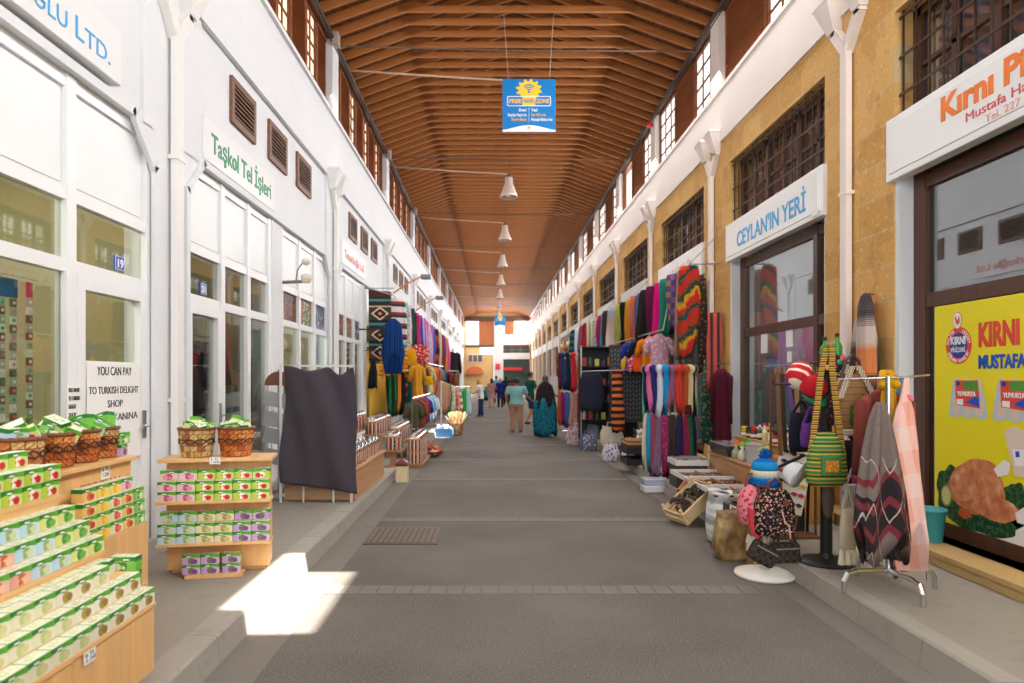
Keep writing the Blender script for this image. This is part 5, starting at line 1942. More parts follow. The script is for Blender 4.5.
# second slanting rack farther on, with printed panel
t = thing('clothes_rack', 'white slanting clothes rack beyond the low kerbside one', 'clothes rack', (-1.6, 21.2, 0))
MB().tube([(0, 0, 1.5), (0.25, 6.0, 1.15)], 0.02).build('rail', M('white_rail', (232, 232, 232), 0.4), t)
for y, z in ((0.0, 1.5), (6.0, 1.15)):
    MB().tube([(0.04 * y, y, z), (0.04 * y, y, 0.0 if y > 9 else PAVE)], 0.02).tube([(0.04 * y - 0.25, y, PAVE + 0.02), (0.04 * y + 0.2, y, PAVE + 0.02)], 0.02).build('upright', M('white_rail', (232, 232, 232), 0.4), t)
for i, (cl, nm) in enumerate(((('dots', (190, 130, 90), (236, 220, 190)), 'tan dotted'), (('dots', (190, 60, 60), (240, 220, 210)), 'red dotted'), (('plain', (40, 160, 90)), 'emerald'), (('floral', (236, 220, 190), (190, 70, 90)), 'cream flowered'),
                               (('plain', (236, 226, 210)), 'cream'), (('floral', (200, 90, 110), (240, 230, 220)), 'rose flowered'), (('plain', (230, 200, 120)), 'straw yellow'), (('bands', (230, 230, 230), (190, 120, 60)), 'banded'))):
    y = 0.45 + 0.7 * i
    hang('hanging_scarf', '%s scarf on the white slanting rack' % nm, 'scarf', (-1.6 + 0.042 * y, 21.2 + y, 1.5 - 0.0583 * y - 0.01), scarf(0.95, 0.36, 130 + i, 0.07), cloth(*cl), 0.4, 'scarves on the white slanting rack', hook=0)
# more clothes beyond, and a black jacket and a brown bag on the rail end
hang('hanging_jacket', 'black leather jacket at the far end of the white-wall rail', 'jacket', (-2.0, 33.5, 2.95), drape(150, shirt_prof(1.5, 0.35, 0.14), 4, 0.2), cloth('plain', (44, 38, 42)), 0.5, None, 0.06, [sleeve(-1, 0.35, 0.9, 0.1), sleeve(1, 0.35, 0.9, 0.1)])
tag(MB().tube([(XL, 33.5, 2.97), (-1.9, 33.5, 2.97)], 0.014).build('hanging_bar', BLACKM), 'thin bar on the white wall holding the black leather jacket', 'bar')
hbag('leather_bag', 'tan leather rucksack hanging far along the white wall', (-2.1, 38.5, 3.0), 0.75, 1.0, 0.4, M('tan_leather', (176, 96, 52), 0.5), 0.18)
tag(MB().tube([(XL, 38.5, 2.98), (-2.0, 38.5, 2.98)], 0.014).build('hanging_bar', BLACKM), 'thin bar on the white wall holding the tan rucksack', 'bar')
t = thing('clothes_rack', 'distant rack of green and white dresses near the woman in jeans', 'clothes rack', (-1.25, 27.2, 0))
MB().tube([(-0.35, 0, 1.25), (0.35, 0.3, 1.25)], 0.018).build('rail', CHROME, t)
for x in (-0.35, 0.35):
    MB().tube([(x, 0.15 + x * 0.43, 1.25), (x, 0.15 + x * 0.43, 0.02)], 0.018).tube([(x, -0.1, 0.02), (x, 0.4, 0.02)], 0.018).build('upright', CHROME, t)
for i, (c_, nm) in enumerate((((200, 190, 200), 'pale lilac'), ((170, 150, 160), 'dusty mauve'), ((120, 200, 170), 'sea green'), ((60, 170, 90), 'green'), ((190, 230, 230), 'icy white'))):
    x = -0.28 + 0.14 * i
    hang('hanging_dress', '%s dress on the distant rack near the woman in jeans' % nm, 'dress', (-1.25 + x, 27.35 + x * 0.43, 1.235), drape(160 + i, shirt_prof(1.0, 0.15, 0.06), 4, 0.3), cloth('plain', c_), 1.1, 'dresses on the distant rack', 0.05)
t = thing('clothes_rack', 'far rack of maroon and brown coats against the white wall', 'clothes rack', (-1.95, 29.6, 0))
MB().tube([(-0.5, 0, 1.9), (0.5, 0, 1.9)], 0.02).build('rail', CHROME, t)
for x in (-0.5, 0.5):
    MB().tube([(x, 0, 1.9), (x, 0, PAVE)], 0.02).tube([(x, -0.2, PAVE + 0.02), (x, 0.2, PAVE + 0.02)], 0.02).build('upright', CHROME, t)
for i, (c_, nm) in enumerate((((120, 40, 50), 'maroon'), ((96, 70, 60), 'brown'), ((60, 48, 50), 'charcoal'), ((150, 60, 60), 'brick'), ((130, 90, 70), 'fawn'))):
    hang('hanging_coat', '%s coat on the far rack against the white wall' % nm, 'coat', (-2.35 + 0.2 * i, 29.6, 1.88), drape(170 + i, shirt_prof(1.1, 0.13, 0.06), 4, 0.25), cloth('plain', c_), 1.1, 'coats on the far rack', 0.05, [sleeve(-1, 0.13, 0.5, 0.05, 0.03), sleeve(1, 0.13, 0.5, 0.05, 0.03)])
# straw basket, blue crate and floor goods
t = thing('straw_basket', 'straw basket of dried grass standing on the street', 'basket', (-1.02, 19.1, 0))
MB().lathe([(0.15, 0), (0.2, 0.02), (0.22, 0.30), (0.23, 0.34), (0.2, 0.34), (0.17, 0.05), (0.02, 0.05)], 24).build('basket_body', wicker('wicker_2', (150, 100, 60), (190, 150, 100), (170, 120, 80)), t)
gr_ = MB()
for i in range(60):
    a, r0 = RND.uniform(0, 6.28), RND.uniform(0.02, 0.15)
    gr_.tube([(r0 * cos(a), r0 * sin(a), 0.05), (r0 * 1.4 * cos(a), r0 * 1.4 * sin(a), 0.4), (r0 * 2.2 * cos(a + 0.3), r0 * 2.2 * sin(a + 0.3), 0.45 + RND.uniform(0.05, 0.22))], [0.006, 0.008, 0.016], 5)
o = gr_.build('dried_grass', M('dried_grass', (216, 186, 140), 0.9, 0, 0.15, 10), t)
o['kind'] = 'stuff'
t = thing('plastic_crate', 'blue plastic crate of white packets beside the straw basket', 'crate', (-1.32, 18.6, 0))
MB().box(-0.24, 0.24, -0.18, 0.18, 0, 0.02).box(-0.24, -0.22, -0.18, 0.18, 0.02, 0.22).box(0.22, 0.24, -0.18, 0.18, 0.02, 0.22).box(-0.22, 0.22, -0.18, -0.16, 0.02, 0.22).box(-0.22, 0.22, 0.16, 0.18, 0.02, 0.22).build('crate_body', M('crate_blue', (90, 150, 210), 0.4), t)
pk = MB()
for i in range(10):
    pk.bbox(-0.2 + 0.08 * (i % 5), -0.13 + 0.08 * (i % 5), -0.13 + 0.14 * (i // 5), -0.02 + 0.14 * (i // 5), 0.02, 0.26 + 0.03 * (i % 3), 0.01)
pk.build('packets', M('packet_white', (224, 232, 240), 0.5), t)
t = thing('fruit_bowl', 'wide bowl of red and orange trinkets on the street edge', 'bowl', (-1.25, 13.9, 0))
MB().lathe([(0.1, 0), (0.14, 0.01), (0.27, 0.10), (0.29, 0.12), (0.26, 0.11), (0.1, 0.03), (0.02, 0.03)], 28).build('bowl', M('brown_bowl', (150, 100, 60), 0.5), t)
for i in range(16):
    a = 2.4 * i
    rr = 0.22 * sqrt((i % 11) / 11)
    f_ = MB()
    f_.sm = True
    f_.ball((rr * cos(a), rr * sin(a), 0.10 + 0.06 * (i // 11) + 0.04 * (1 - rr / 0.22)), (0.055, 0.05, 0.045), 10, 8).build('trinket', M('trinket_%d' % (i % 4), ((206, 50, 40), (226, 120, 50), (236, 200, 170), (160, 40, 50))[i % 4], 0.5), t)
for i, (x, y, c_, nm) in enumerate(((-1.55, 13.75, (150, 150, 160), 'grey'), (-1.42, 14.1, (190, 60, 60), 'red'), (-1.6, 14.2, (70, 70, 90), 'slate'))):
    f_ = MB()
    f_.sm = True
    f_.lathe([(0.05, 0), (0.13, 0.02), (0.15, 0.14), (0.11, 0.28), (0.06, 0.36), (0.08, 0.40), (0.02, 0.41)], 18)
    tag(f_.build('pouch_bag', cloth('floral', c_, (230, 226, 220)), None, (x, y, PAVE if x < -1.55 else 0)), '%s patterned pouch bag on the ground by the bowl of trinkets' % nm, 'bag')

# ================================================================== THE STONE SIDE
# ---- poster in the near window
PX = XR + 0.155
t = thing('window_poster', 'yellow advertising poster with roast chicken filling the lower shop window', 'poster', (PX, 5.875, 0.30))
t.scale = (1, 1.06, 1.05)
YELP = M('poster_yellow', (240, 226, 30), 0.45, 0, 0.02)
# the poster faces the street: its local x runs towards the camera (-Y)
def flat(pts, m, nm, dz):
    """outline PTS in poster metres (right, up) at DZ in front of the sheet"""
    return MB().prism([(-p[0], p[1]) for p in pts], 0, -dz, -dz + 0.0012).build(nm, m, t)


def disc(cx, cz, rx, rz, n=32):
    return [(cx + rx * cos(2 * pi * i / n), cz + rz * sin(2 * pi * i / n)) for i in range(n)]


MB().box(0, 0.004, -2.78, 0, 0, 1.82).build('sheet', YELP, t)
PRED, PBLU, PWHT = M('print_red', (226, 76, 56), 0.45), M('print_blue', (20, 60, 150), 0.45), M('print_white', (244, 244, 244), 0.45)
PMID = M('print_midblue', (24, 84, 196), 0.45)
flat(disc(0.285, 1.49, 0.145, 0.145), PRED, 'logo_ring', 0.002)
flat(disc(0.285, 1.49, 0.098, 0.098), PBLU, 'logo_disc', 0.0035)
flat(disc(0.275, 1.685, 0.05, 0.068, 24), PRED, 'logo_badge_edge', 0.0035)
flat(disc(0.275, 1.685, 0.044, 0.062, 24), PWHT, 'logo_badge', 0.005)
flat([(0.25, 1.70), (0.262, 1.665), (0.285, 1.65), (0.305, 1.67), (0.302, 1.72), (0.29, 1.705), (0.282, 1.69), (0.272, 1.69), (0.266, 1.715), (0.256, 1.72)], PRED, 'logo_bird', 0.0065)
text('lettering', 'KIRNI', PWHT, (-0.006, -0.285, 1.50), FACE_R, 0.085, t, 0.165, 'CENTER', bold=0.002)
text('lettering', 'PİLİÇLERİ', PWHT, (-0.006, -0.285, 1.44), FACE_R, 0.05, t, 0.155, 'CENTER')
for body, a0, a1, rr, up in (('KALİTE', 175, 112, 0.121, 1), ('LEZZET', 68, 5, 0.121, 1), ('SAĞLIKLI BEYAZ ET', 205, 335, 0.121, -1)):
    n = len(body)
    for i, ch in enumerate(body):
        if ch == ' ': continue
        a = radians(a0 + (a1 - a0) * (i + 0.5) / n)
        if up > 0: r0, tilt = rr - 0.012, a - pi / 2
        else: r0, tilt = rr + 0.012, a + pi / 2
        o = text('logo_letter', ch, PWHT, (-0.0045, -(0.285 + r0 * cos(a)), 1.49 + r0 * sin(a)), FACE_R, 0.036, t, None, 'CENTER')
        o.rotation_euler = (Euler(FACE_R).to_matrix() @ Matrix.Rotation(tilt, 3, 'Z')).to_euler()
text('lettering', 'KIRNI', PRED, (-0.003, -0.50, 1.475), FACE_R, 0.24, t, 0.39, bold=0.010)
text('lettering', 'PİLİÇ', PRED, (-0.003, -0.98, 1.475), FACE_R, 0.24, t, 0.38, bold=0.010)
text('lettering', 'MUSTAFA', PMID, (-0.003, -0.50, 1.31), FACE_R, 0.135, t, 0.45, bold=0.005)
text('lettering', 'HACI', PMID, (-0.003, -1.02, 1.31), FACE_R, 0.135, t, 0.26, bold=0.005)
# egg cartons
CART, EGG = M('print_carton', (190, 206, 210), 0.45), M('print_egg', (222, 200, 186), 0.45)
GRS = M('print_green', (84, 150, 60), 0.45)
for ox in (0.17, 0.64):
    flat0 = flat
    flat = lambda pts, m_, nm, dz, f_=flat0: f_([(q0, q1 + 0.15) for q0, q1 in pts], m_, nm, dz)
    flat([(ox, 0.80), (ox + 0.05, 1.06), (ox + 0.09, 1.09), (ox + 0.16, 1.06), (ox + 0.2, 1.09), (ox + 0.27, 1.06), (ox + 0.30, 1.09), (ox + 0.36, 1.06), (ox + 0.43, 0.80), (ox + 0.36, 0.775), (ox + 0.29, 0.80), (ox + 0.22, 0.775), (ox + 0.14, 0.80), (ox + 0.07, 0.775)], CART, 'printed_carton', 0.002)
    for i in range(3):
        flat(disc(ox + 0.09 + 0.125 * i, 0.86, 0.05, 0.06, 20), EGG, 'printed_egg', 0.003)
        flat(disc(ox + 0.10 + 0.115 * i, 1.03, 0.04, 0.045, 20), EGG, 'printed_egg', 0.003)
    flat([(ox + 0.09, 0.88), (ox + 0.08, 1.07), (ox + 0.33, 1.07), (ox + 0.35, 0.86)], PRED, 'printed_label', 0.0042)
    flat([(ox + 0.17, 1.0), (ox + 0.165, 1.065), (ox + 0.325, 1.065), (ox + 0.33, 0.99)], GRS, 'printed_meadow', 0.0054)
    flat(disc(ox + 0.115, 1.045, 0.022, 0.018, 16), PBLU, 'printed_mark', 0.0054)
    flat([(ox + 0.20, 0.90), (ox + 0.30, 0.95), (ox + 0.34, 0.945), (ox + 0.345, 0.87)], PMID, 'printed_flash', 0.0054)
    flat([(ox + 0.10, 0.885), (ox + 0.10, 0.925), (ox + 0.17, 0.925), (ox + 0.17, 0.88)], PWHT, 'printed_barcode', 0.0054)
    text('lettering', 'YUMURTA', PWHT, (-0.006, -ox - 0.11, 1.10), FACE_R, 0.05, t, 0.2, bold=0.001)
    flat = flat0
# roast chicken on a bed of greens
DGR = Sh('print_dark_greens', 0.5)
DGR.xyz()
DGR.col(DGR.mix(DGR.noise(30, 5).gt(0.52), C(20, 54, 34), C(44, 104, 56)))
DGR = DGR.m
RST = Sh('print_roast', 0.5)
RST.xyz()
RST.col(RST.ramp(RST.noise(7, 5), [(0.3, C(150, 72, 40)), (0.5, C(196, 116, 74)), (0.7, C(226, 160, 116))]))
RST = RST.m
RST2 = Sh('print_roast_light', 0.5)
RST2.xyz()
RST2.col(RST2.ramp(RST2.noise(9, 5), [(0.3, C(176, 92, 54)), (0.55, C(214, 140, 96)), (0.7, C(236, 180, 140))]))
RST2 = RST2.m


def blob(cx, cz, rx, rz, seed, k=0.08, n=40, rot=0.0):
    r = random.Random(seed)
    ph = [r.uniform(0, 6.28) for _ in range(3)]
    o = []
    for i in range(n):
        a = 2 * pi * i / n
        q = 1 + k * sin(5 * a + ph[0]) + k * 0.6 * sin(9 * a + ph[1])
        x, z = rx * q * cos(a), rz * q * sin(a)
        o.append((cx + x * cos(rot) - z * sin(rot), cz + x * sin(rot) + z * cos(rot)))
    return o


flat(disc(0.66, 0.19, 0.44, 0.14, 40), PWHT, 'printed_plate', 0.002)
flat(blob(0.20, 0.34, 0.17, 0.20, 1), DGR, 'printed_greens', 0.0032)
flat(blob(0.50, 0.20, 0.40, 0.12, 2, 0.06), DGR, 'printed_greens', 0.0034)
flat(blob(0.86, 0.36, 0.13, 0.15, 3), DGR, 'printed_greens', 0.0034)
flat(blob(0.47, 0.41, 0.30, 0.19, 5, 0.03, 40, 0.1), RST, 'printed_roast', 0.005)
flat(blob(0.34, 0.42, 0.15, 0.13, 8, 0.03, 30, 0.5), RST2, 'printed_thigh', 0.0056)
flat(blob(0.50, 0.56, 0.19, 0.075, 6, 0.03, 30, 0.12), RST2, 'printed_wing', 0.0062)
flat(blob(0.62, 0.44, 0.12, 0.10, 12, 0.03, 30, 0.2), RST2, 'printed_breast', 0.0058)
flat(blob(0.70, 0.29, 0.20, 0.085, 7, 0.03, 30, 0.10), RST2, 'printed_leg', 0.0062)
flat(disc(0.15, 0.30, 0.062, 0.085, 24), M('print_lemon', (150, 150, 80), 0.45), 'printed_lemon', 0.0066)
flat(disc(0.15, 0.30, 0.048, 0.07, 24), M('print_lemon_pale', (206, 200, 130), 0.45), 'printed_lemon', 0.0074)
flat([(0.66, 0.58), (0.76, 0.66), (0.82, 0.64), (0.80, 0.56), (0.70, 0.53)], PWHT, 'printed_frill', 0.0072)
flat([(0.86, 0.30), (0.94, 0.36), (1.0, 0.32), (0.98, 0.24), (0.88, 0.24)], PWHT, 'printed_frill', 0.0072)
flat(blob(0.36, 0.20, 0.07, 0.04, 11), M('print_tomato', (190, 90, 50), 0.45), 'printed_tomato', 0.0066)
flat([(0.76, 0.86), (0.84, 0.90), (0.94, 0.88), (1.02, 0.62), (0.98, 0.56), (0.86, 0.56)], M('print_pack', (226, 212, 196), 0.45), 'printed_pack', 0.0076)
flat([(0.86, 0.63), (0.84, 0.74), (0.94, 0.75), (0.97, 0.64)], PWHT, 'printed_label', 0.0086)
flat([(0.87, 0.69), (0.865, 0.73), (0.90, 0.735), (0.905, 0.695)], PMID, 'printed_mark', 0.0096)

# teal bucket on the stone step
t = thing('bucket', 'teal plastic bucket on the stone step beside the yellow poster', 'bucket', (3.60, 5.62, 0.261))
b_ = MB()
b_.sm = True
b_.lathe([(0.085, 0), (0.09, 0.004), (0.118, 0.25), (0.126, 0.252), (0.126, 0.268), (0.112, 0.268), (0.085, 0.012), (0.01, 0.012)], 26)
b_.build('bucket_body', M('bucket_teal', (66, 160, 170), 0.4), t)
MB().tube([(0.118 * cos(a), 0.118 * sin(a), 0.25 - 0.04 * sin(a)) for a in [pi * i / 16 for i in range(17)]], 0.004, 6).build('handle', STEEL, t)

# ---- orange and grey poncho on the pier
def woven_poncho(stops, bands):
    s = Sh('woven_poncho', 0.9)
    x, y, z = s.xyz()
    f = (z * -0.95) + (s.noise(3, 2) - 0.5) * 0.03
    c = s.ramp(f, [(q, C(c_)) for q, c_ in stops])
    band = (f.gt(bands[0][0]) * f.lt(bands[0][1])).max(f.gt(bands[1][0]) * f.lt(bands[1][1]))
    s.col(s.mix(band * ((z * 58).frac()).lt(0.5) * 0.8, c, C(52, 44, 46)))
    s.bump(s.noise(120, 2), 0.2, 0.004)
    return s.m


t = thing('poncho', 'grey and orange banded woven poncho hung on the sandstone pier', 'poncho', (3.56, 6.53, 2.36), -pi / 2)
drape(21, [(0.02, 0.03, 0.03), (0.0, 0.06, 0.04), (-0.12, 0.11, 0.05), (-0.4, 0.19, 0.055), (-0.8, 0.26, 0.06), (-1.15, 0.30, 0.055), (-1.25, 0.29, 0.05)], 5, 0.4, 64, 0.10, 0.01).build('back_panel', woven_poncho(
    [(0.0, (214, 134, 84)), (0.14, (214, 150, 110)), (0.24, (190, 176, 168)), (0.40, (178, 164, 158)), (0.46, (80, 72, 74)), (0.66, (44, 40, 44)), (0.76, (212, 132, 84)), (0.95, (206, 120, 70))], ((0.38, 0.5), (0.66, 0.76))), t)
drape(22, [(0.035, 0.02, 0.02), (0.015, 0.05, 0.04), (-0.08, 0.09, 0.05), (-0.35, 0.125, 0.06), (-0.75, 0.13, 0.06), (-1.1, 0.12, 0.05), (-1.2, 0.10, 0.045)], 4, 0.5, 56, 0.10, 0.02).build('front_flap', woven_poncho(
    [(0.0, (60, 52, 54)), (0.16, (84, 76, 76)), (0.24, (196, 178, 168)), (0.40, (196, 180, 170)), (0.48, (210, 128, 74)), (0.70, (208, 124, 70)), (0.80, (60, 50, 50)), (0.95, (40, 36, 38))], ((0.12, 0.26), (0.68, 0.82))), t, (0.11, -0.05, 0))
MB().tube([(0, 0.09, 0.04), (0, 0.0, 0.05), (0, 0.0, 0.02)], 0.006, 6).build('hook', M('black_metal', (36, 35, 36), 0.45, 0.3), t)

# ---- chrome four-legged stand with shawls
sx, sy = 2.70, 4.66
t = thing('garment_stand', 'chrome four-legged stand with a long arm, hung with shawls, on the pavement', 'stand', (sx, sy, PAVE))
st_ = MB()
st_.tube([(0, 0, 0.10), (0, 0, 1.46)], 0.017, 12)
st_.build('pole', CHROME, t)
for a in (radians(-85), radians(5), radians(95), radians(190)):
    d = (cos(a), sin(a))
    MB().tube([(0, 0, 0.14), (d[0] * 0.24, d[1] * 0.24, 0.145), (d[0] * 0.31, d[1] * 0.31, 0.13), (d[0] * 0.335, d[1] * 0.335, 0.08), (d[0] * 0.34, d[1] * 0.34, 0.0)], 0.018, 10).build('leg', CHROME, t)
MB().tube([(-0.28, 0.10, 1.44), (0.0, 0.02, 1.45), (0.12, 0.0, 1.455), (0.27, -0.02, 1.47)], 0.008).build('arm', CHROME, t)
SHW = Sh('grey_shawl', 0.95)
x, y, z = SHW.xyz()
f = z * -1.0
base = SHW.mix(SHW.noise(40, 3), C(104, 92, 88), C(128, 114, 108))
dd = (((x + y * 0.4) * 4.2).frac() - 0.5).abs()
g1 = (f + dd * 0.35)
blk = g1.gt(0.64) * g1.lt(1.0)
c = SHW.mix(blk, base, C(40, 32, 34))
mar = ((f + dd * 0.5 + (x * 3).sin() * 0.05) * 5.5).frac()
c = SHW.mix((mar.gt(0.70)) * f.gt(0.40) * (1 * f.lt(0.95)), c, C(118, 44, 54))
ln = ((f - dd * 0.9) * 3.1).frac()
c = SHW.mix(ln.lt(0.045) * f.gt(0.35), c, C(190, 172, 164))
SHW.col(c)
SHW.bump(SHW.noise(150, 2), 0.25, 0.004)


def fringe(x0, x1, y0, z, n, L, r=0.005):
    m = MB()
    for i in range(n):
        xx = x0 + (x1 - x0) * i / (n - 1)
        dx = RND.uniform(-0.012, 0.012)
        m.tube([(xx, y0 + RND.uniform(-0.03, 0.03), z + 0.05), (xx + dx, y0 + RND.uniform(-0.03, 0.03), z - L * RND.uniform(0.75, 1.05))], [r, r * 0.5], 4)
    return m


t = thing('shawl', 'grey wool shawl with black and maroon diamonds hanging from the chrome stand', 'shawl', (2.575, 4.54, 1.43))
drape(31, [(0.01, 0.02, 0.02), (-0.02, 0.035, 0.035), (-0.10, 0.065, 0.055), (-0.30, 0.105, 0.075), (-0.6, 0.15, 0.09), (-0.86, 0.175, 0.08), (-0.94, 0.165, 0.06)], 5, 0.6, 72, 0.14).build('cloth', SHW.m, t)
fringe(-0.12, 0.12, 0, -0.95, 34, 0.12).build('fringe', M('black_fringe', (36, 30, 32), 0.9), t)
for s_ in ():
    pass
t = thing('cardigan', 'rust-maroon knitted cardigan on a hanger behind the grey shawl', 'cardigan', (2.78, 4.84, 1.54))
drape(33, [(0.0, 0.03, 0.03), (-0.05, 0.09, 0.05), (-0.14, 0.15, 0.06), (-0.6, 0.16, 0.065), (-1.0, 0.17, 0.07)], 5, 0.25).build('cloth', cloth('pinstripe', (122, 58, 50), (136, 68, 58), (112, 54, 48)), t)
for sg in (-1, 1):
    sleeve(sg, 0.14, 0.5, 0.055, 0.05).build('sleeve', cloth('pinstripe', (122, 58, 50), (136, 68, 58), (112, 54, 48)), t)
MB().tube([(0, 0, 0.0), (0, 0, 0.03), (0.012, 0, 0.045)], 0.004, 6).build('hanger_hook', HANG, t)
fringe(-0.15, 0.15, 0, -0.98, 20, 0.10).build('fringe', M('black_fringe', (36, 30, 32), 0.9), t)
PNK = Sh('pink_shawl', 0.9)
x, y, z = PNK.xyz()
a = ((x * 7 + z * 1.2).frac()).lt(0.5)
b = ((z * 3.1 - x * 0.6).frac()).lt(0.5)
c = PNK.mix(a, C(240, 190, 176), C(238, 206, 200))
c = PNK.mix(b * 0.8, c, PNK.mix(a, C(236, 162, 146), C(240, 190, 178)))
PNK.col(c)
t = thing('shawl', 'pale pink checked shawl knotted over the end of the chrome stand arm', 'shawl', (2.80, 4.62, 1.60))
drape(37, [(0.0, 0.012, 0.012), (-0.06, 0.02, 0.02), (-0.16, 0.035, 0.03), (-0.22, 0.055, 0.045), (-0.45, 0.09, 0.07), (-0.8, 0.125, 0.08), (-1.08, 0.14, 0.07), (-1.18, 0.12, 0.05)], 4, 0.55, 64, 0.2, 0.06).build('cloth', PNK.m, t)
MB().tube([(-0.02, 0, -0.10), (0.02, -0.03, -0.14), (0.03, 0.02, -0.17), (-0.02, 0.02, -0.15)], 0.014, 8).build('knot', M('rose_knot', (226, 120, 130), 0.8), t)
t = thing('scarf', 'mustard yellow scarf tied in a knot on the chrome stand arm', 'scarf', (2.735, 4.72, 1.605))
k_ = MB()
k_.sm = True
k_.ball((0, 0, -0.03), (0.062, 0.05, 0.045)).tube([(-0.04, 0, -0.02), (-0.02, 0.03, 0.03), (0.03, 0.03, 0.03), (0.05, 0, -0.02)], 0.026, 10).ball((-0.035, -0.02, -0.05), (0.04, 0.04, 0.035)).ball((0.04, -0.02, -0.05), (0.04, 0.04, 0.035))
k_.build('knot', cloth('plain', (214, 160, 30)), t)
drape(39, [(-0.05, 0.03, 0.03), (-0.12, 0.05, 0.035), (-0.35, 0.06, 0.04), (-0.62, 0.065, 0.04)], 3, 0.4).build('tail', cloth('ombre', (220, 168, 40), (190, 140, 40), (120, 70, 130), (90, 40, 90)), t)

# ---- black pedestal stand with bags and caps
bx, by = 2.62, 5.36
t = thing('bag_stand', 'black round-based stand hung with bags and caps on the pavement', 'stand', (bx, by, PAVE))
MB().lathe([(0.20, 0), (0.205, 0.012), (0.17, 0.03), (0.06, 0.045), (0.045, 0.08), (0.042, 0.8), (0.04, 1.62), (0.02, 1.64)], 30).build('post', BLACKM, t)
for i, (dx, dy, z) in enumerate(((-0.36, 0.10, 1.40), (0.40, -0.10, 1.46), (0.30, 0.12, 1.33), (-0.05, -0.30, 1.52), (0.04, 0.36, 1.20), (0.06, 0.56, 1.26))):
    MB().tube([(0, 0, z), (dx, dy, z), (dx * 1.06, dy * 1.06, z + 0.03)], 0.009).build('arm', BLACKM, t)
MB().bbox(-0.10, 0.14, -0.08, 0.08, 1.56, 1.575, 0.004).build('top_shelf', BLACKM, t)
GRB = cloth('bands', (64, 120, 66), (92, 146, 72), (214, 180, 60), (64, 120, 66), (40, 70, 44), (80, 136, 70), (196, 120, 50), (64, 120, 66), k=4.2)
t = thing('shoulder_bag', 'green striped woven shoulder bag on long striped straps', 'bag', (2.46, 5.03, 1.80))
b = MB()
b.sm = True
n = 40
rings = []
for q, w, d in ((-0.60, 0.065, 0.03), (-0.66, 0.10, 0.045), (-0.76, 0.135, 0.06), (-0.88, 0.152, 0.065), (-0.97, 0.146, 0.055), (-1.0, 0.10, 0.03)):
    rings.append([(w * (abs(cos(a)) ** 0.6) * (1 if cos(a) >= 0 else -1), d * sin(a), q) for a in [2 * pi * i / n for i in range(n)]])
b.loft(rings).build('bag_body', GRB, t)
for sg in (-1, 1):
    s2 = MB()
    s2.loft([[(cx_ - 0.022, -0.012 * sg - 0.01, zz), (cx_ + 0.022, -0.012 * sg - 0.01, zz), (cx_ + 0.022, -0.012 * sg, zz), (cx_ - 0.022, -0.012 * sg, zz)] for cx_, zz in ((0.012 * sg + 0.02, 0.03), (0.035 * sg, -0.15), (0.07 * sg, -0.45), (0.115 * sg, -0.78))])
    s2.build('strap', cloth('bands', (206, 160, 50), (70, 110, 60), (220, 190, 90), (50, 60, 44), (190, 90, 50), k=7.0), t)
MB().bbox(-0.07, 0.075, -0.082, -0.05, -0.915, -0.76, 0.012).build('front_pocket', cloth('plain', (70, 128, 72)), t)
EMB = cloth('floral', (200, 120, 40), (230, 190, 60), (170, 50, 50), (60, 60, 120), k=3.2)
MB().bbox(-0.045, 0.05, -0.09, -0.07, -0.885, -0.80, 0.004).build('embroidered_patch', EMB, t)
t = thing('backpack', 'brown woven backpack with striped edge and embroidered square', 'bag', (2.685, 5.10, 1.73))
BRB = cloth('bands', (136, 100, 64), (150, 114, 74), (136, 100, 64), (150, 114, 74), (128, 92, 58), k=5)
b = MB()
b.sm = True
rings = []
for q, w, d in ((-0.10, 0.05, 0.04), (-0.17, 0.09, 0.06), (-0.26, 0.125, 0.075), (-0.42, 0.13, 0.08), (-0.53, 0.125, 0.07), (-0.56, 0.11, 0.05)):
    rings.append([(w * (abs(cos(a)) ** 0.55) * (1 if cos(a) >= 0 else -1), d * sin(a), q) for a in [2 * pi * i / n for i in range(n)]])
b.loft(rings).build('bag_body', BRB, t)
for sg in (-1, 1):
    MB().loft([[(sg * (0.02 + 0.11 * q) - 0.022, -0.05 - 0.035 * q, -0.04 - 0.24 * q), (sg * (0.02 + 0.11 * q) + 0.022, -0.05 - 0.035 * q, -0.04 - 0.24 * q), (sg * (0.02 + 0.11 * q) + 0.022, -0.04 - 0.035 * q, -0.04 - 0.24 * q), (sg * (0.02 + 0.11 * q) - 0.022, -0.04 - 0.035 * q, -0.04 - 0.24 * q)] for q in (0, 0.3, 0.6, 1.0)]).build('striped_edge', cloth('pinstripe', (230, 220, 200), (70, 48, 40), (214, 200, 180), (120, 80, 50), k=5), t)
MB().bbox(-0.125, 0.125, -0.085, -0.05, -0.555, -0.51, 0.01).build('striped_band', cloth('bands', (230, 220, 200), (80, 56, 44), (210, 196, 176), k=18), t)
MB().bbox(-0.055, 0.065, -0.092, -0.07, -0.47, -0.33, 0.004).build('patch_border', cloth('plain', (60, 96, 40)), t)
MB().bbox(-0.04, 0.05, -0.097, -0.08, -0.455, -0.345, 0.003).build('embroidered_patch', cloth('floral', (40, 40, 30), (230, 200, 60), (190, 60, 40), k=4), t)
MB().tube([(-0.08, 0, -0.14), (-0.05, 0, 0.0), (0.0, 0, 0.04), (0.05, 0, 0.0), (0.08, 0, -0.14)], 0.013).build('strap', M('dark_leather', (66, 46, 38), 0.5), t)


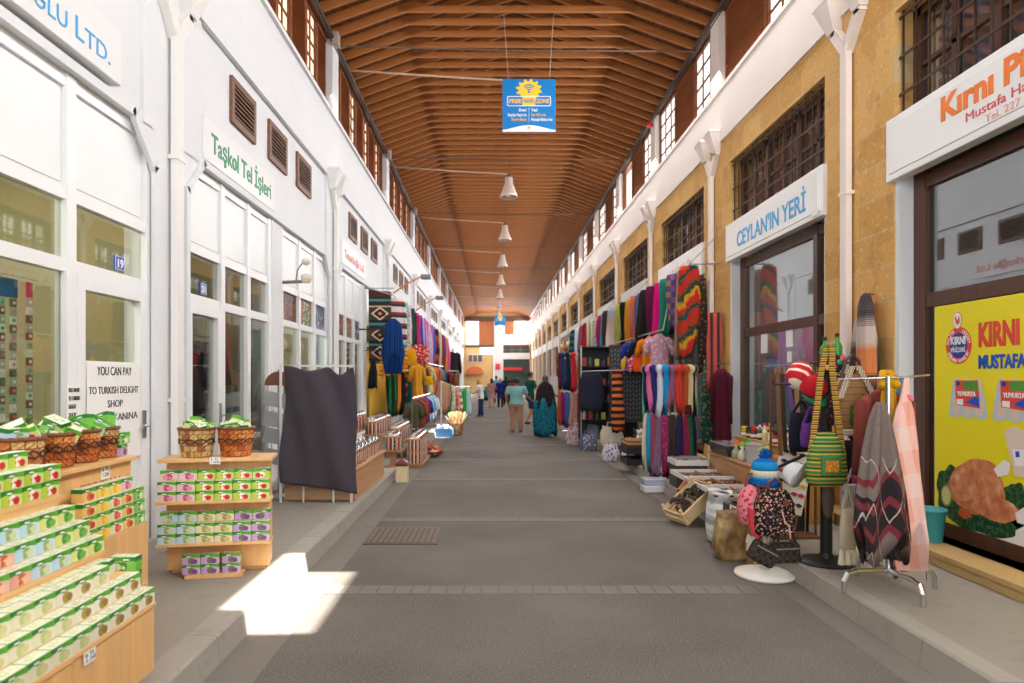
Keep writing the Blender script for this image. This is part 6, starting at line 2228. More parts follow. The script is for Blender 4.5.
def cap(name, label, loc, rz, mtl, brim_m, tilt=0.0):
    t = thing(name, label, 'cap', loc, rz)
    t.rotation_euler = (tilt, 0, rz)
    b = MB()
    b.sm = True
    b.lathe([(0.098, 0), (0.10, 0.02), (0.095, 0.06), (0.075, 0.10), (0.04, 0.125), (0.008, 0.132)], 26).build('crown', mtl, t)
    o_ = []
    i_ = []
    for k in range(15):
        a = pi * (0.08 + 0.84 * k / 14)
        o_.append((0.098 * cos(a), -0.098 * sin(a)))
        i_.append((0.105 * cos(a), -0.09 * sin(a) - 0.085 * sin(a) ** 1.3))
    MB().loft([[(p[0], p[1], h - 0.10 * abs(p[0])) for p in o_ + i_[::-1]] for h in (-0.002, 0.006)]).build('brim', brim_m, t)
    MB().ball((0, 0, 0.132), (0.01, 0.01, 0.006), 10, 6).build('button', brim_m, t)
    return t


cap('baseball_cap', 'red baseball cap with a green brim on the bag stand', (2.50, 5.34, 1.50), 0.15, cloth('plain', (190, 30, 44)), cloth('plain', (30, 130, 80)), 0.75)
cap('baseball_cap', 'white cap hanging low beside the green shoulder bag', (2.41, 5.36, 0.82), 0.7, cloth('plain', (232, 232, 236)), cloth('plain', (226, 226, 232)), -1.1)
t = thing('knitted_hat', 'red and white striped knitted hat above the red cap', 'hat', (2.47, 5.46, 1.585))
t.rotation_euler = (0.6, -0.5, 0)
b = MB()
b.sm = True
b.lathe([(0.10, -0.02), (0.11, 0.0), (0.105, 0.08), (0.075, 0.13), (0.02, 0.15)], 24).build('hat_body', cloth('pinstripe', (200, 36, 48), (236, 226, 206), (200, 36, 48), k=1.4), t)
t = thing('beaded_mask', 'black beaded pouch with flower motifs beside the green glass bottles', 'pouch', (2.60, 5.22, 1.71))
b = MB()
b.sm = True
b.ball((0, 0, 0), (0.085, 0.04, 0.075), 20, 12).build('pouch_body', cloth('plain', (52, 36, 36)), t)
for dx, dz, c_ in ((-0.03, 0.015, (206, 110, 60)), (0.035, 0.01, (40, 150, 130)), (0.0, -0.035, (190, 60, 70)), (0.06, 0.04, (220, 80, 110)), (-0.055, -0.03, (214, 170, 90))):
    b = MB()
    b.lathe([(0.02, 0), (0.022, 0.006), (0.008, 0.012)], 12)
    b.build('bead_flower', M('bead_%d%d' % (c_[0], c_[1]), c_, 0.4), t, (dx, -0.034 + 0.2 * (dx * dx + dz * dz), dz)).rotation_euler = (pi / 2, 0, 0)
for i, (dx, h) in enumerate(((-0.04, 0.17), (0.055, 0.2))):
    t = thing('glass_bottle', ('shorter green glass bottle on top of the bag stand', 'taller green glass bottle with a black cap on the bag stand')[i], 'bottle', (bx + dx + 0.04, by + 0.02, PAVE + 1.5755))
    b = MB()
    b.sm = True
    b.lathe([(0.034, 0), (0.038, 0.008), (0.038, h * 0.6), (0.03, h * 0.72), (0.014, h * 0.82), (0.014, h), (0.005, h)], 18).build('bottle_body', M('bottle_green', (60, 130, 50), 0.15), t)
    MB().lathe([(0.016, h), (0.016, h + 0.025), (0.006, h + 0.03)], 14).build('cap', BLACKM, t)
t = thing('shoulder_bag', 'black pouch bag with a beaded medallion behind the green bag straps', 'bag', (2.62, 5.16, 1.56))
b = MB()
b.sm = True
b.lathe([(0.02, -0.33), (0.07, -0.31), (0.095, -0.22), (0.085, -0.10), (0.05, -0.04), (0.02, -0.02)], 22).build('bag_body', cloth('floral', (34, 28, 32), (60, 46, 52), (150, 60, 60)), t)
for i in range(8):
    a = 2 * pi * i / 8
    MB().ball((0.04 * cos(a), -0.092, -0.2 + 0.04 * sin(a)), 0.010, 8, 6).build('bead', M('bead_mix%d' % (i % 3), ((200, 80, 60), (220, 190, 90), (90, 120, 170))[i % 3], 0.4), t)
MB().tube([(-0.04, 0, -0.05), (0, 0, 0.10), (0.04, 0, -0.05)], 0.007).build('strap', BLACKM, t)
hbag('cloth_bag', 'violet drawstring bag behind the red cap', (2.66, 5.72, 1.36), 0.16, 0.2, 0.1, cloth('plain', (110, 60, 140)), 0.14)
hbag('cloth_bag', 'navy cloth bag hanging behind the belts', (2.68, 5.92, 1.42), 0.22, 0.34, 0.12, cloth('plain', (32, 32, 50)), 0.12)
hbag('cloth_bag', 'black cloth bag below the brown backpack', (2.80, 5.45, 1.20), 0.24, 0.36, 0.12, cloth('plain', (30, 28, 32)), 0.1)
hbag('cloth_bag', 'bright pink pouch below the black cloth bag', (2.86, 5.30, 1.02), 0.14, 0.16, 0.08, cloth('plain', (206, 50, 110)), 0.1)
hbag('cloth_bag', 'white and grey dotted round pouch low on the bag stand', (2.70, 5.12, 0.92), 0.16, 0.17, 0.14, cloth('dots', (206, 200, 204), (120, 110, 120), k=2), 0.12)
t = hbag('drawstring_bag', 'cream drawstring bag with tassels hanging low on the bag stand', (2.62, 5.03, 0.80), 0.115, 0.30, 0.09, cloth('plain', (206, 196, 170)), 0.16)
for dx in (-0.05, 0.0, 0.05):
    ts = MB()
    ts.lathe([(0.006, -0.46), (0.012, -0.48), (0.022, -0.55), (0.024, -0.575), (0.004, -0.575)], 12, (dx, 0, 0)).build('tassel', M('tassel_cream', (222, 214, 190), 0.9), t)
t = thing('hanging_pouch', 'long grey-brown knitted pouch hanging against the black post', 'pouch', (2.585, 5.26, 0.86))
b = MB()
b.sm = True
b.lathe([(0.015, 0), (0.035, -0.04), (0.045, -0.2), (0.03, -0.32), (0.008, -0.34)], 16).build('pouch_body', cloth('plain', (96, 84, 78)), t)
tag(drape(44, [(0, 0.02, 0.02), (-0.05, 0.05, 0.03), (-0.3, 0.06, 0.035), (-0.45, 0.05, 0.03)], 3, 0.3).build('hanging_scarf', cloth('floral', (60, 110, 150), (190, 190, 70), (150, 70, 130)), None, (2.97, 5.15, 1.62)), 'small blue and yellow printed scarf beside the brown backpack', 'scarf')
tag(drape(45, [(0, 0.015, 0.015), (-0.05, 0.045, 0.03), (-0.3, 0.05, 0.035), (-0.42, 0.04, 0.03)], 3, 0.3).build('hanging_scarf', cloth('plain', (30, 130, 160)), None, (3.03, 5.05, 1.60)), 'small teal scarf beside the rust cardigan', 'scarf')

# ---- rack of belts
t = thing('belt_rack', 'dark wooden rack crowded with hanging belts behind the caps', 'rack', (2.76, 6.25, PAVE))
BKW = wood('belt_rack_wood', (112, 70, 44), 0.6, 2, 1, 0.5)
MB().box(-0.22, -0.205, -0.01, 0.01, 0.0, 1.50).box(0.19, 0.205, -0.01, 0.01, 0, 1.50).box(-0.205, 0.19, -0.01, 0.01, 1.47, 1.50).box(-0.205, 0.19, -0.01, 0.01, 0.95, 0.98).box(-0.24, 0.22, -0.12, 0.12, 0, 0.015).build('frame', BKW, t)
BC = [((120, 84, 60), 'tan'), ((60, 44, 40), 'brown'), ((108, 66, 140), 'violet'), ((36, 32, 32), 'black'), ((150, 120, 80), 'sand'), ((40, 36, 40), 'charcoal'), ((50, 40, 36), 'dark brown'), ((34, 30, 34), 'matt black'), ((80, 60, 50), 'umber')]
for i, (c_, nm) in enumerate(BC):
    x0 = 2.58 + 0.042 * i
    L = 0.74 - 0.05 * (i % 3)
    m = MB()
    w = 0.019
    off = 0.10 if nm == 'violet' else 0.02
    m.loft([[(x0 + off * q - w, 6.185 - 0.03 * q, PAVE + 1.49 - L * q), (x0 + off * q + w, 6.185 - 0.03 * q, PAVE + 1.49 - L * q), (x0 + off * q + w, 6.192 - 0.03 * q, PAVE + 1.49 - L * q), (x0 + off * q - w, 6.192 - 0.03 * q, PAVE + 1.49 - L * q)] for q in (0, 0.3, 0.6, 1.0)])
    t = thing('belt', '%s leather belt hanging on the dark wooden rack' % nm, 'belt', (0, 0, 0), 0, 'belts on the wooden rack')
    m.build('strap', M('belt_' + nm.replace(' ', '_'), c_, 0.45), t)
    MB().tube([(x0 - 0.02, 6.18, PAVE + 1.49), (x0 + 0.02, 6.18, PAVE + 1.49), (x0 + 0.02, 6.18, PAVE + 1.545), (x0 - 0.02, 6.18, PAVE + 1.545)], 0.004, 6, closed=True).build('buckle', M('brass', (190, 160, 96), 0.3, 0.9), t)

# ---- sunglasses board
t = thing('sunglasses_board', 'leaning white board of sunglasses beside the blue bobble hat', 'display board', (2.52, 6.02, PAVE))
t.rotation_euler = (radians(-14), radians(14), radians(-14))
MB().bbox(-0.14, 0.14, 0.0, 0.05, 0.28, 0.86, 0.004).build('board', M('cream_board_panel', (222, 216, 206), 0.5), t)
MB().box(-0.13, -0.10, 0.05, 0.08, 0.0, 0.6).box(0.10, 0.13, 0.05, 0.08, 0.0, 0.6).build('strut', BKW, t)
SGC = [(30, 30, 32), (30, 30, 32), (50, 60, 140), (30, 28, 30), (190, 40, 90), (36, 34, 36), (30, 30, 30), (220, 180, 40), (34, 32, 32), (180, 40, 70), (30, 30, 34), (60, 60, 66)]
for i in range(12):
    xx, zz = (-0.07 + 0.14 * (i % 2)), 0.81 - 0.09 * (i // 2)
    m_ = M('shades_%d' % (i % 5), SGC[i], 0.25)
    p = thing('sunglasses', '%s sunglasses on the leaning board, row %s, %s' % (('black', 'glossy black', 'blue', 'dark', 'magenta', 'slim black', 'plain black', 'yellow', 'wide black', 'crimson', 'jet black', 'grey')[i], ORD[i // 2], ('street side', 'wall side')[i % 2]), 'sunglasses', (0, 0, 0), 0, 'sunglasses on the leaning board')
    p.matrix_world = Matrix.Translation(t.location) @ t.rotation_euler.to_matrix().to_4x4() @ Matrix.Translation((xx, -0.012, zz))
    fr = MB()
    for sg in (-1, 1):
        fr.ball((sg * 0.028, 0, 0), (0.025, 0.006, 0.018), 12, 6)
    fr.box(-0.012, 0.012, -0.004, 0.004, 0.002, 0.009)
    fr.build('lenses', m_, p)
    for sg in (-1, 1):
        MB().box(sg * 0.052 - 0.003, sg * 0.052 + 0.003, -0.004, 0.010, -0.006, 0.006).build('temple', m_, p)

# ---- white-based stand with bobble hat, backpack, purses
hx, hy = 2.20, 5.52
t = thing('hat_stand', 'small stand with a round white base in the gutter, topped by a bobble hat', 'stand', (hx, hy, 0))
b = MB()
b.sm = True
b.lathe([(0.225, 0), (0.236, 0.012), (0.232, 0.03), (0.15, 0.05), (0.05, 0.058), (0.02, 0.06)], 40).build('base', M('white_base', (222, 218, 208), 0.5), t)
MB().lathe([(0.045, 0.055), (0.035, 0.075), (0.016, 0.085), (0.014, 0.90), (0.01, 0.91)], 18).build('pole', M('cream_pole', (206, 198, 180), 0.4), t)
MB().tube([(-0.16, -0.03, 0.66), (0.18, -0.03, 0.66)], 0.008).build('cross_bar', STEEL, t)
MB().ball((0.0, 0, 0.84), (0.075, 0.075, 0.09), 16, 12).build('head_form', M('cream_pole', (206, 198, 180), 0.4), t)
t = thing('bobble_hat', 'blue and cream striped knitted bobble hat', 'hat', (hx, hy, 0.80))


def ribbed(prof, n=60, k=0.035):
    m = MB()
    m.sm = True
    m.loft([[(r * (1 + k * sin(20 * a)) * cos(a), r * (1 + k * sin(20 * a)) * sin(a), z) for a in [2 * pi * i / n for i in range(n)]] for r, z in prof])
    return m


ribbed([(0.085, -0.075), (0.118, -0.072), (0.122, -0.045), (0.116, -0.022), (0.10, -0.02)]).build('cuff', cloth('plain', (14, 84, 160)), t)
ribbed([(0.108, -0.022), (0.110, 0.0), (0.108, 0.005)]).build('sky_band', cloth('plain', (30, 140, 200)), t)
ribbed([(0.107, 0.004), (0.106, 0.055), (0.105, 0.058)]).build('cream_band', cloth('plain', (232, 226, 200)), t)
ribbed([(0.105, 0.057), (0.10, 0.095), (0.085, 0.125), (0.05, 0.15), (0.01, 0.158)]).build('crown', cloth('bands', (18, 100, 176), (30, 140, 200), k=2.0), t)
pb = MB()
rr = random.Random(4)
for i in range(90):
    a, q = rr.uniform(0, 6.28), rr.uniform(-1, 1)
    d = Vector((sqrt(1 - q * q) * cos(a), sqrt(1 - q * q) * sin(a), q))
    pb.tube([tuple(Vector((0, 0, 0.185)) + d * 0.01), tuple(Vector((0, 0, 0.185)) + d * 0.048)], [0.012, 0.006], 5)
pb.build('bobble', cloth('plain', (16, 92, 168)), t)
FLB = cloth('floral', (34, 28, 32), (214, 150, 140), (226, 206, 160), (220, 120, 110), k=2.4)
t = thing('backpack', 'black backpack with small pastel printed motifs under the bobble hat', 'bag', (hx + 0.02, hy - 0.13, 0.36))
b = MB()
b.sm = True
rings = []
for q, w, d in ((0.0, 0.135, 0.05), (0.02, 0.155, 0.075), (0.12, 0.165, 0.085), (0.25, 0.155, 0.08), (0.33, 0.12, 0.065), (0.365, 0.07, 0.04), (0.37, 0.03, 0.02)):
    rings.append([(w * (abs(cos(a)) ** 0.6) * (1 if cos(a) >= 0 else -1), d * (abs(sin(a)) ** 0.8) * (1 if sin(a) >= 0 else -1), q) for a in [2 * pi * i / 40 for i in range(40)]])
b.loft(rings).build('bag_body', FLB, t)
MB().bbox(-0.105, 0.105, -0.115, -0.07, 0.02, 0.17, 0.02).build('front_pocket', FLB, t)
BRL = M('brown_strap', (120, 62, 40), 0.5)
MB().tube([(-0.06, 0, 0.35), (-0.05, -0.02, 0.42), (0.0, -0.02, 0.45), (0.05, -0.02, 0.42), (0.06, 0, 0.35)], 0.01).build('strap', BRL, t)
MB().tube([(-0.13, -0.04, 0.26), (-0.15, -0.05, 0.40), (-0.05, -0.03, 0.38)], 0.01).build('strap', BRL, t)
MB().bbox(0.04, 0.085, -0.09, -0.06, 0.24, 0.285, 0.004).build('leather_patch', BRL, t)
MB().tube([(0.02, -0.10, 0.22), (0.04, -0.12, 0.12), (0.07, -0.12, 0.10), (0.08, -0.12, 0.0)], 0.006).build('cord', M('cord_pink', (214, 170, 140), 0.7), t)
t = thing('shoulder_bag', 'pink flowered bag with a red purse flap beside the black backpack', 'bag', (hx - 0.115, hy - 0.02, 0.38))
b = MB()
b.sm = True
b.lathe([(0.05, 0.04), (0.10, 0.06), (0.115, 0.16), (0.10, 0.26), (0.06, 0.34), (0.02, 0.36)], 22).build('bag_body', cloth('floral', (226, 130, 140), (190, 50, 70), (90, 150, 150), k=1.6), t)
MB().tube([(-0.06, 0, 0.30), (-0.02, 0, 0.45), (0.06, 0.02, 0.44), (0.10, 0.02, 0.34)], 0.012).build('strap', BRL, t)
p_ = MB()
p_.loft([[(-0.07, -0.12, 0.20), (0.0, -0.135, 0.17), (0.055, -0.13, 0.00), (0.0, -0.13, -0.05), (-0.05, -0.125, 0.02)], [(-0.07, -0.09, 0.20), (0.0, -0.105, 0.17), (0.055, -0.10, 0.00), (0.0, -0.10, -0.05), (-0.05, -0.095, 0.02)]]).build('purse_flap', M('purse_red', (200, 44, 60), 0.5), t)
for i, (dx, nm) in enumerate(((-0.10, 'taupe belt bag to the kerb side of the white-based stand'), (0.12, 'brown check belt bag under the pastel print backpack'))):
    t = thing('belt_bag', nm, 'bag', (hx + dx, hy - 0.12, 0.14))
    t.rotation_euler = (0, 0.5 if i == 0 else -0.05, 0)
    MB().bbox(-0.11, 0.11, -0.05, 0.05, 0.0, 0.16, 0.03).build('bag_body', cloth('check', (58, 48, 46), (74, 62, 58), (44, 38, 36), k=3), t)
    MB().box(-0.09, 0.09, -0.056, -0.05, 0.115, 0.125).build('zip', STEEL, t)
    MB().tube([(-0.1, 0, 0.12), (-0.06, 0.02, 0.24), (0.06, 0.02, 0.24), (0.1, 0, 0.12)], 0.01).build('strap', BLACKM, t)

# ---- woven chair-like panel and mustard bag behind
t = thing('side_cabinet', 'ochre wooden cabinet behind the bag stand on the pavement', 'cabinet', (3.14, 6.92, PAVE))
MB().box(-0.22, 0.22, -0.2, 0.2, 0.05, 0.62).box(-0.2, 0.2, -0.18, 0.18, 0, 0.05).build('carcass', wood('ochre_wood', (176, 124, 58), 0.75, 2, 1, 0.5), t)
MB().bbox(-0.24, 0.24, -0.22, 0.22, 0.62, 0.645, 0.004).build('top', wood('ochre_wood', (176, 124, 58), 0.75, 2, 1, 0.5), t)
hbag('woven_bag', 'mustard woven bag slung before the ochre cabinet', (2.72, 6.35, 0.92), 0.26, 0.26, 0.14, cloth('check', (160, 104, 40), (190, 130, 56), (140, 86, 34), k=4), 0.18)
tag(MB().tube([(2.38, 6.02, PAVE), (2.38, 6.05, PAVE + 0.5), (2.44, 6.04, PAVE + 0.62), (2.9, 6.2, PAVE + 0.78), (2.95, 6.35, PAVE + 0.76), (2.95, 6.4, PAVE)], 0.014).build('chair_frame', BLACKM), 'bent black tube frame standing before the ochre cabinet', 'frame')

# ---- stepped counter with bottles and jars in front of the blue lettered shop
CTR = wood('counter_wood', (178, 136, 92), 0.8, 1, 0.8, 0.5)
t = thing('stall_counter', 'stepped wooden counter of bottles before the blue lettered shop', 'counter', (0, 0, PAVE))
MB().box(3.20, 3.60, 7.3, 9.0, 0.11, 0.67).box(3.20, 3.40, 7.3, 9.0, 0.0, 0.11).build('carcass', CTR, t)
MB().box(2.86, 3.19, 7.3, 9.0, 0, 0.46).build('lower_carcass', CTR, t)
MB().bbox(3.18, 3.62, 7.28, 9.02, 0.67, 0.695, 0.004).build('upper_top', CTR, t)
MB().bbox(2.83, 3.20, 7.28, 9.02, 0.46, 0.485, 0.004).build('lower_top', CTR, t)
BOT = [((190, 150, 30), 'amber'), ((60, 90, 40), 'green'), ((150, 30, 40), 'ruby'), ((40, 40, 30), 'dark'), ((220, 210, 190), 'clear'), ((200, 90, 40), 'orange'), ((110, 40, 60), 'plum'), ((230, 200, 90), 'honey')]
CAPC = [((230, 200, 30), 'yellow'), ((30, 30, 30), 'black'), ((200, 40, 50), 'red'), ((230, 230, 226), 'white'), ((220, 60, 120), 'pink')]
rr = random.Random(12)
k = 0
labels_used = set()
for row_ in range(3):
    for i in range(9):
        y = 8.82 - 0.165 * i + 0.02 * rr.random()
        x = 3.26 + 0.125 * row_
        c_, nm = BOT[(i * 3 + row_ * 5) % 8]
        cc_, cn = CAPC[(i + 2 * row_) % 5]
        sq = (i < 2) or rr.random() < 0.3
        h = 0.11 if sq else 0.14 + 0.08 * rr.random()
        t = thing('jar' if sq else 'bottle', '%s %s with %s cap, %s row of the stepped counter, %s from far end' % (nm, 'jar' if sq else 'bottle', cn, ORD[row_], ORD[i]), 'jar' if sq else 'bottle', (x, y, PAVE + 0.6955), 0, 'bottles and jars on the stepped counter')
        r0 = 0.044 if sq else 0.03
        b = MB()
        b.sm = True
        pr = [(r0 * 0.95, 0), (r0, 0.005), (r0, h * 0.82), (r0 * 0.8, h * 0.9), (r0 * 0.8, h)] if sq else [(r0 * 0.95, 0), (r0, 0.005), (r0, h * 0.55), (r0 * 0.8, h * 0.68), (r0 * 0.38, h * 0.8), (r0 * 0.38, h)]
        b.lathe(pr, 16).build('glass_body', M('glass_' + nm, c_, 0.15, 0, 0.1), t)
        MB().lathe([(r0 * (0.95 if sq else 0.5), h - 0.005), (r0 * (0.95 if sq else 0.5), h + 0.022), (0.004, h + 0.024)], 14).build('cap', M('cap_' + cn, cc_, 0.4), t)
        MB().lathe([(r0 * 1.015, h * 0.18), (r0 * 1.015, h * 0.5)], 16, cap=False).build('paper_label', M('label_%d' % ((i + row_) % 3), ((236, 230, 214), (210, 190, 120), (230, 236, 230))[(i + row_) % 3], 0.6), t)
# lower step: dark tray, clear tub, bags with flower tags
t = thing('plastic_tray', 'shallow dark plastic tray with a clear lid at the far end of the lower step', 'tray', (3.01, 8.62, PAVE + 0.4855))
MB().loft([[(sx_ * w, sy_ * d, z) for sx_, sy_ in ((-1, -1), (1, -1), (1, 1), (-1, 1))] for w, d, z in ((0.14, 0.30, 0), (0.17, 0.33, 0.10), (0.18, 0.34, 0.105), (0.18, 0.34, 0.12), (0.16, 0.32, 0.125))]).build('tray_body', M('tray_dark', (60, 58, 60), 0.3), t)
MB().bbox(-0.17, 0.17, -0.33, 0.33, 0.126, 0.15, 0.008).build('lid', M('lid_grey', (130, 130, 132), 0.2), t)
t = thing('plastic_tub', 'translucent grey plastic tub on the lower step of the counter', 'tub', (2.98, 7.75, PAVE + 0.4855))
MB().lathe([(0.09, 0), (0.115, 0.20), (0.125, 0.205), (0.125, 0.22), (0.11, 0.22), (0.085, 0.01), (0.01, 0.01)], 26).build('tub_body', M('tub_grey', (176, 178, 180), 0.25), t)
MB().lathe([(0.08, 0.012), (0.095, 0.10), (0.01, 0.11)], 22).build('contents', M('tub_contents', (130, 120, 110), 0.8), t)
TGC = [((150, 210, 40), 'lime'), ((240, 150, 40), 'orange'), ((230, 226, 120), 'pale yellow'), ((60, 190, 80), 'green'), ((240, 120, 40), 'deep orange'), ((200, 220, 60), 'yellow-green')]
for i, (x, y, z, c_) in enumerate(((2.92, 7.98, 0.485, 0), (3.05, 7.98, 0.485, 1), (3.02, 7.52, 0.485, 2), (3.08, 8.2, 0.485, 3), (2.92, 8.18, 0.485, 4), (2.92, 7.42, 0.485, 5))):
    cc_, nm = TGC[c_]
    t = thing('soap_bag', 'cellophane bag with a %s flower tag on the lower step of the counter' % nm, 'bag', (x, y, PAVE + z + 0.0005), 0, 'tagged bags on the lower step')
    b = MB()
    b.sm = True
    b.lathe([(0.045, 0), (0.055, 0.03), (0.05, 0.09), (0.015, 0.13), (0.03, 0.16)], 14).build('bag_body', M('cello_%d' % (i % 3), ((206, 206, 190), (150, 160, 130), (190, 170, 190))[i % 3], 0.25, 0, 0.2, 30), t)
    fl_ = [((0.032 + 0.008 * cos(8 * a)) * cos(a), 0.19 + (0.032 + 0.008 * cos(8 * a)) * sin(a)) for a in [2 * pi * q / 40 for q in range(40)]]
    MB().prism(fl_, 1, -0.004, 0.004).build('flower_tag', M('tag_' + nm.replace(' ', '_'), cc_, 0.5), t)
    MB().tube([(0, 0.0, 0.13), (0, 0, 0.19)], 0.003, 5).build('stick', TREST, t)

# ---- trays of jewellery on crates at the kerb
JEW = [Sh('jewellery_%d' % i, 0.35, 0.3) for i in range(3)]
for i, s in enumerate(JEW):
    s.xyz()
    d, vc = s.vor(60)
    s.col(s.ramp(d, [(0.0, C(((232, 232, 236), (190, 90, 60), (200, 206, 214))[i])), (0.45, C(((150, 146, 150), (96, 50, 40), (120, 110, 110))[i])), (0.7, C(70, 52, 40))]))
    s.bump(d, 1.0, 0.02)
CRT = M('crate_black', (38, 38, 40), 0.5)
for i, y in enumerate((7.25, 8.35)):
    t = thing('plastic_crate', 'black plastic crate carrying the jewellery trays, %s end' % ('near', 'far')[i], 'crate', (2.72, y, PAVE))
    m = MB().box(-0.16, 0.18, -0.26, 0.26, 0, 0.02).box(-0.16, 0.18, -0.26, 0.26, 0.215, 0.235)
    for a_, b_, c_, d_ in ((-0.16, -0.145, -0.26, 0.26), (0.165, 0.18, -0.26, 0.26), (-0.145, 0.165, -0.26, -0.245), (-0.145, 0.165, 0.245, 0.26)):
        m.box(a_, b_, c_, d_, 0.02, 0.06).box(a_, b_, c_, d_, 0.14, 0.215)
    for yy in (-0.25, -0.12, 0.0, 0.12, 0.25):
        m.box(-0.16, -0.145, yy - 0.012, yy + 0.012, 0.06, 0.14).box(0.165, 0.18, yy - 0.012, yy + 0.012, 0.06, 0.14)
    m.build('crate_body', CRT, t)
    MB().box(-0.14, 0.16, -0.24, 0.24, 0.2, 0.214).build('slatted_base', CRT, t)
for i in range(3):
    y = 7.12 + 0.64 * i
    t = thing('jewellery_tray', 'white-rimmed wooden tray of jewellery on black crates, %s from the sack' % ORD[i], 'tray', (2.58, y, PAVE + 0.236), 0, 'jewellery trays on the crates')
    MB().box(-0.31, 0.31, -0.31, 0.31, 0, 0.012).build('tray_base', M('tray_wood', (150, 110, 76), 0.6), t)
    wr_ = M('tray_rim', (214, 212, 208), 0.4)
    MB().box(-0.315, -0.295, -0.315, 0.315, 0.0, 0.05).box(0.295, 0.315, -0.315, 0.315, 0.0, 0.05).box(-0.295, 0.295, -0.315, -0.295, 0.0, 0.05).box(-0.295, 0.295, 0.295, 0.315, 0.0, 0.05).build('rim', wr_, t)
    MB().box(-0.008, 0.008, -0.29, 0.29, 0.012, 0.04).build('divider', TREST, t)
    jb = MB()
    for q in range(150):
        x0, y0 = rr.uniform(-0.26, 0.26), rr.uniform(-0.26, 0.26)
        rw, rl = rr.uniform(0.006, 0.014), rr.uniform(0.008, 0.03)
        jb.ball((x0, y0, 0.018), (rw, rl, 0.010), 6, 4)
    o = jb.build('trinkets', JEW[i].m, t)
    o['kind'] = 'stuff'
t = thing('jewellery_tray', 'small white tray beyond the jewellery trays by the scarf racks', 'tray', (2.62, 9.15, PAVE + 0.30))
MB().box(-0.22, 0.22, -0.22, 0.22, 0, 0.07).build('tray_base', M('tray_rim', (214, 212, 208), 0.4), t)
o = MB().box(-0.19, 0.19, -0.19, 0.19, 0.07, 0.085).build('trinkets', JEW[0].m, t)
t = thing('wooden_box', 'dark wooden box under the small white tray', 'box', (2.62, 9.15, PAVE))
MB().bbox(-0.2, 0.2, -0.2, 0.2, 0, 0.30, 0.006).build('box_body', M('dark_box', (70, 60, 56), 0.6), t)
MB().box(-0.14, 0.14, -0.206, -0.2, 0.10, 0.2).build('front_panel', M('dark_box_panel', (88, 74, 66), 0.6), t)

# ---- tilted fruit crate of dark goods
t = thing('wooden_crate', 'small slatted wooden crate tilted against the kerb, full of dark goods', 'crate', (2.22, 7.55, 0.175))
t.rotation_euler = (radians(4), radians(-36), radians(22))
CW = wood('crate_slat', (226, 196, 150), 0.8, 0, 1.2, 0.7)
m = MB()
for z in (0.0, 0.09):
    m.box(-0.26, 0.26, -0.17, -0.16, z, z + 0.06).box(-0.26, 0.26, 0.16, 0.17, z, z + 0.06)
    m.box(-0.26, -0.25, -0.16, 0.16, z, z + 0.06).box(0.25, 0.26, -0.16, 0.16, z, z + 0.06)
for x in (-0.25, 0.225):
    for y in (-0.16, 0.135):
        m.box(x, x + 0.025, y, y + 0.025, -0.002, 0.20)
m.box(-0.22, 0.22, -0.178, -0.168, 0.02, 0.15)
m.build('slats', CW, t)
MB().box(-0.25, 0.25, -0.16, 0.16, -0.004, 0.006).build('crate_base', CW, t)
m = MB()
for i in range(26):
    a = rr.uniform(0, 6.28)
    x0, y0 = rr.uniform(-0.2, 0.2), rr.uniform(-0.12, 0.12)
    m.tube([(x0 - 0.06 * cos(a), y0 - 0.04 * sin(a), 0.06 + 0.1 * rr.random()), (x0, y0, 0.11 + 0.08 * rr.random()), (x0 + 0.06 * cos(a), y0 + 0.04 * sin(a), 0.08 + 0.08 * rr.random())], 0.018, 6)
o = m.build('dark_goods', M('dark_goods', (62, 48, 44), 0.7, 0, 0.3, 20), t)
o['kind'] = 'stuff'
tag(MB().tube([(2.14, 7.84, 0.30), (2.30, 8.02, 0.42), (2.36, 8.1, 0.40)], 0.028).build('rolled_leather', M('rolled_tan', (150, 86, 56), 0.6)), 'rolled tan leather piece leaning in the tilted crate', 'leather roll')

# ---- sacks by the kerb
def sack(name, label, loc, w, d, h, mtl, seed, wob=0.05):
    r = random.Random(seed)
    ph = [r.uniform(0, 6.28) for _ in range(4)]
    m = MB()
    m.sm = True
    n = 44
    rings = []
    for j in range(15):
        q = j / 14
        f = 0.86 + 0.16 * sin(pi * min(1, q * 1.15)) - 0.05 * q
        ring = []
        for i in range(n):
            a = 2 * pi * i / n
            k = f * (1 + wob * sin(4 * a + ph[0] + 3 * q) + wob * 0.5 * sin(9 * a + ph[1] - 9 * q))
            c, s_ = cos(a), sin(a)
            ring.append((w / 2 * k * (abs(c) ** 0.7) * (1 if c >= 0 else -1), d / 2 * k * (abs(s_) ** 0.7) * (1 if s_ >= 0 else -1), h * q + 0.012 * sin(3 * a + ph[2]) * q))
        rings.append(ring)
    rings.append([(x * 0.86, y * 0.86, z - 0.04) for x, y, z in rings[-1]])
    m.loft(rings)
    t = thing(name, label, 'sack', loc)
    m.build('sack_body', mtl, t)
    return t


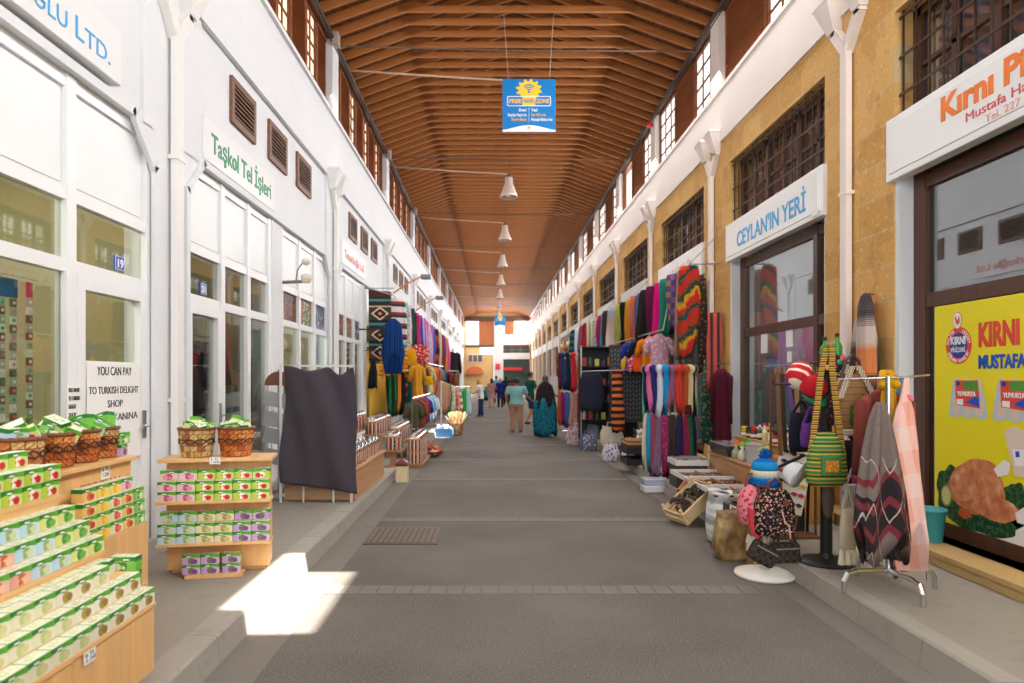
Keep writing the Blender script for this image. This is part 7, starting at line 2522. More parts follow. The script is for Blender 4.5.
s = Sh('white_ribbed_plastic', 0.45)
x, y, z = s.xyz()
s.col(s.mix(((z * 30 + s.noise(8, 2) * 2).sin()).gt(0.2), C(224, 224, 222), C(180, 182, 184)))
s.bump((z * 60).sin(), 0.4, 0.01)
t = sack('white_sack', 'ribbed white plastic sack standing at the kerb under the trays', (2.22, 6.66, 0), 0.24, 0.34, 0.50, s.m, 3, 0.03)
MB().box(-0.09, 0.09, -0.13, 0.13, 0.46, 0.475).build('contents', M('dark_goods', (62, 48, 44), 0.7, 0, 0.3, 20), t)
s = Sh('gold_brown_paper', 0.4)
s.xyz()
s.col(s.ramp(s.noise(6, 5), [(0.35, C(110, 84, 50)), (0.5, C(150, 118, 72)), (0.65, C(196, 164, 112))]))
s.bump(s.noise(9, 5), 0.6, 0.03)
t = sack('paper_sack', 'gold-brown crinkled paper sack in front of the jewellery trays', (2.11, 6.05, 0), 0.30, 0.24, 0.42, s.m, 5, 0.06)
s = Sh('brown_white_print', 0.5)
s.xyz()
s.col(s.mix(s.noise(9, 3).gt(0.52), C(150, 112, 66), C(228, 222, 212)))
t = sack('printed_sack', 'brown and white printed sack beside the gold-brown one', (2.27, 5.84, 0), 0.18, 0.18, 0.34, s.m, 8, 0.08)
t = thing('bangle_pile', 'white cord draped over a dark box by the gold-brown sack', 'cord', (2.30, 6.28, 0.0))
MB().box(-0.14, 0.14, -0.12, 0.12, 0.0, 0.44).build('dark_support', M('dark_box', (70, 60, 56), 0.6), t)
for i in range(3):
    MB().tube([(-0.15, -0.10, 0.45 - 0.014 * i), (-0.08, -0.15, 0.42 - 0.015 * i), (0.02, -0.17, 0.385 - 0.016 * i), (0.12, -0.15, 0.37 - 0.016 * i)], 0.008, 6).build('cord', PIPE_W, t)
t = thing('wooden_tray', 'dark red wooden tray with pale sticks on the box by the sacks', 'tray', (2.34, 6.28, 0.4415))
MB().lathe([(0.10, 0), (0.13, 0.015), (0.15, 0.035), (0.13, 0.035), (0.02, 0.012)], 26).build('tray_body', M('tray_red', (110, 56, 44), 0.4), t)
for i in range(4):
    MB().tube([(-0.06 + 0.03 * i, -0.09, 0.05), (0.0 + 0.03 * i, 0.09, 0.055)], 0.014, 6).build('stick', M('pale_stick', (196, 150, 104), 0.6), t)
for i in range(2):
    t = thing('plastic_jar', 'clear jar of almonds by the tray rims, %s one' % ('kerb-side', 'wall-side')[i], 'jar', (2.70 + 0.18 * i, 6.52, PAVE), 0, 'nut jars')
    MB().box(-0.07, 0.07, -0.07, 0.07, 0, 0.22).build('box_foot', CRT, t)
    MB().lathe([(0.075, 0.221), (0.08, 0.23), (0.08, 0.36), (0.075, 0.37)], 22).build('jar_body', M('almonds', (196, 160, 120), 0.5, 0, 0.35, 45), t)
    MB().lathe([(0.083, 0.37), (0.083, 0.39), (0.01, 0.392)], 22).build('lid', M('clear_lid', (206, 206, 206), 0.2), t)
# plastic boxes at the kerb
t = thing('plastic_box', 'clear plastic box on a white one at the kerb below the lower scarf rack', 'box', (2.27, 9.62, 0.0921))
MB().bbox(-0.15, 0.15, -0.1, 0.1, 0.0, 0.08, 0.01).build('box_body', M('pale_blue_plastic', (170, 176, 200), 0.2), t)
MB().bbox(-0.16, 0.16, -0.11, 0.11, 0.08, 0.10, 0.006).build('lid', M('lid_clear', (206, 208, 220), 0.2), t)
t = thing('plastic_box', 'flat white plastic box lying on the asphalt edge', 'box', (2.27, 9.60, 0.005))
MB().bbox(-0.17, 0.17, -0.12, 0.12, 0, 0.07, 0.01).build('box_body', M('white_plastic', (214, 212, 214), 0.3), t)
MB().bbox(-0.175, 0.175, -0.125, 0.125, 0.07, 0.086, 0.006).build('lid', M('lid_white', (226, 224, 226), 0.3), t)

# ---- two-tier round racks
def round_rack(label, cx, cy, r, levels, groups, base=PAVE):
    t = thing('scarf_rack', label, 'rack', (cx, cy, base))
    MB().tube([(0, 0, 0), (0, 0, levels[0][0] - base)], 0.02, 10).build('pole', CHROME, t)
    for a in (0.3, 1.87, 3.44, 5.01):
        MB().tube([(0, 0, 0.05), (r * 0.9 * cos(a), r * 0.9 * sin(a), 0.015)], 0.015).build('foot', CHROME, t)
    for li, (z, cols, L, w) in enumerate(levels):
        MB().tube([(r * cos(2 * pi * i / 40), r * sin(2 * pi * i / 40), z - base) for i in range(40)], 0.012, 8, closed=True).build('ring', PIPE_W, t)
        for k in range(3):
            a = 2 * pi * k / 3
            MB().tube([(0, 0, z - base), (r * cos(a), r * sin(a), z - base)], 0.008, 6).build('spoke', PIPE_W, t)
        n = len(cols)
        for i, (cl, nm) in enumerate(cols):
            a = pi + pi * (i + 0.5) / n * 1.25 - 0.39
            hang('hanging_scarf', '%s on the %s ring of the %s' % (nm, ('upper', 'lower')[li], groups), 'scarf', (cx + r * cos(a), cy + r * sin(a), z + 0.005),
                 scarf(L * (1 + 0.06 * sin(5 * i)), w, 300 + i + 40 * li, 0.045, li == 0), cloth(*cl), a + pi / 2 + 0.25, 'scarves on the %s' % groups, hook=0)
    return t


P = lambda *c: ('plain', c)
round_rack('white ring rack holding two tiers of scarves before the carpet', 2.62, 10.1, 0.34,
           [(1.76, [(P(120, 200, 160), 'mint green scarf'), (P(30, 40, 80), 'dark navy scarf'), (P(226, 110, 160), 'candy pink scarf'), (P(40, 50, 110), 'indigo scarf'), (P(206, 210, 226), 'white scarf'), (P(30, 140, 196), 'azure scarf'), (P(150, 90, 120), 'mauve scarf'),
                    (P(206, 60, 50), 'red scarf'), (P(176, 80, 40), 'rust scarf'), (P(226, 206, 150), 'cream scarf'), (P(30, 30, 32), 'black scarf'), (P(150, 220, 160), 'pale green scarf'), (P(206, 60, 110), 'raspberry scarf'), (P(120, 140, 110), 'sage scarf')], 0.66, 0.11),
            (1.06, [(P(60, 90, 120), 'steel blue scarf'), (P(226, 216, 190), 'ivory scarf'), (P(40, 150, 190), 'turquoise scarf'), (P(150, 70, 96), 'rose brown scarf'), (P(130, 100, 130), 'grey violet scarf'), (('floral', (150, 40, 90), (110, 50, 130), (220, 130, 90)), 'purple flowered scarf'), (P(60, 50, 40), 'dark brown scarf'),
                    (P(40, 40, 80), 'deep blue scarf'), (P(140, 40, 76), 'wine scarf'), (P(30, 90, 60), 'bottle green scarf'), (P(30, 34, 60), 'midnight scarf'), (('dots', (40, 40, 40), (226, 150, 40)), 'black and amber dotted scarf'), (P(90, 70, 30), 'olive brown scarf'), (('floral', (220, 130, 90), (120, 100, 150)), 'orange print scarf')], 0.80, 0.13)], 'scarf rack before the carpet')
t = thing('felt_hat', 'maroon felt hat resting on the lower ring of the scarf rack', 'hat', (2.78, 9.84, 1.075))
MB().lathe([(0.085, 0), (0.092, 0.02), (0.085, 0.13), (0.075, 0.14), (0.01, 0.142)], 24).build('crown', cloth('plain', (84, 24, 40)), t)
MB().lathe([(0.093, 0.004), (0.093, 0.03)], 24, cap=False).build('hat_band', cloth('plain', (60, 18, 30)), t)
round_rack('far ring rack with two tiers of long scarves near the teal dress', 2.30, 18.5, 0.48,
           [(2.25, [(P(220, 180, 60), 'golden scarf'), (P(120, 30, 40), 'deep red scarf'), (P(40, 60, 120), 'blue scarf'), (P(30, 40, 60), 'black-blue scarf'), (P(200, 40, 60), 'scarlet scarf'), (P(240, 140, 40), 'bright orange scarf'), (P(226, 226, 226), 'chalk white scarf'), (P(40, 90, 80), 'pine green scarf'), (P(226, 160, 160), 'blush scarf'), (P(150, 60, 40), 'brick scarf'), (P(120, 170, 150), 'eau de nil scarf')], 0.95, 0.15),
            (1.22, [(P(40, 130, 130), 'sea teal scarf'), (P(226, 100, 60), 'coral scarf'), (P(150, 40, 110), 'magenta scarf'), (P(70, 110, 170), 'denim blue scarf'), (P(200, 150, 140), 'dusty pink scarf'), (P(196, 60, 40), 'tomato scarf'), (P(206, 196, 170), 'oatmeal scarf'), (P(150, 30, 50), 'carmine scarf'), (P(226, 196, 150), 'sand scarf'), (P(50, 160, 180), 'lagoon scarf'), (P(220, 90, 50), 'flame scarf')], 0.85, 0.16)], 'far ring rack', PAVE)

# ---- high rail of scarves and dresses along the stone side
t = thing('scarf_rail', 'long steel rail of scarves bracketed from the stone side', 'rail', (0, 0, 0))
ra = MB().tube([(3.18, 10.9, 3.42), (3.18, 26, 3.42)], 0.016)
for y in (10.95, 15.55, 19.9, 24.2):
    ra.tube([(XR + 0.02, y, 3.44), (3.18, y, 3.42)], 0.012).tube([(XR - 0.03, y, 3.9), (3.18, y + 0.25, 3.42)], 0.008)
ra.build('rail', STEEL, t)
MULTI = ('chevron', (30, 78, 60), (190, 40, 40), (206, 150, 30), (36, 70, 56), (170, 60, 34), (200, 40, 40))
UP_R = [(11.05, MULTI, 1.32, 0.40, 'red green and gold zigzag dress at the near end of the stone-side rail'), (11.5, ('plain', (176, 136, 110)), 1.2, 0.18, 'fawn scarf behind the zigzag dress'),
        (11.95, ('check', (128, 96, 150), (96, 70, 120), (150, 120, 90)), 1.0, 0.3, 'lilac checked scarf on the stone-side rail'), (12.5, ('plain', (20, 130, 104)), 1.1, 0.3, 'emerald scarf on the stone-side rail'),
        (13.0, ('plain', (222, 20, 130)), 1.6, 0.28, 'shocking pink scarf on the stone-side rail'), (13.5, ('plain', (96, 22, 60)), 1.2, 0.34, 'burgundy scarf on the stone-side rail'),
        (14.05, ('plain', (40, 34, 34)), 1.25, 0.36, 'charcoal dress on the stone-side rail'), (14.55, ('plain', (86, 100, 130)), 1.1, 0.3, 'slate blue scarf on the stone-side rail'),
        (15.1, ('dots', (190, 50, 44), (226, 190, 150)), 1.15, 0.34, 'red diamond patterned scarf on the stone-side rail'), (15.7, ('plain', (206, 140, 40)), 1.25, 0.3, 'ochre yellow scarf on the stone-side rail'),
        (16.3, ('plain', (26, 26, 30)), 1.2, 0.36, 'black shawl on the stone-side rail'), (16.95, ('plain', (166, 170, 60)), 1.3, 0.34, 'lime scarf on the stone-side rail'),
        (17.6, ('ombre', (140, 160, 190), (190, 160, 150), (226, 220, 210), (226, 220, 210)), 1.45, 0.5, 'white dress with printed bodice on the stone-side rail'), (18.4, ('plain', (62, 48, 40)), 1.35, 0.5, 'dark brown cardigan shape on the stone-side rail'),
        (19.1, ('plain', (40, 150, 190)), 1.3, 0.36, 'cyan scarf on the stone-side rail'), (19.8, ('plain', (150, 40, 80)), 1.4, 0.36, 'cerise scarf on the stone-side rail'), (20.6, ('floral', (190, 186, 180), (120, 120, 120)), 1.3, 0.4, 'grey printed scarf on the stone-side rail'),
        (21.5, ('pinstripe', (220, 214, 190), (150, 150, 110)), 1.4, 0.5, 'cream striped shawl on the stone-side rail'), (22.5, ('ombre', (150, 20, 40), (190, 30, 50), (206, 90, 90)), 1.6, 0.55, 'crimson shaded shawl on the stone-side rail'),
        (23.5, ('plain', (120, 90, 104)), 1.4, 0.5, 'heather shawl on the stone-side rail'), (24.6, ('plain', (226, 226, 232)), 1.5, 0.55, 'plain white shawl on the stone-side rail'), (25.7, ('bands', (40, 110, 120), (30, 50, 60)), 1.3, 0.6, 'teal banded shawl at the far end of the stone-side rail')]
for i, (y, cl, L, w, lb) in enumerate(UP_R):
    hang('hanging_dress' if 'dress' in lb else 'hanging_scarf', lb, 'dress' if 'dress' in lb else 'scarf', (3.18, y, 3.405), scarf(L * RND.uniform(0.82, 1.22), w, 400 + i, 0.075), cloth(*cl), -0.45, 'garments on the stone-side rail', hook=0)
# lower rail of smaller garments
t = thing('dress_rail', 'lower rail of blouses under the stone-side scarves', 'rail', (0, 0, 0))
MB().tube([(3.0, 12.0, 2.45), (3.0, 21, 2.45)], 0.014).build('rail', STEEL, t)
for y in (12.0, 16.5, 21):
    MB().tube([(3.0, y, 2.45), (3.18, y, 3.42)], 0.01).build('hanger_rod', STEEL, t)
for i, (y, cl, nm) in enumerate(((12.3, ('floral', (196, 150, 170), (226, 200, 214)), 'lilac printed'), (13.0, ('plain', (226, 130, 30)), 'orange'), (13.7, ('plain', (30, 30, 32)), 'black'), (14.5, ('plain', (40, 60, 160)), 'royal blue'), (15.3, ('floral', (120, 50, 60), (190, 150, 90)), 'maroon printed'),
                                 (16.2, ('plain', (150, 60, 140)), 'violet'), (17.1, ('plain', (240, 110, 40)), 'neon orange'), (18.0, ('floral', (230, 90, 100), (150, 190, 60), (240, 200, 60)), 'multicoloured'), (19.0, ('plain', (230, 150, 30)), 'amber'), (20.0, ('pinstripe', (190, 180, 170), (110, 90, 90)), 'grey striped'))):
    hang('hanging_blouse', '%s blouse on the lower stone-side rail' % nm, 'blouse', (3.0, y, 2.44), drape(450 + i, shirt_prof(0.66, 0.17, 0.07), 5, 0.3), cloth(*cl), -0.5, 'blouses on the lower stone-side rail', 0.05, [sleeve(-1, 0.17, 0.25), sleeve(1, 0.17, 0.25)])

# ---- scarves and jacket on the pier beside the blue lettered shop
t = thing('wall_carpet', 'small dark prayer carpet with gold medallion hung in the shop doorway', 'carpet', (XR - 0.04, 11.55, 2.48))
s = Sh('prayer_carpet', 0.9)
x, y, z = s.xyz()
e = (y / 0.26).abs().max(((z + 0.47) / 0.47).abs())
d = ((y / 0.15).sq() + ((z + 0.47) / 0.26).sq())
c = s.mix(e.gt(0.80), C(44, 38, 34), C(120, 96, 60))
c = s.mix(e.gt(0.90), c, C(60, 48, 40))
c = s.mix(d.lt(1.0), c, C(150, 122, 70))
c = s.mix(d.lt(0.72), c, C(36, 34, 32))
c = s.mix(d.lt(0.3), c, C(110, 84, 50))
s.col(s.mix(s.noise(40, 2).gt(0.6) * 0.4, c, C(150, 120, 80)))
MB().bbox(0, 0.015, -0.26, 0.26, -0.94, 0, 0.004).build('pile', s.m, t)
MB().tube([(0.005, -0.3, 0.01), (0.005, 0.3, 0.01)], 0.012).build('hanging_rod', STEEL, t)
PIER = [(3.50, 11.35, 3.25, ('floral', (60, 48, 44), (120, 100, 84)), 1.5, 0.14, 'long dark brown printed scarf hanging on the pier from near the rail end', 0),
        (3.48, 10.95, 1.9, ('floral', (40, 110, 90), (190, 150, 110), (180, 60, 80)), 1.35, 0.22, 'green and floral scarf low on the pier behind the wine jacket', 0),
        (3.50, 10.75, 2.62, ('pinstripe', (206, 84, 76), (60, 44, 44), (90, 72, 66), (210, 90, 80)), 1.15, 0.26, 'coral and black checked shawl on the pier above the wine jacket', 0)]
for i, (x, y, z, cl, L, w, lb, rz) in enumerate(PIER):
    hang('hanging_scarf', lb, 'scarf', (x, y, z), scarf(L, w, 480 + i, 0.06), cloth(*cl), -0.7, None, hook=0)
    tag(MB().tube([(XR + 0.01, y, z + 0.005), (x - 0.02, y, z + 0.005), (x - 0.03, y, z + 0.02)], 0.007).build('wall_hook', STEEL), 'steel wall hook on the pier holding the %s' % ('long brown scarf', 'green floral scarf', 'coral checked shawl')[i], 'hook')
w = 0.12
hang('hanging_jacket', 'wine red velvet jacket on a hanger low on the pier', 'jacket', (3.47, 10.35, 1.80), drape(490, shirt_prof(1.18, w, 0.10), 6, 0.25), cloth('plain', (86, 22, 40)), -0.8, None, 0.06, [sleeve(-1, w, 0.7, 0.045, 0.02), sleeve(1, w, 0.7, 0.045, 0.02)])
tag(MB().tube([(XR + 0.01, 10.5, 1.82), (3.38, 10.34, 1.82)], 0.008).build('wall_hook', STEEL), 'steel wall hook on the pier holding the wine jacket', 'hook')
for i, (x, y, z, c_, nm) in enumerate(((3.05, 10.65, 1.62, (40, 130, 170), 'sky blue'), (3.12, 10.8, 1.66, (150, 40, 60), 'dark rose'), (3.2, 10.95, 1.66, (110, 140, 90), 'moss green'), (2.98, 10.5, 1.6, (120, 60, 110), 'plum'))):
    hang('hanging_scarf', '%s scarf hanging between the ring rack and the pier' % nm, 'scarf', (x, y, z), scarf(1.0, 0.16, 500 + i, 0.06), cloth('plain', c_), -0.4, 'scarves between rack and pier', hook=0)
tag(MB().tube([(2.9, 10.38, 1.60), (3.65, 11.4, 1.70)], 0.012).build('hanging_bar', STEEL), 'steel bar between the ring rack and the pier', 'bar')

# ---- dark trinket shelves, cushions and bags on the ground beyond the ring rack
t = thing('trinket_stand', 'black display panel hung with rows of earrings between the scarf racks', 'display panel', (2.95, 14.6, PAVE))
MB().box(-0.45, 0.45, 0.0, 0.05, 0.5, 2.15).box(-0.45, -0.40, 0.0, 0.3, 0, 0.5).box(0.40, 0.45, 0, 0.3, 0, 0.5).build('panel', M('panel_black', (44, 42, 46), 0.6), t)
eb = MB()
for i in range(13):
    for j in range(16):
        eb.ball((-0.4 + 0.066 * i, -0.008, 0.6 + 0.095 * j + 0.02 * (i % 2)), (0.012, 0.006, 0.026), 6, 4)
o = eb.build('earrings', M('earring_silver', (150, 154, 170), 0.25, 0.5, 0.4, 30), t)
o['kind'] = 'stuff'
t = thing('shelf_rack', 'black shelf rack of wallets and small goods behind the cushions', 'shelf', (2.75, 15.9, PAVE))
MB().box(-0.7, 0.7, 0.36, 0.40, 0, 2.2).build('back_panel', M('panel_black', (44, 42, 46), 0.6), t)
for z in (0.45, 0.85, 1.25, 1.7, 2.15):
    MB().box(-0.7, 0.7, 0.0, 0.36, z, z + 0.025).build('shelf', BLACKM, t)
for x in (-0.7, 0.67):
    MB().box(x, x + 0.03, 0, 0.03, 0, 2.2).build('upright', STEEL, t)
GC = [(200, 170, 150), (160, 60, 60), (60, 90, 70), (210, 190, 90), (70, 70, 110), (190, 120, 60), (120, 110, 100), (180, 80, 120)]
for lv, z in enumerate((0.475, 0.875, 1.275, 1.725)):
    for i in range(9):
        c_ = GC[(i + 3 * lv) % 8]
        h = 0.14 + 0.1 * rr.random()
        x0 = -0.6 + 0.15 * i
        if (i + lv) % 2:
            m = MB().bbox(-0.05, 0.05, -0.03, 0.03, 0, h, 0.008)
        else:
            m = MB().lathe([(0.04, 0), (0.045, h * 0.5), (0.03, h * 0.8), (0.02, h)], 12)
        tag(m.build('box' if (i + lv) % 2 else 'ornament', M('goods_%d' % ((i + 3 * lv) % 8), c_, 0.5), None, (2.75 + x0, 15.9 + 0.12, PAVE + z + 0.0005)), 'small %s on the black shelf rack, shelf %s, %s along' % ('boxed item' if (i + lv) % 2 else 'ornament', ORD[lv], ORD[i]), 'ornament', 'goods on the black shelf rack')
tag(drape(520, [(0.0, 0.2, 0.05), (-0.2, 0.26, 0.07), (-0.6, 0.3, 0.08), (-0.85, 0.24, 0.07)], 4, 0.2).build('hanging_coat', cloth('plain', (40, 44, 60)), None, (2.2, 15.2, 1.72)), 'dark navy coat spread at the front of the black shelf rack', 'coat')
hang('hanging_shawl', 'orange and black banded shawl in front of the trinket panel', 'shawl', (2.62, 14.35, 1.75), scarf(1.25, 0.26, 522, 0.05), cloth('bands', (226, 120, 60), (50, 36, 32), (200, 100, 60), (40, 30, 30), k=0.9), 0, None, hook=0)
tag(MB().tube([(1.95, 14.85, 1.74), (3.2, 14.3, 1.78)], 0.012).tube([(3.2, 14.3, 1.78), (XR, 14.3, 1.78)], 0.012).build('hanging_bar', STEEL), 'steel bar carrying the navy coat and banded shawl', 'bar')
CUSH = [(2.26, 13.1, 0.30, 0.32, ('floral', (206, 206, 210), (120, 60, 150), (220, 90, 80)), 'white and purple patterned bag with an orange hem on the street edge'),
        (2.42, 13.4, 0.20, 0.26, ('plain', (90, 50, 120)), 'purple fabric bag leaning on the patterned one'),
        (2.62, 13.2, 0.2, 0.22, ('floral', (214, 206, 196), (90, 90, 100)), 'grey and white plush bag beside the black crates'),
        (2.10, 15.0, 0.36, 0.36, ('floral', (96, 104, 130), (190, 190, 200), (160, 90, 90)), 'blue-grey tapestry bag standing on the street edge'),
        (2.55, 14.6, 0.46, 0.42, ('plain', (206, 196, 176)), 'cream linen bag slumped behind the tapestry bag'),
        (1.98, 16.4, 0.40, 0.42, ('floral', (214, 190, 206), (180, 50, 70), (110, 150, 90)), 'pink flowered cushion bag at the street edge'),
        (2.1, 17.1, 0.34, 0.38, ('floral', (206, 60, 80), (230, 220, 220), (90, 120, 160)), 'red printed cushion bag behind the pink one'),
        (2.4, 16.2, 0.34, 0.50, ('plain', (120, 124, 140)), 'grey canvas bag behind the tapestry bag')]
for i, (x, y, w, h, cl, lb) in enumerate(CUSH):
    t = sack('cloth_bag', lb, (x, y, PAVE if x > 2.5 else 0.0), w, w * 0.7, h, cloth(*cl), 600 + i, 0.09)
    t['category'] = 'bag'
    MB().tube([(-w * 0.25, 0, h - 0.05), (-w * 0.2, 0, h + 0.08), (w * 0.2, 0, h + 0.08), (w * 0.25, 0, h - 0.05)], 0.010).build('strap', cloth(*cl), t)
for i in range(6):
    x, y = 2.62 + 0.13 * (i % 3), 12.2 + 0.3 * (i // 3)
    b = MB()
    b.sm = True
    c_ = ((230, 226, 220), (110, 170, 200), (226, 180, 150), (60, 60, 66), (220, 200, 160), (170, 150, 190))[i]
    nm = ('white', 'light blue', 'peach', 'black', 'sandy', 'lavender')[i]
    t = thing('soft_toy', '%s soft toy sitting behind the black crates by the ring rack' % nm, 'toy', (x, y, PAVE + 0.301), 0, 'soft toys by the ring rack')
    b.ball((0, 0, 0.07), (0.055, 0.05, 0.075)).ball((0, -0.01, 0.17), (0.045, 0.045, 0.045)).build('body', cloth('plain', c_), t)
    for sg in (-1, 1):
        MB().ball((sg * 0.035, 0, 0.21), 0.018, 10, 8).build('ear', cloth('plain', c_), t)
        MB().ball((sg * 0.05, -0.03, 0.02), (0.022, 0.03, 0.022), 10, 8).build('paw', cloth('plain', c_), t)
for i, (x, y, z) in enumerate(((2.75, 12.35, PAVE), (2.46, 11.6, PAVE))):
    t = thing('plastic_crate', 'low black crate at the kerb %s' % ('carrying the soft toys', 'with folded mats beside the ring rack')[i], 'crate', (x, y, z))
    m = MB().box(-0.24, 0.24, -0.3, 0.3, 0, 0.02).box(-0.24, 0.24, -0.3, 0.3, 0.27, 0.3)
    for a_, b_, c_, d_ in ((-0.24, -0.22, -0.3, 0.3), (0.22, 0.24, -0.3, 0.3), (-0.22, 0.22, -0.3, -0.28), (-0.22, 0.22, 0.28, 0.3)):
        m.box(a_, b_, c_, d_, 0.02, 0.10).box(a_, b_, c_, d_, 0.19, 0.27)
    for q in (-0.23, 0.23):
        m.box(q - 0.01, q + 0.01, -0.3, -0.28, 0.1, 0.19).box(q - 0.01, q + 0.01, 0.28, 0.3, 0.1, 0.19)
    m.build('crate_body', CRT, t)
for i, (c_, nm) in enumerate((((120, 90, 50), 'brown'), ((206, 160, 150), 'pale pink'), ((150, 110, 60), 'golden brown'))):
    tag(MB().bbox(-0.22, 0.22, -0.26, 0.26, 0, 0.035, 0.012).build('folded_mat', cloth('plain', c_), None, (2.46, 11.6, PAVE + 0.3005 + 0.036 * i)), '%s folded mat stacked on the low black crate' % nm, 'mat', 'folded mats on the crate')
# teal and black dress form
t = thing('dress_stand', 'dress stand in the street showing a black jacket over a teal and black dress', 'dress stand', (1.42, 18.5, 0))
MB().lathe([(0.22, 0), (0.22, 0.02), (0.03, 0.04), (0.02, 1.55), (0.01, 1.56)], 20).build('pole', BLACKM, t)
drape(700, [(1.52, 0.05, 0.05), (1.47, 0.10, 0.08), (1.40, 0.19, 0.11), (1.2, 0.25, 0.13), (0.9, 0.29, 0.14), (0.78, 0.27, 0.13)], 5, 0.25).build('jacket', cloth('floral', (40, 32, 36), (60, 40, 46)), t)
drape(701, [(1.05, 0.24, 0.12), (0.9, 0.30, 0.15), (0.5, 0.31, 0.17), (0.16, 0.31, 0.17), (0.08, 0.30, 0.16)], 6, 0.5, hem=0.06).build('dress', cloth('floral', (24, 110, 130), (20, 30, 36), (40, 140, 150)), t)
MB().tube([(0, -0.02, 1.50), (0, -0.02, 1.62), (0.03, -0.02, 1.64)], 0.008).build('hanger_hook', HANG, t)
# straw hats and fans pinned on the far stone wall
rr2 = random.Random(9)
for i in range(10):
    y = 27.0 + 1.3 * (i % 5)
    z = 2.2 + 0.75 * (i // 5) + 0.1 * (i % 2)
    r0 = 0.3
    cN = ('straw', 'rust', 'ochre', 'cream', 'brown', 'tan', 'amber', 'pale straw', 'copper', 'wheat')[i]
    c_ = ((206, 170, 120), (170, 80, 60), (190, 140, 70), (220, 200, 160), (130, 90, 60), (190, 150, 100), (200, 150, 60), (222, 196, 150), (170, 100, 70), (214, 180, 120))[i]
    b = MB()
    b.lathe([(r0, 0), (r0, 0.02), (r0 * 0.5, 0.04), (r0 * 0.42, 0.12), (0.02, 0.14)], 20)
    o = tag(b.build('straw_hat', M('hat_' + cN.replace(' ', '_'), c_, 0.8, 0, 0.2, 20), None, (XR - 0.32, y, z)), '%s round straw hat pinned high on the far stone-side stall' % cN, 'hat', 'straw hats on the far stall')
    o.rotation_euler = (0, -pi / 2, 0)
t = thing('partition_screen', 'pale partition at the end of the far stall hung with straw hats', 'partition', (XR - 0.3, 26.6, PAVE))
MB().box(0.0, 0.03, 0, 7.0, 0.11, 3.4).build('panel', M('partition_brown', (120, 96, 76), 0.7), t)
MB().box(-1.1, 0.0, -0.04, 0.0, 0, 1.5).build('end_panel', M('partition_grey', (206, 204, 204), 0.7), t)
tag(MB().lathe([(0.2, 0), (0.3, 0.1), (0.26, 0.5), (0.1, 0.62), (0.02, 0.63)], 20).build('straw_bale', M('bale_straw', (190, 150, 80), 0.9, 0, 0.25, 14), None, (2.1, 24.8, 0)), 'bundle of golden straw goods near the man in the green shirt', 'straw bundle')

# colourful bags below the stone-side scarves
for i, (y, c_, nm, w) in enumerate(((13.2, (236, 90, 40), 'orange-red', 0.3), (13.8, (220, 60, 120), 'pink', 0.28), (14.6, (240, 190, 40), 'yellow', 0.3), (15.2, (120, 60, 150), 'purple', 0.3), (15.9, (80, 160, 70), 'green', 0.3), (16.6, (230, 60, 50), 'red', 0.32), (17.4, (240, 130, 170), 'rose', 0.3), (18.2, (226, 120, 40), 'tangerine', 0.34))):
    hbag('cloth_bag', '%s cloth bag slung under the stone-side scarves' % nm, (2.86, y, 2.18), w, 0.34, 0.12, cloth('floral', c_, (240, 220, 180)) if i % 2 else cloth('plain', c_), 0.12, -0.4, group='bags under the stone-side scarves')
t = thing('bag_rail', 'thin steel rail of cloth bags under the stone-side scarves', 'rail', (0, 0, 0))
MB().tube([(2.86, 13.0, 2.18), (2.86, 18.5, 2.18)], 0.008).build('rail', STEEL, t)
for y in (13.0, 18.5):
    MB().tube([(2.86, y, 2.18), (3.0, y, 2.45)], 0.008).build('hanger_rod', STEEL, t)
# papers in the window of the blue lettered shop
for i, (y, z, w, h, nm) in enumerate(((9.62, 1.95, 0.22, 0.3, 'lone paper notice'), (8.80, 2.0, 0.2, 0.34, 'taller paper notice'), (8.80, 1.80, 0.13, 0.14, 'small paper slip'))):
    tag(MB().bbox(-0.004, 0, -w / 2, w / 2, 0, h, 0.001).build('window_notice', PAPER, None, (XR + 0.178, y, z)), 'white %s taped inside the glass of the blue lettered shop' % nm, 'notice')
# goods hanging in the first shop window of the white wall
CHAINB = [M('bead_clear', (176, 186, 176), 0.2), M('bead_brown', (120, 80, 64), 0.4), M('bead_green', (40, 170, 110), 0.3), M('bead_orange', (226, 130, 50), 0.3), M('bead_white', (226, 230, 226), 0.3)]
for s_i, (y, z1, n, nm) in enumerate(((4.17, 2.10, 17, 'first'), (4.27, 2.10, 17, 'second'), (4.42, 2.12, 16, 'lone'))):
    t = thing('bead_string', '%s string of glass squares hanging in the window beside the taped paper note' % nm, 'bead string', (XL - 0.20, y, z1))
    MB().tube([(0, 0, 0.0), (0, 0, -0.055 * n)], 0.003, 5).build('cord', STEEL, t)
    for k in range(n):
        zz = -0.03 - 0.055 * k
        MB().bbox(-0.006, 0.006, -0.028, 0.028, zz - 0.025, zz + 0.025, 0.004).build('glass_square', CHAINB[(0, 1, 0, 4, 1)[(k + s_i) % 5]], t)
        MB().lathe([(0.012, 0), (0.010, 0.006), (0.003, 0.008)], 10).build('eye_bead', CHAINB[(2, 4, 4, 3, 4, 2)[(k * 2 + s_i) % 6]], t, (0.006, 0, zz)).rotation_euler = (0, pi / 2, 0)
    if s_i != 1:
        MB().bbox(-0.004, 0.004, -0.03 if s_i == 2 else -0.04, 0.03 if s_i == 2 else 0.14, 0.0, 0.1 if s_i == 2 else 0.12, 0.003).build('header_card', M('card_red', (206, 60, 80), 0.4) if s_i == 2 else M('card_blue', (30, 80, 160), 0.4), t)
t = thing('curtain_wire', 'thin wire across the window from which the glass strings hang', 'wire', (XL - 0.20, 3.2, 2.24))
MB().tube([(0, 0, 0), (0, 1.3, 0)], 0.003, 5).build('wire', STEEL, t)
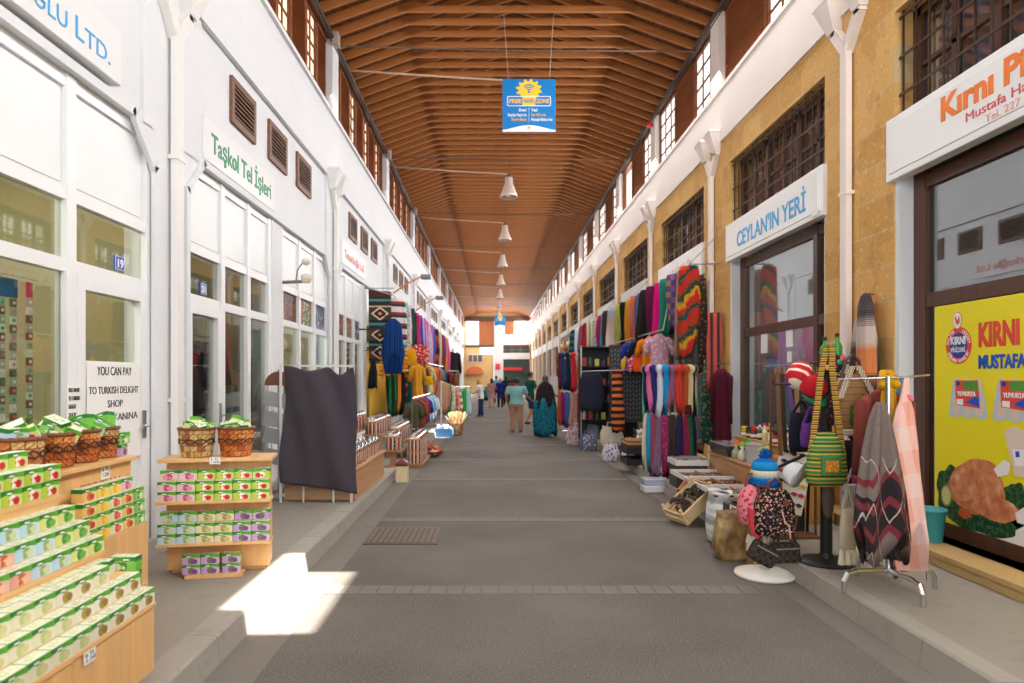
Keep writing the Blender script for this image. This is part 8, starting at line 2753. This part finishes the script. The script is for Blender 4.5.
for y in (0.97, 1.07, 1.22):
    MB().tube([(0, y, 0), (0, y, -0.14)], 0.002, 5).build('thread', STEEL, t)
# inside the shop with the green lettered board: a rail of clothes and a shelf
t = thing('shelf_rack', 'brown wooden shelf inside the shop with the green lettered board', 'shelf', (-3.9, 7.6, PAVE))
for z in (0.5, 0.95, 1.4):
    MB().box(-0.3, 0.3, -0.9, 0.9, z, z + 0.03).build('shelf', VENT, t)
for y in (-0.9, 0.0, 0.87):
    MB().box(-0.3, 0.3, y, y + 0.03, 0, 1.9).build('upright', VENT, t)
t = thing('clothes_rail', 'rail of dark clothes behind the glass of the green lettered shop', 'rail', (0, 0, 0))
MB().tube([(-3.5, 6.2, 2.1), (-3.5, 8.6, 2.1)], 0.015).build('rail', STEEL, t)
for y in (6.2, 8.6):
    MB().tube([(-3.5, y, 2.1), (-3.5, y, PAVE)], 0.015).build('upright', STEEL, t)
for i, (c_, nm) in enumerate((((150, 60, 50), 'brick red'), ((70, 66, 70), 'charcoal'), ((60, 70, 80), 'slate'), ((120, 40, 50), 'maroon'), ((60, 56, 60), 'graphite'), ((90, 84, 80), 'taupe'), ((50, 60, 70), 'ink blue'))):
    hang('hanging_shirt', '%s shirt behind the glass of the green lettered shop' % nm, 'shirt', (-3.5, 6.45 + 0.32 * i, 2.09), drape(800 + i, shirt_prof(0.8, 0.17, 0.06), 4, 0.25), cloth('plain', c_), 0.9, 'shirts behind the green lettered shop glass', 0.05, [sleeve(-1, 0.17, 0.4), sleeve(1, 0.17, 0.4)])
t = thing('glass_shelf', 'lit glass shelves of pale sheets behind the spice picture windows', 'shelf', (-3.55, 10.4, PAVE))
for z in (0.6, 1.05, 1.5, 1.9):
    MB().box(-0.25, 0.25, -1.1, 1.1, z, z + 0.012).build('shelf', M('shelf_pale', (200, 226, 220), 0.2), t)
for y in (-1.1, 1.09):
    MB().box(-0.25, -0.24, y, y + 0.01, 0, 2.2).build('upright', STEEL, t)
for i in range(8):
    c_ = ((210, 226, 240), (226, 230, 190), (190, 206, 216), (206, 220, 200))[i % 4]
    o = tag(MB().bbox(-0.008, 0.008, -0.11, 0.11, 0, 0.26, 0.002).build('card_pack', M('pale_pack_%d' % (i % 4), c_, 0.4), None, (-3.42, 9.5 + 0.26 * i, PAVE + 1.5125)), '%s pack leaning on the lit glass shelf, %s along' % (('pale blue', 'pale yellow', 'grey-blue', 'pale green')[i % 4], ORD[i]), 'pack', 'packs on the lit glass shelf')

# ================================================================== PEOPLE
SKIN = M('skin_tan', (196, 146, 116), 0.55, 0, 0.05)
SKIN2 = M('skin_brown', (150, 104, 80), 0.55, 0, 0.05)
HAIRD = M('hair_dark', (40, 32, 30), 0.6, 0, 0.2, 40)
HAIRB = M('hair_blond', (206, 150, 90), 0.6, 0, 0.2, 40)
HAIRG = M('hair_grey', (150, 146, 140), 0.6, 0, 0.2, 40)
EYE = M('eye_dark', (30, 24, 22), 0.3)


def limb(m, pts, n=12):
    """PTS: (position, radius) or (position, rx, ry)"""
    P_ = [Vector(p[0]) for p in pts]
    m.tube(P_, [p[1] for p in pts], n)


def remesh(o, vox):
    md = o.modifiers.new('remesh', 'REMESH')
    md.mode = 'VOXEL'
    md.voxel_size = vox
    md.use_smooth_shade = True
    sm = o.modifiers.new('smooth', 'SMOOTH')
    sm.factor = 0.5
    sm.iterations = 3
    return bake(o)


def ellring(c, rx, ry, n=20):
    return [(c[0] + rx * cos(2 * pi * i / n), c[1] + ry * sin(2 * pi * i / n), c[2]) for i in range(n)]


def hand(m, w, d, side):
    """palm and five fingers from the wrist W along D; thumb towards the front"""
    d = Vector(d).normalized()
    f = Vector((0, 1, 0))
    f = (f - d * f.dot(d)).normalized()
    s_ = d.cross(f).normalized()
    w = Vector(w)
    rings = []
    for q, a, b in ((0, 0.026, 0.019), (0.03, 0.036, 0.019), (0.07, 0.042, 0.017), (0.095, 0.040, 0.013)):
        c = w + d * q
        rings.append([tuple(c + f * (a * cos(2 * pi * i / 12)) + s_ * (b * sin(2 * pi * i / 12))) for i in range(12)])
    m.loft(rings)
    for k, L in enumerate((0.068, 0.078, 0.072, 0.056)):
        b0 = w + d * 0.085 + f * (0.030 - 0.020 * k)
        cu = s_ * (-side * 0.018)
        limb(m, [(b0, 0.0095), (b0 + d * L * 0.45 + cu * 0.3, 0.0090), (b0 + d * L * 0.8 + cu, 0.0082), (b0 + d * L + cu * 1.7, 0.0068)], 8)
    b0 = w + d * 0.03 + f * 0.028
    limb(m, [(b0, 0.0125), (b0 + d * 0.03 + f * 0.02, 0.0108), (b0 + d * 0.058 + f * 0.024 - s_ * side * 0.006, 0.0085)], 8)


def person(label, loc, rz, H, pose, top, bottom, hair, shoes, skin=SKIN, vox=0.011, extra=None, female=False):
    """faces local +Y; pose: dict of joints (metres for a 1.75 m figure)"""
    t = thing('person', label, 'person', loc, rz)
    k = H / 1.75
    g = lambda key, d: Vector(pose.get(key, d))
    sw_ = 0.175 if female else 0.20
    lean = pose.get('lean', 0.0)
    up = lambda z: (0, lean * max(0, z - 0.95), z)
    neck, headc = up(1.48), Vector(up(1.625)) + Vector(pose.get('head', (0, 0.01, 0)))
    J = {}
    for sd, sg in (('L', -1), ('R', 1)):
        sh = Vector(up(1.42)) + Vector((sg * sw_, 0, 0))
        J['sh' + sd] = sh
        J['el' + sd] = g('el' + sd, (sg * (sw_ + 0.05), lean * 0.2 - 0.02, 1.13))
        J['wr' + sd] = g('wr' + sd, (sg * (sw_ + 0.06), 0.06, 0.88))
        J['hp' + sd] = Vector((sg * 0.09, 0, 0.92))
        J['kn' + sd] = g('kn' + sd, (sg * 0.095, 0.015, 0.50))
        J['an' + sd] = g('an' + sd, (sg * 0.10, -0.02, 0.09))
    m = MB()
    wst, hipw = (0.125, 0.165) if female else (0.155, 0.165)
    tor = [(0.84, hipw * 0.85, 0.095), (0.92, hipw, 0.115), (1.02, (wst + hipw) / 2, 0.105), (1.10, wst, 0.10), (1.25, sw_ * 0.84, 0.112), (1.36, sw_ * 0.95, 0.105), (1.43, sw_ * 0.75, 0.08), (1.475, 0.065, 0.06)]
    m.loft([ellring(up(z), rx, ry) for z, rx, ry in tor])
    limb(m, [(up(1.43), 0.058), (neck, 0.052), (headc - Vector((0, 0.015, 0.06)), 0.05)])
    # head: skull, jaw, nose, ears
    hd = []
    for q, rx, ry, oy in ((-0.125, 0.028, 0.03, 0.032), (-0.105, 0.05, 0.058, 0.022), (-0.06, 0.064, 0.08, 0.010), (0.0, 0.073, 0.094, 0.0), (0.05, 0.074, 0.096, -0.006), (0.09, 0.058, 0.078, -0.008), (0.115, 0.025, 0.035, -0.008)):
        hd.append(ellring(headc + Vector((0, oy, q)), rx, ry))
    m.loft(hd)
    limb(m, [(headc + Vector((0, 0.088, 0.012)), 0.009), (headc + Vector((0, 0.112, -0.03)), 0.014), (headc + Vector((0, 0.09, -0.04)), 0.012)], 8)
    limb(m, [(headc + Vector((-0.02, 0.086, -0.068)), 0.008), (headc + Vector((0, 0.092, -0.068)), 0.010), (headc + Vector((0.02, 0.086, -0.068)), 0.008)], 8)
    for sg in (-1, 1):
        m.ball(headc + Vector((sg * 0.076, -0.005, -0.012)), (0.012, 0.022, 0.034), 10, 8)
    for sd, sg in (('L', -1), ('R', 1)):
        sh, el, wr = J['sh' + sd], J['el' + sd], J['wr' + sd]
        limb(m, [(sh + Vector((-sg * 0.05, 0, 0.005)), 0.05), (sh, 0.055), (sh.lerp(el, 0.4), 0.047), (el, 0.038), (el.lerp(wr, 0.3), 0.039), (wr, 0.025)])
        hand(m, wr, (wr - el) * (1 if 'hd' + sd not in pose else 0) + Vector(pose.get('hd' + sd, (0, 0, 0))), sg)
        hp, kn, an = J['hp' + sd], J['kn' + sd], J['an' + sd]
        limb(m, [(hp + Vector((0, 0, 0.02)), 0.085), (hp.lerp(kn, 0.35), 0.078), (kn, 0.054), (kn.lerp(an, 0.3), 0.056), (an, 0.036), (an - Vector((0, 0, 0.04)), 0.036)])
        limb(m, [(an + Vector((0, -0.03, -0.05)), 0.036), (an + Vector((0, 0.06, -0.06)), 0.034), (an + Vector((0, 0.14, -0.068)), 0.020)])
    m.v = [(x * k, y * k, z * k) for x, y, z in m.v]
    body = m.build('body', skin, t)
    remesh(body, vox)

    def wear(name, mb, mtl, vx=0.014):
        mb.v = [(x * k, y * k, z * k) for x, y, z in mb.v]
        o = mb.build(name, mtl, t)
        remesh(o, vx)
        return o
    # top garment
    tm_, hem, slv, flare = top
    m = MB()
    e = 0.017
    ts = [(hem, hipw * flare + e, 0.115 * flare + e)] + [(z, rx + e, ry + e) for z, rx, ry in tor if z > hem + 0.04]
    ts[-1] = (1.475, 0.078, 0.07)
    m.loft([ellring(up(z), rx, ry) for z, rx, ry in ts])
    for sd, sg in (('L', -1), ('R', 1)):
        sh, el, wr = J['sh' + sd], J['el' + sd], J['wr' + sd]
        if slv <= 1:
            limb(m, [(sh + Vector((-sg * 0.06, 0, 0.0)), 0.07), (sh, 0.074), (sh.lerp(el, slv), 0.068)])
        else:
            limb(m, [(sh + Vector((-sg * 0.06, 0, 0.0)), 0.07), (sh, 0.072), (el, 0.056), (el.lerp(wr, slv - 1), 0.046)])
    wear('shirt' if hem > 0.7 else 'dress', m, tm_)
    if bottom:
        bm_, kind = bottom
        m = MB()
        m.loft([ellring(up(z), rx, ry) for z, rx, ry in ((0.80, hipw + 0.006, 0.115), (0.92, hipw + 0.014, 0.128), (1.0, hipw + 0.004, 0.118))])
        for sd, sg in (('L', -1), ('R', 1)):
            hp, kn, an = J['hp' + sd], J['kn' + sd], J['an' + sd]
            if kind == 'shorts':
                limb(m, [(hp, 0.098), (hp.lerp(kn, 0.5), 0.096), (hp.lerp(kn, 0.95), 0.09)])
            else:
                limb(m, [(hp, 0.098), (hp.lerp(kn, 0.5), 0.088), (kn, 0.074), (kn.lerp(an, 0.5), 0.070), (an - Vector((0, 0, 0.02)), 0.066)])
        wear('shorts' if kind == 'shorts' else 'trousers', m, bm_)
    for sd, sg in (('L', -1), ('R', 1)):
        an = J['an' + sd]
        m = MB()
        limb(m, [(an + Vector((0, -0.055, -0.046)), 0.040), (an + Vector((0, 0.0, -0.042)), 0.046), (an + Vector((0, 0.08, -0.052)), 0.042), (an + Vector((0, 0.155, -0.062)), 0.026)])
        wear('shoe', m, shoes, 0.012)
    # hair
    hm, hl = hair
    m = MB()
    hr = []
    for q, rx, ry, oy in ((-0.05 - hl * 0.0, 0.078, 0.06, -0.05), (0.0, 0.083, 0.076, -0.034), (0.045, 0.084, 0.098, -0.014), (0.09, 0.068, 0.088, -0.010), (0.124, 0.034, 0.045, -0.010)):
        hr.append(ellring(headc + Vector((0, oy, q)), rx, ry))
    m.loft(hr)
    if hl > 0:
        m.loft([ellring(headc + Vector((0, -0.055 - 0.2 * 0 + lean * q * 0.5, q)), rx, ry) for q, rx, ry in ((0.0, 0.08, 0.06), (-0.08, 0.085, 0.055), (-0.08 - hl, 0.06, 0.035))])
    wear('hair', m, hm, 0.010)
    for sg in (-1, 1):
        MB().ball(((headc.x + sg * 0.03) * k, (headc.y + 0.087) * k, (headc.z + 0.008) * k), (0.012 * k, 0.008 * k, 0.008 * k), 10, 8).build('eye', EYE, t)
    return t


CL = lambda *c: cloth('plain', c)
stout = person('man seen from behind in a pale teal shirt and tan trousers', (0.70, 20.05, 0), -0.12, 1.62,
       dict(elR=(0.27, 0.06, 1.15), wrR=(0.42, 0.24, 0.98), elL=(-0.27, -0.02, 1.14), wrL=(-0.25, 0.10, 0.93), anL=(-0.10, -0.02, 0.09), anR=(0.11, 0.06, 0.09)),
       (CL(130, 180, 180), 0.88, 0.72, 1.12), (CL(176, 132, 104), 'long'), (HAIRD, 0), M('shoe_tan', (110, 80, 64), 0.5), SKIN2, 0.009)
stout.scale = (1.2, 1.12, 1.0)
person('man in a dark green shirt and navy shorts stepping past the scarf racks', (1.30, 23.6, 0), -1.1, 1.82,
       dict(elR=(0.26, 0.08, 1.14), wrR=(0.24, 0.26, 1.02), elL=(-0.26, 0.04, 1.13), wrL=(-0.20, 0.26, 1.0), knL=(-0.09, 0.16, 0.52), anL=(-0.09, 0.20, 0.09), knR=(0.095, -0.02, 0.5), anR=(0.10, -0.20, 0.10)),
       (CL(24, 84, 72), 0.84, 0.75, 1.05), (CL(36, 56, 96), 'shorts'), (HAIRD, 0), M('shoe_dark', (46, 42, 44), 0.5), SKIN, 0.009)
person('fair-haired woman in a white top and blue jeans beside the distant dress rack', (-0.48, 28.3, 0), 1.15, 1.56,
       dict(lean=0.10, head=(0, 0.05, -0.02), elR=(0.23, 0.10, 1.14), wrR=(0.16, 0.30, 1.10), elL=(-0.22, 0.10, 1.14), wrL=(-0.14, 0.30, 1.08), anL=(-0.1, 0.04, 0.09)),
       (CL(232, 236, 240), 0.82, 0.6, 1.05), (CL(40, 60, 100), 'long'), (HAIRB, 0.06), M('shoe_tan', (110, 80, 64), 0.5), SKIN, 0.010, female=True)
person('woman in a short dusty pink dress walking away down the street', (-0.05, 35.8, 0), 0.05, 1.58,
       dict(elR=(0.24, 0.03, 1.13), wrR=(0.20, 0.20, 1.05), anL=(-0.09, 0.08, 0.09), anR=(0.09, -0.1, 0.09)),
       (CL(176, 130, 130), 0.58, 0.5, 1.35), None, (HAIRD, 0.2), M('shoe_dark', (46, 42, 44), 0.5), SKIN, 0.012, female=True)
person('person in a long navy blue coat walking away beside the pink dress', (0.42, 36.6, 0), 0.0, 1.60,
       dict(anL=(-0.1, 0.10, 0.09), anR=(0.1, -0.08, 0.09)), (CL(30, 40, 110), 0.55, 1.8, 1.25), (CL(40, 38, 44), 'long'), (HAIRG, 0.05), M('shoe_dark', (46, 42, 44), 0.5), SKIN2, 0.012)
person('small child in a teal top and dark shorts near the pink dress', (-0.36, 38.2, 0), 0.2, 1.12,
       dict(), (CL(30, 130, 140), 0.84, 0.6, 1.1), (CL(44, 40, 46), 'shorts'), (HAIRD, 0.04), M('shoe_white', (220, 220, 220), 0.5), SKIN, 0.010)
person('man in a light blue shirt far down the street behind the pink dress', (0.24, 43.5, 0), 0.0, 1.74,
       dict(), (CL(120, 150, 196), 0.88, 0.6, 1.1), (CL(60, 60, 76), 'long'), (HAIRD, 0), M('shoe_dark', (46, 42, 44), 0.5), SKIN2, 0.013)
person('person dressed all in black far down the street beside the navy coat', (0.80, 40.2, 0), 0.0, 1.74,
       dict(anL=(-0.1, 0.10, 0.09), anR=(0.1, -0.08, 0.09)), (CL(36, 34, 38), 0.80, 1.7, 1.1), (CL(34, 32, 36), 'long'), (HAIRD, 0.1), M('shoe_dark', (46, 42, 44), 0.5), SKIN, 0.013)
person('person in a dark red top standing behind the man in the teal shirt', (0.95, 33.5, 0), 0.3, 1.62,
       dict(), (CL(130, 50, 60), 0.84, 1.6, 1.1), (CL(56, 48, 50), 'long'), (HAIRD, 0.1), M('shoe_dark', (46, 42, 44), 0.5), SKIN, 0.013, female=True)
person('man in a grey shirt by the stall behind the teal dress stand', (1.72, 22.2, 0), -0.9, 1.68,
       dict(elR=(0.27, 0.06, 1.15), wrR=(0.24, 0.28, 1.06), elL=(-0.27, 0.06, 1.15), wrL=(-0.20, 0.28, 1.06)), (CL(150, 150, 160), 0.86, 0.7, 1.1), (CL(60, 66, 90), 'long'), (HAIRD, 0), M('shoe_dark', (46, 42, 44), 0.5), SKIN2, 0.011)
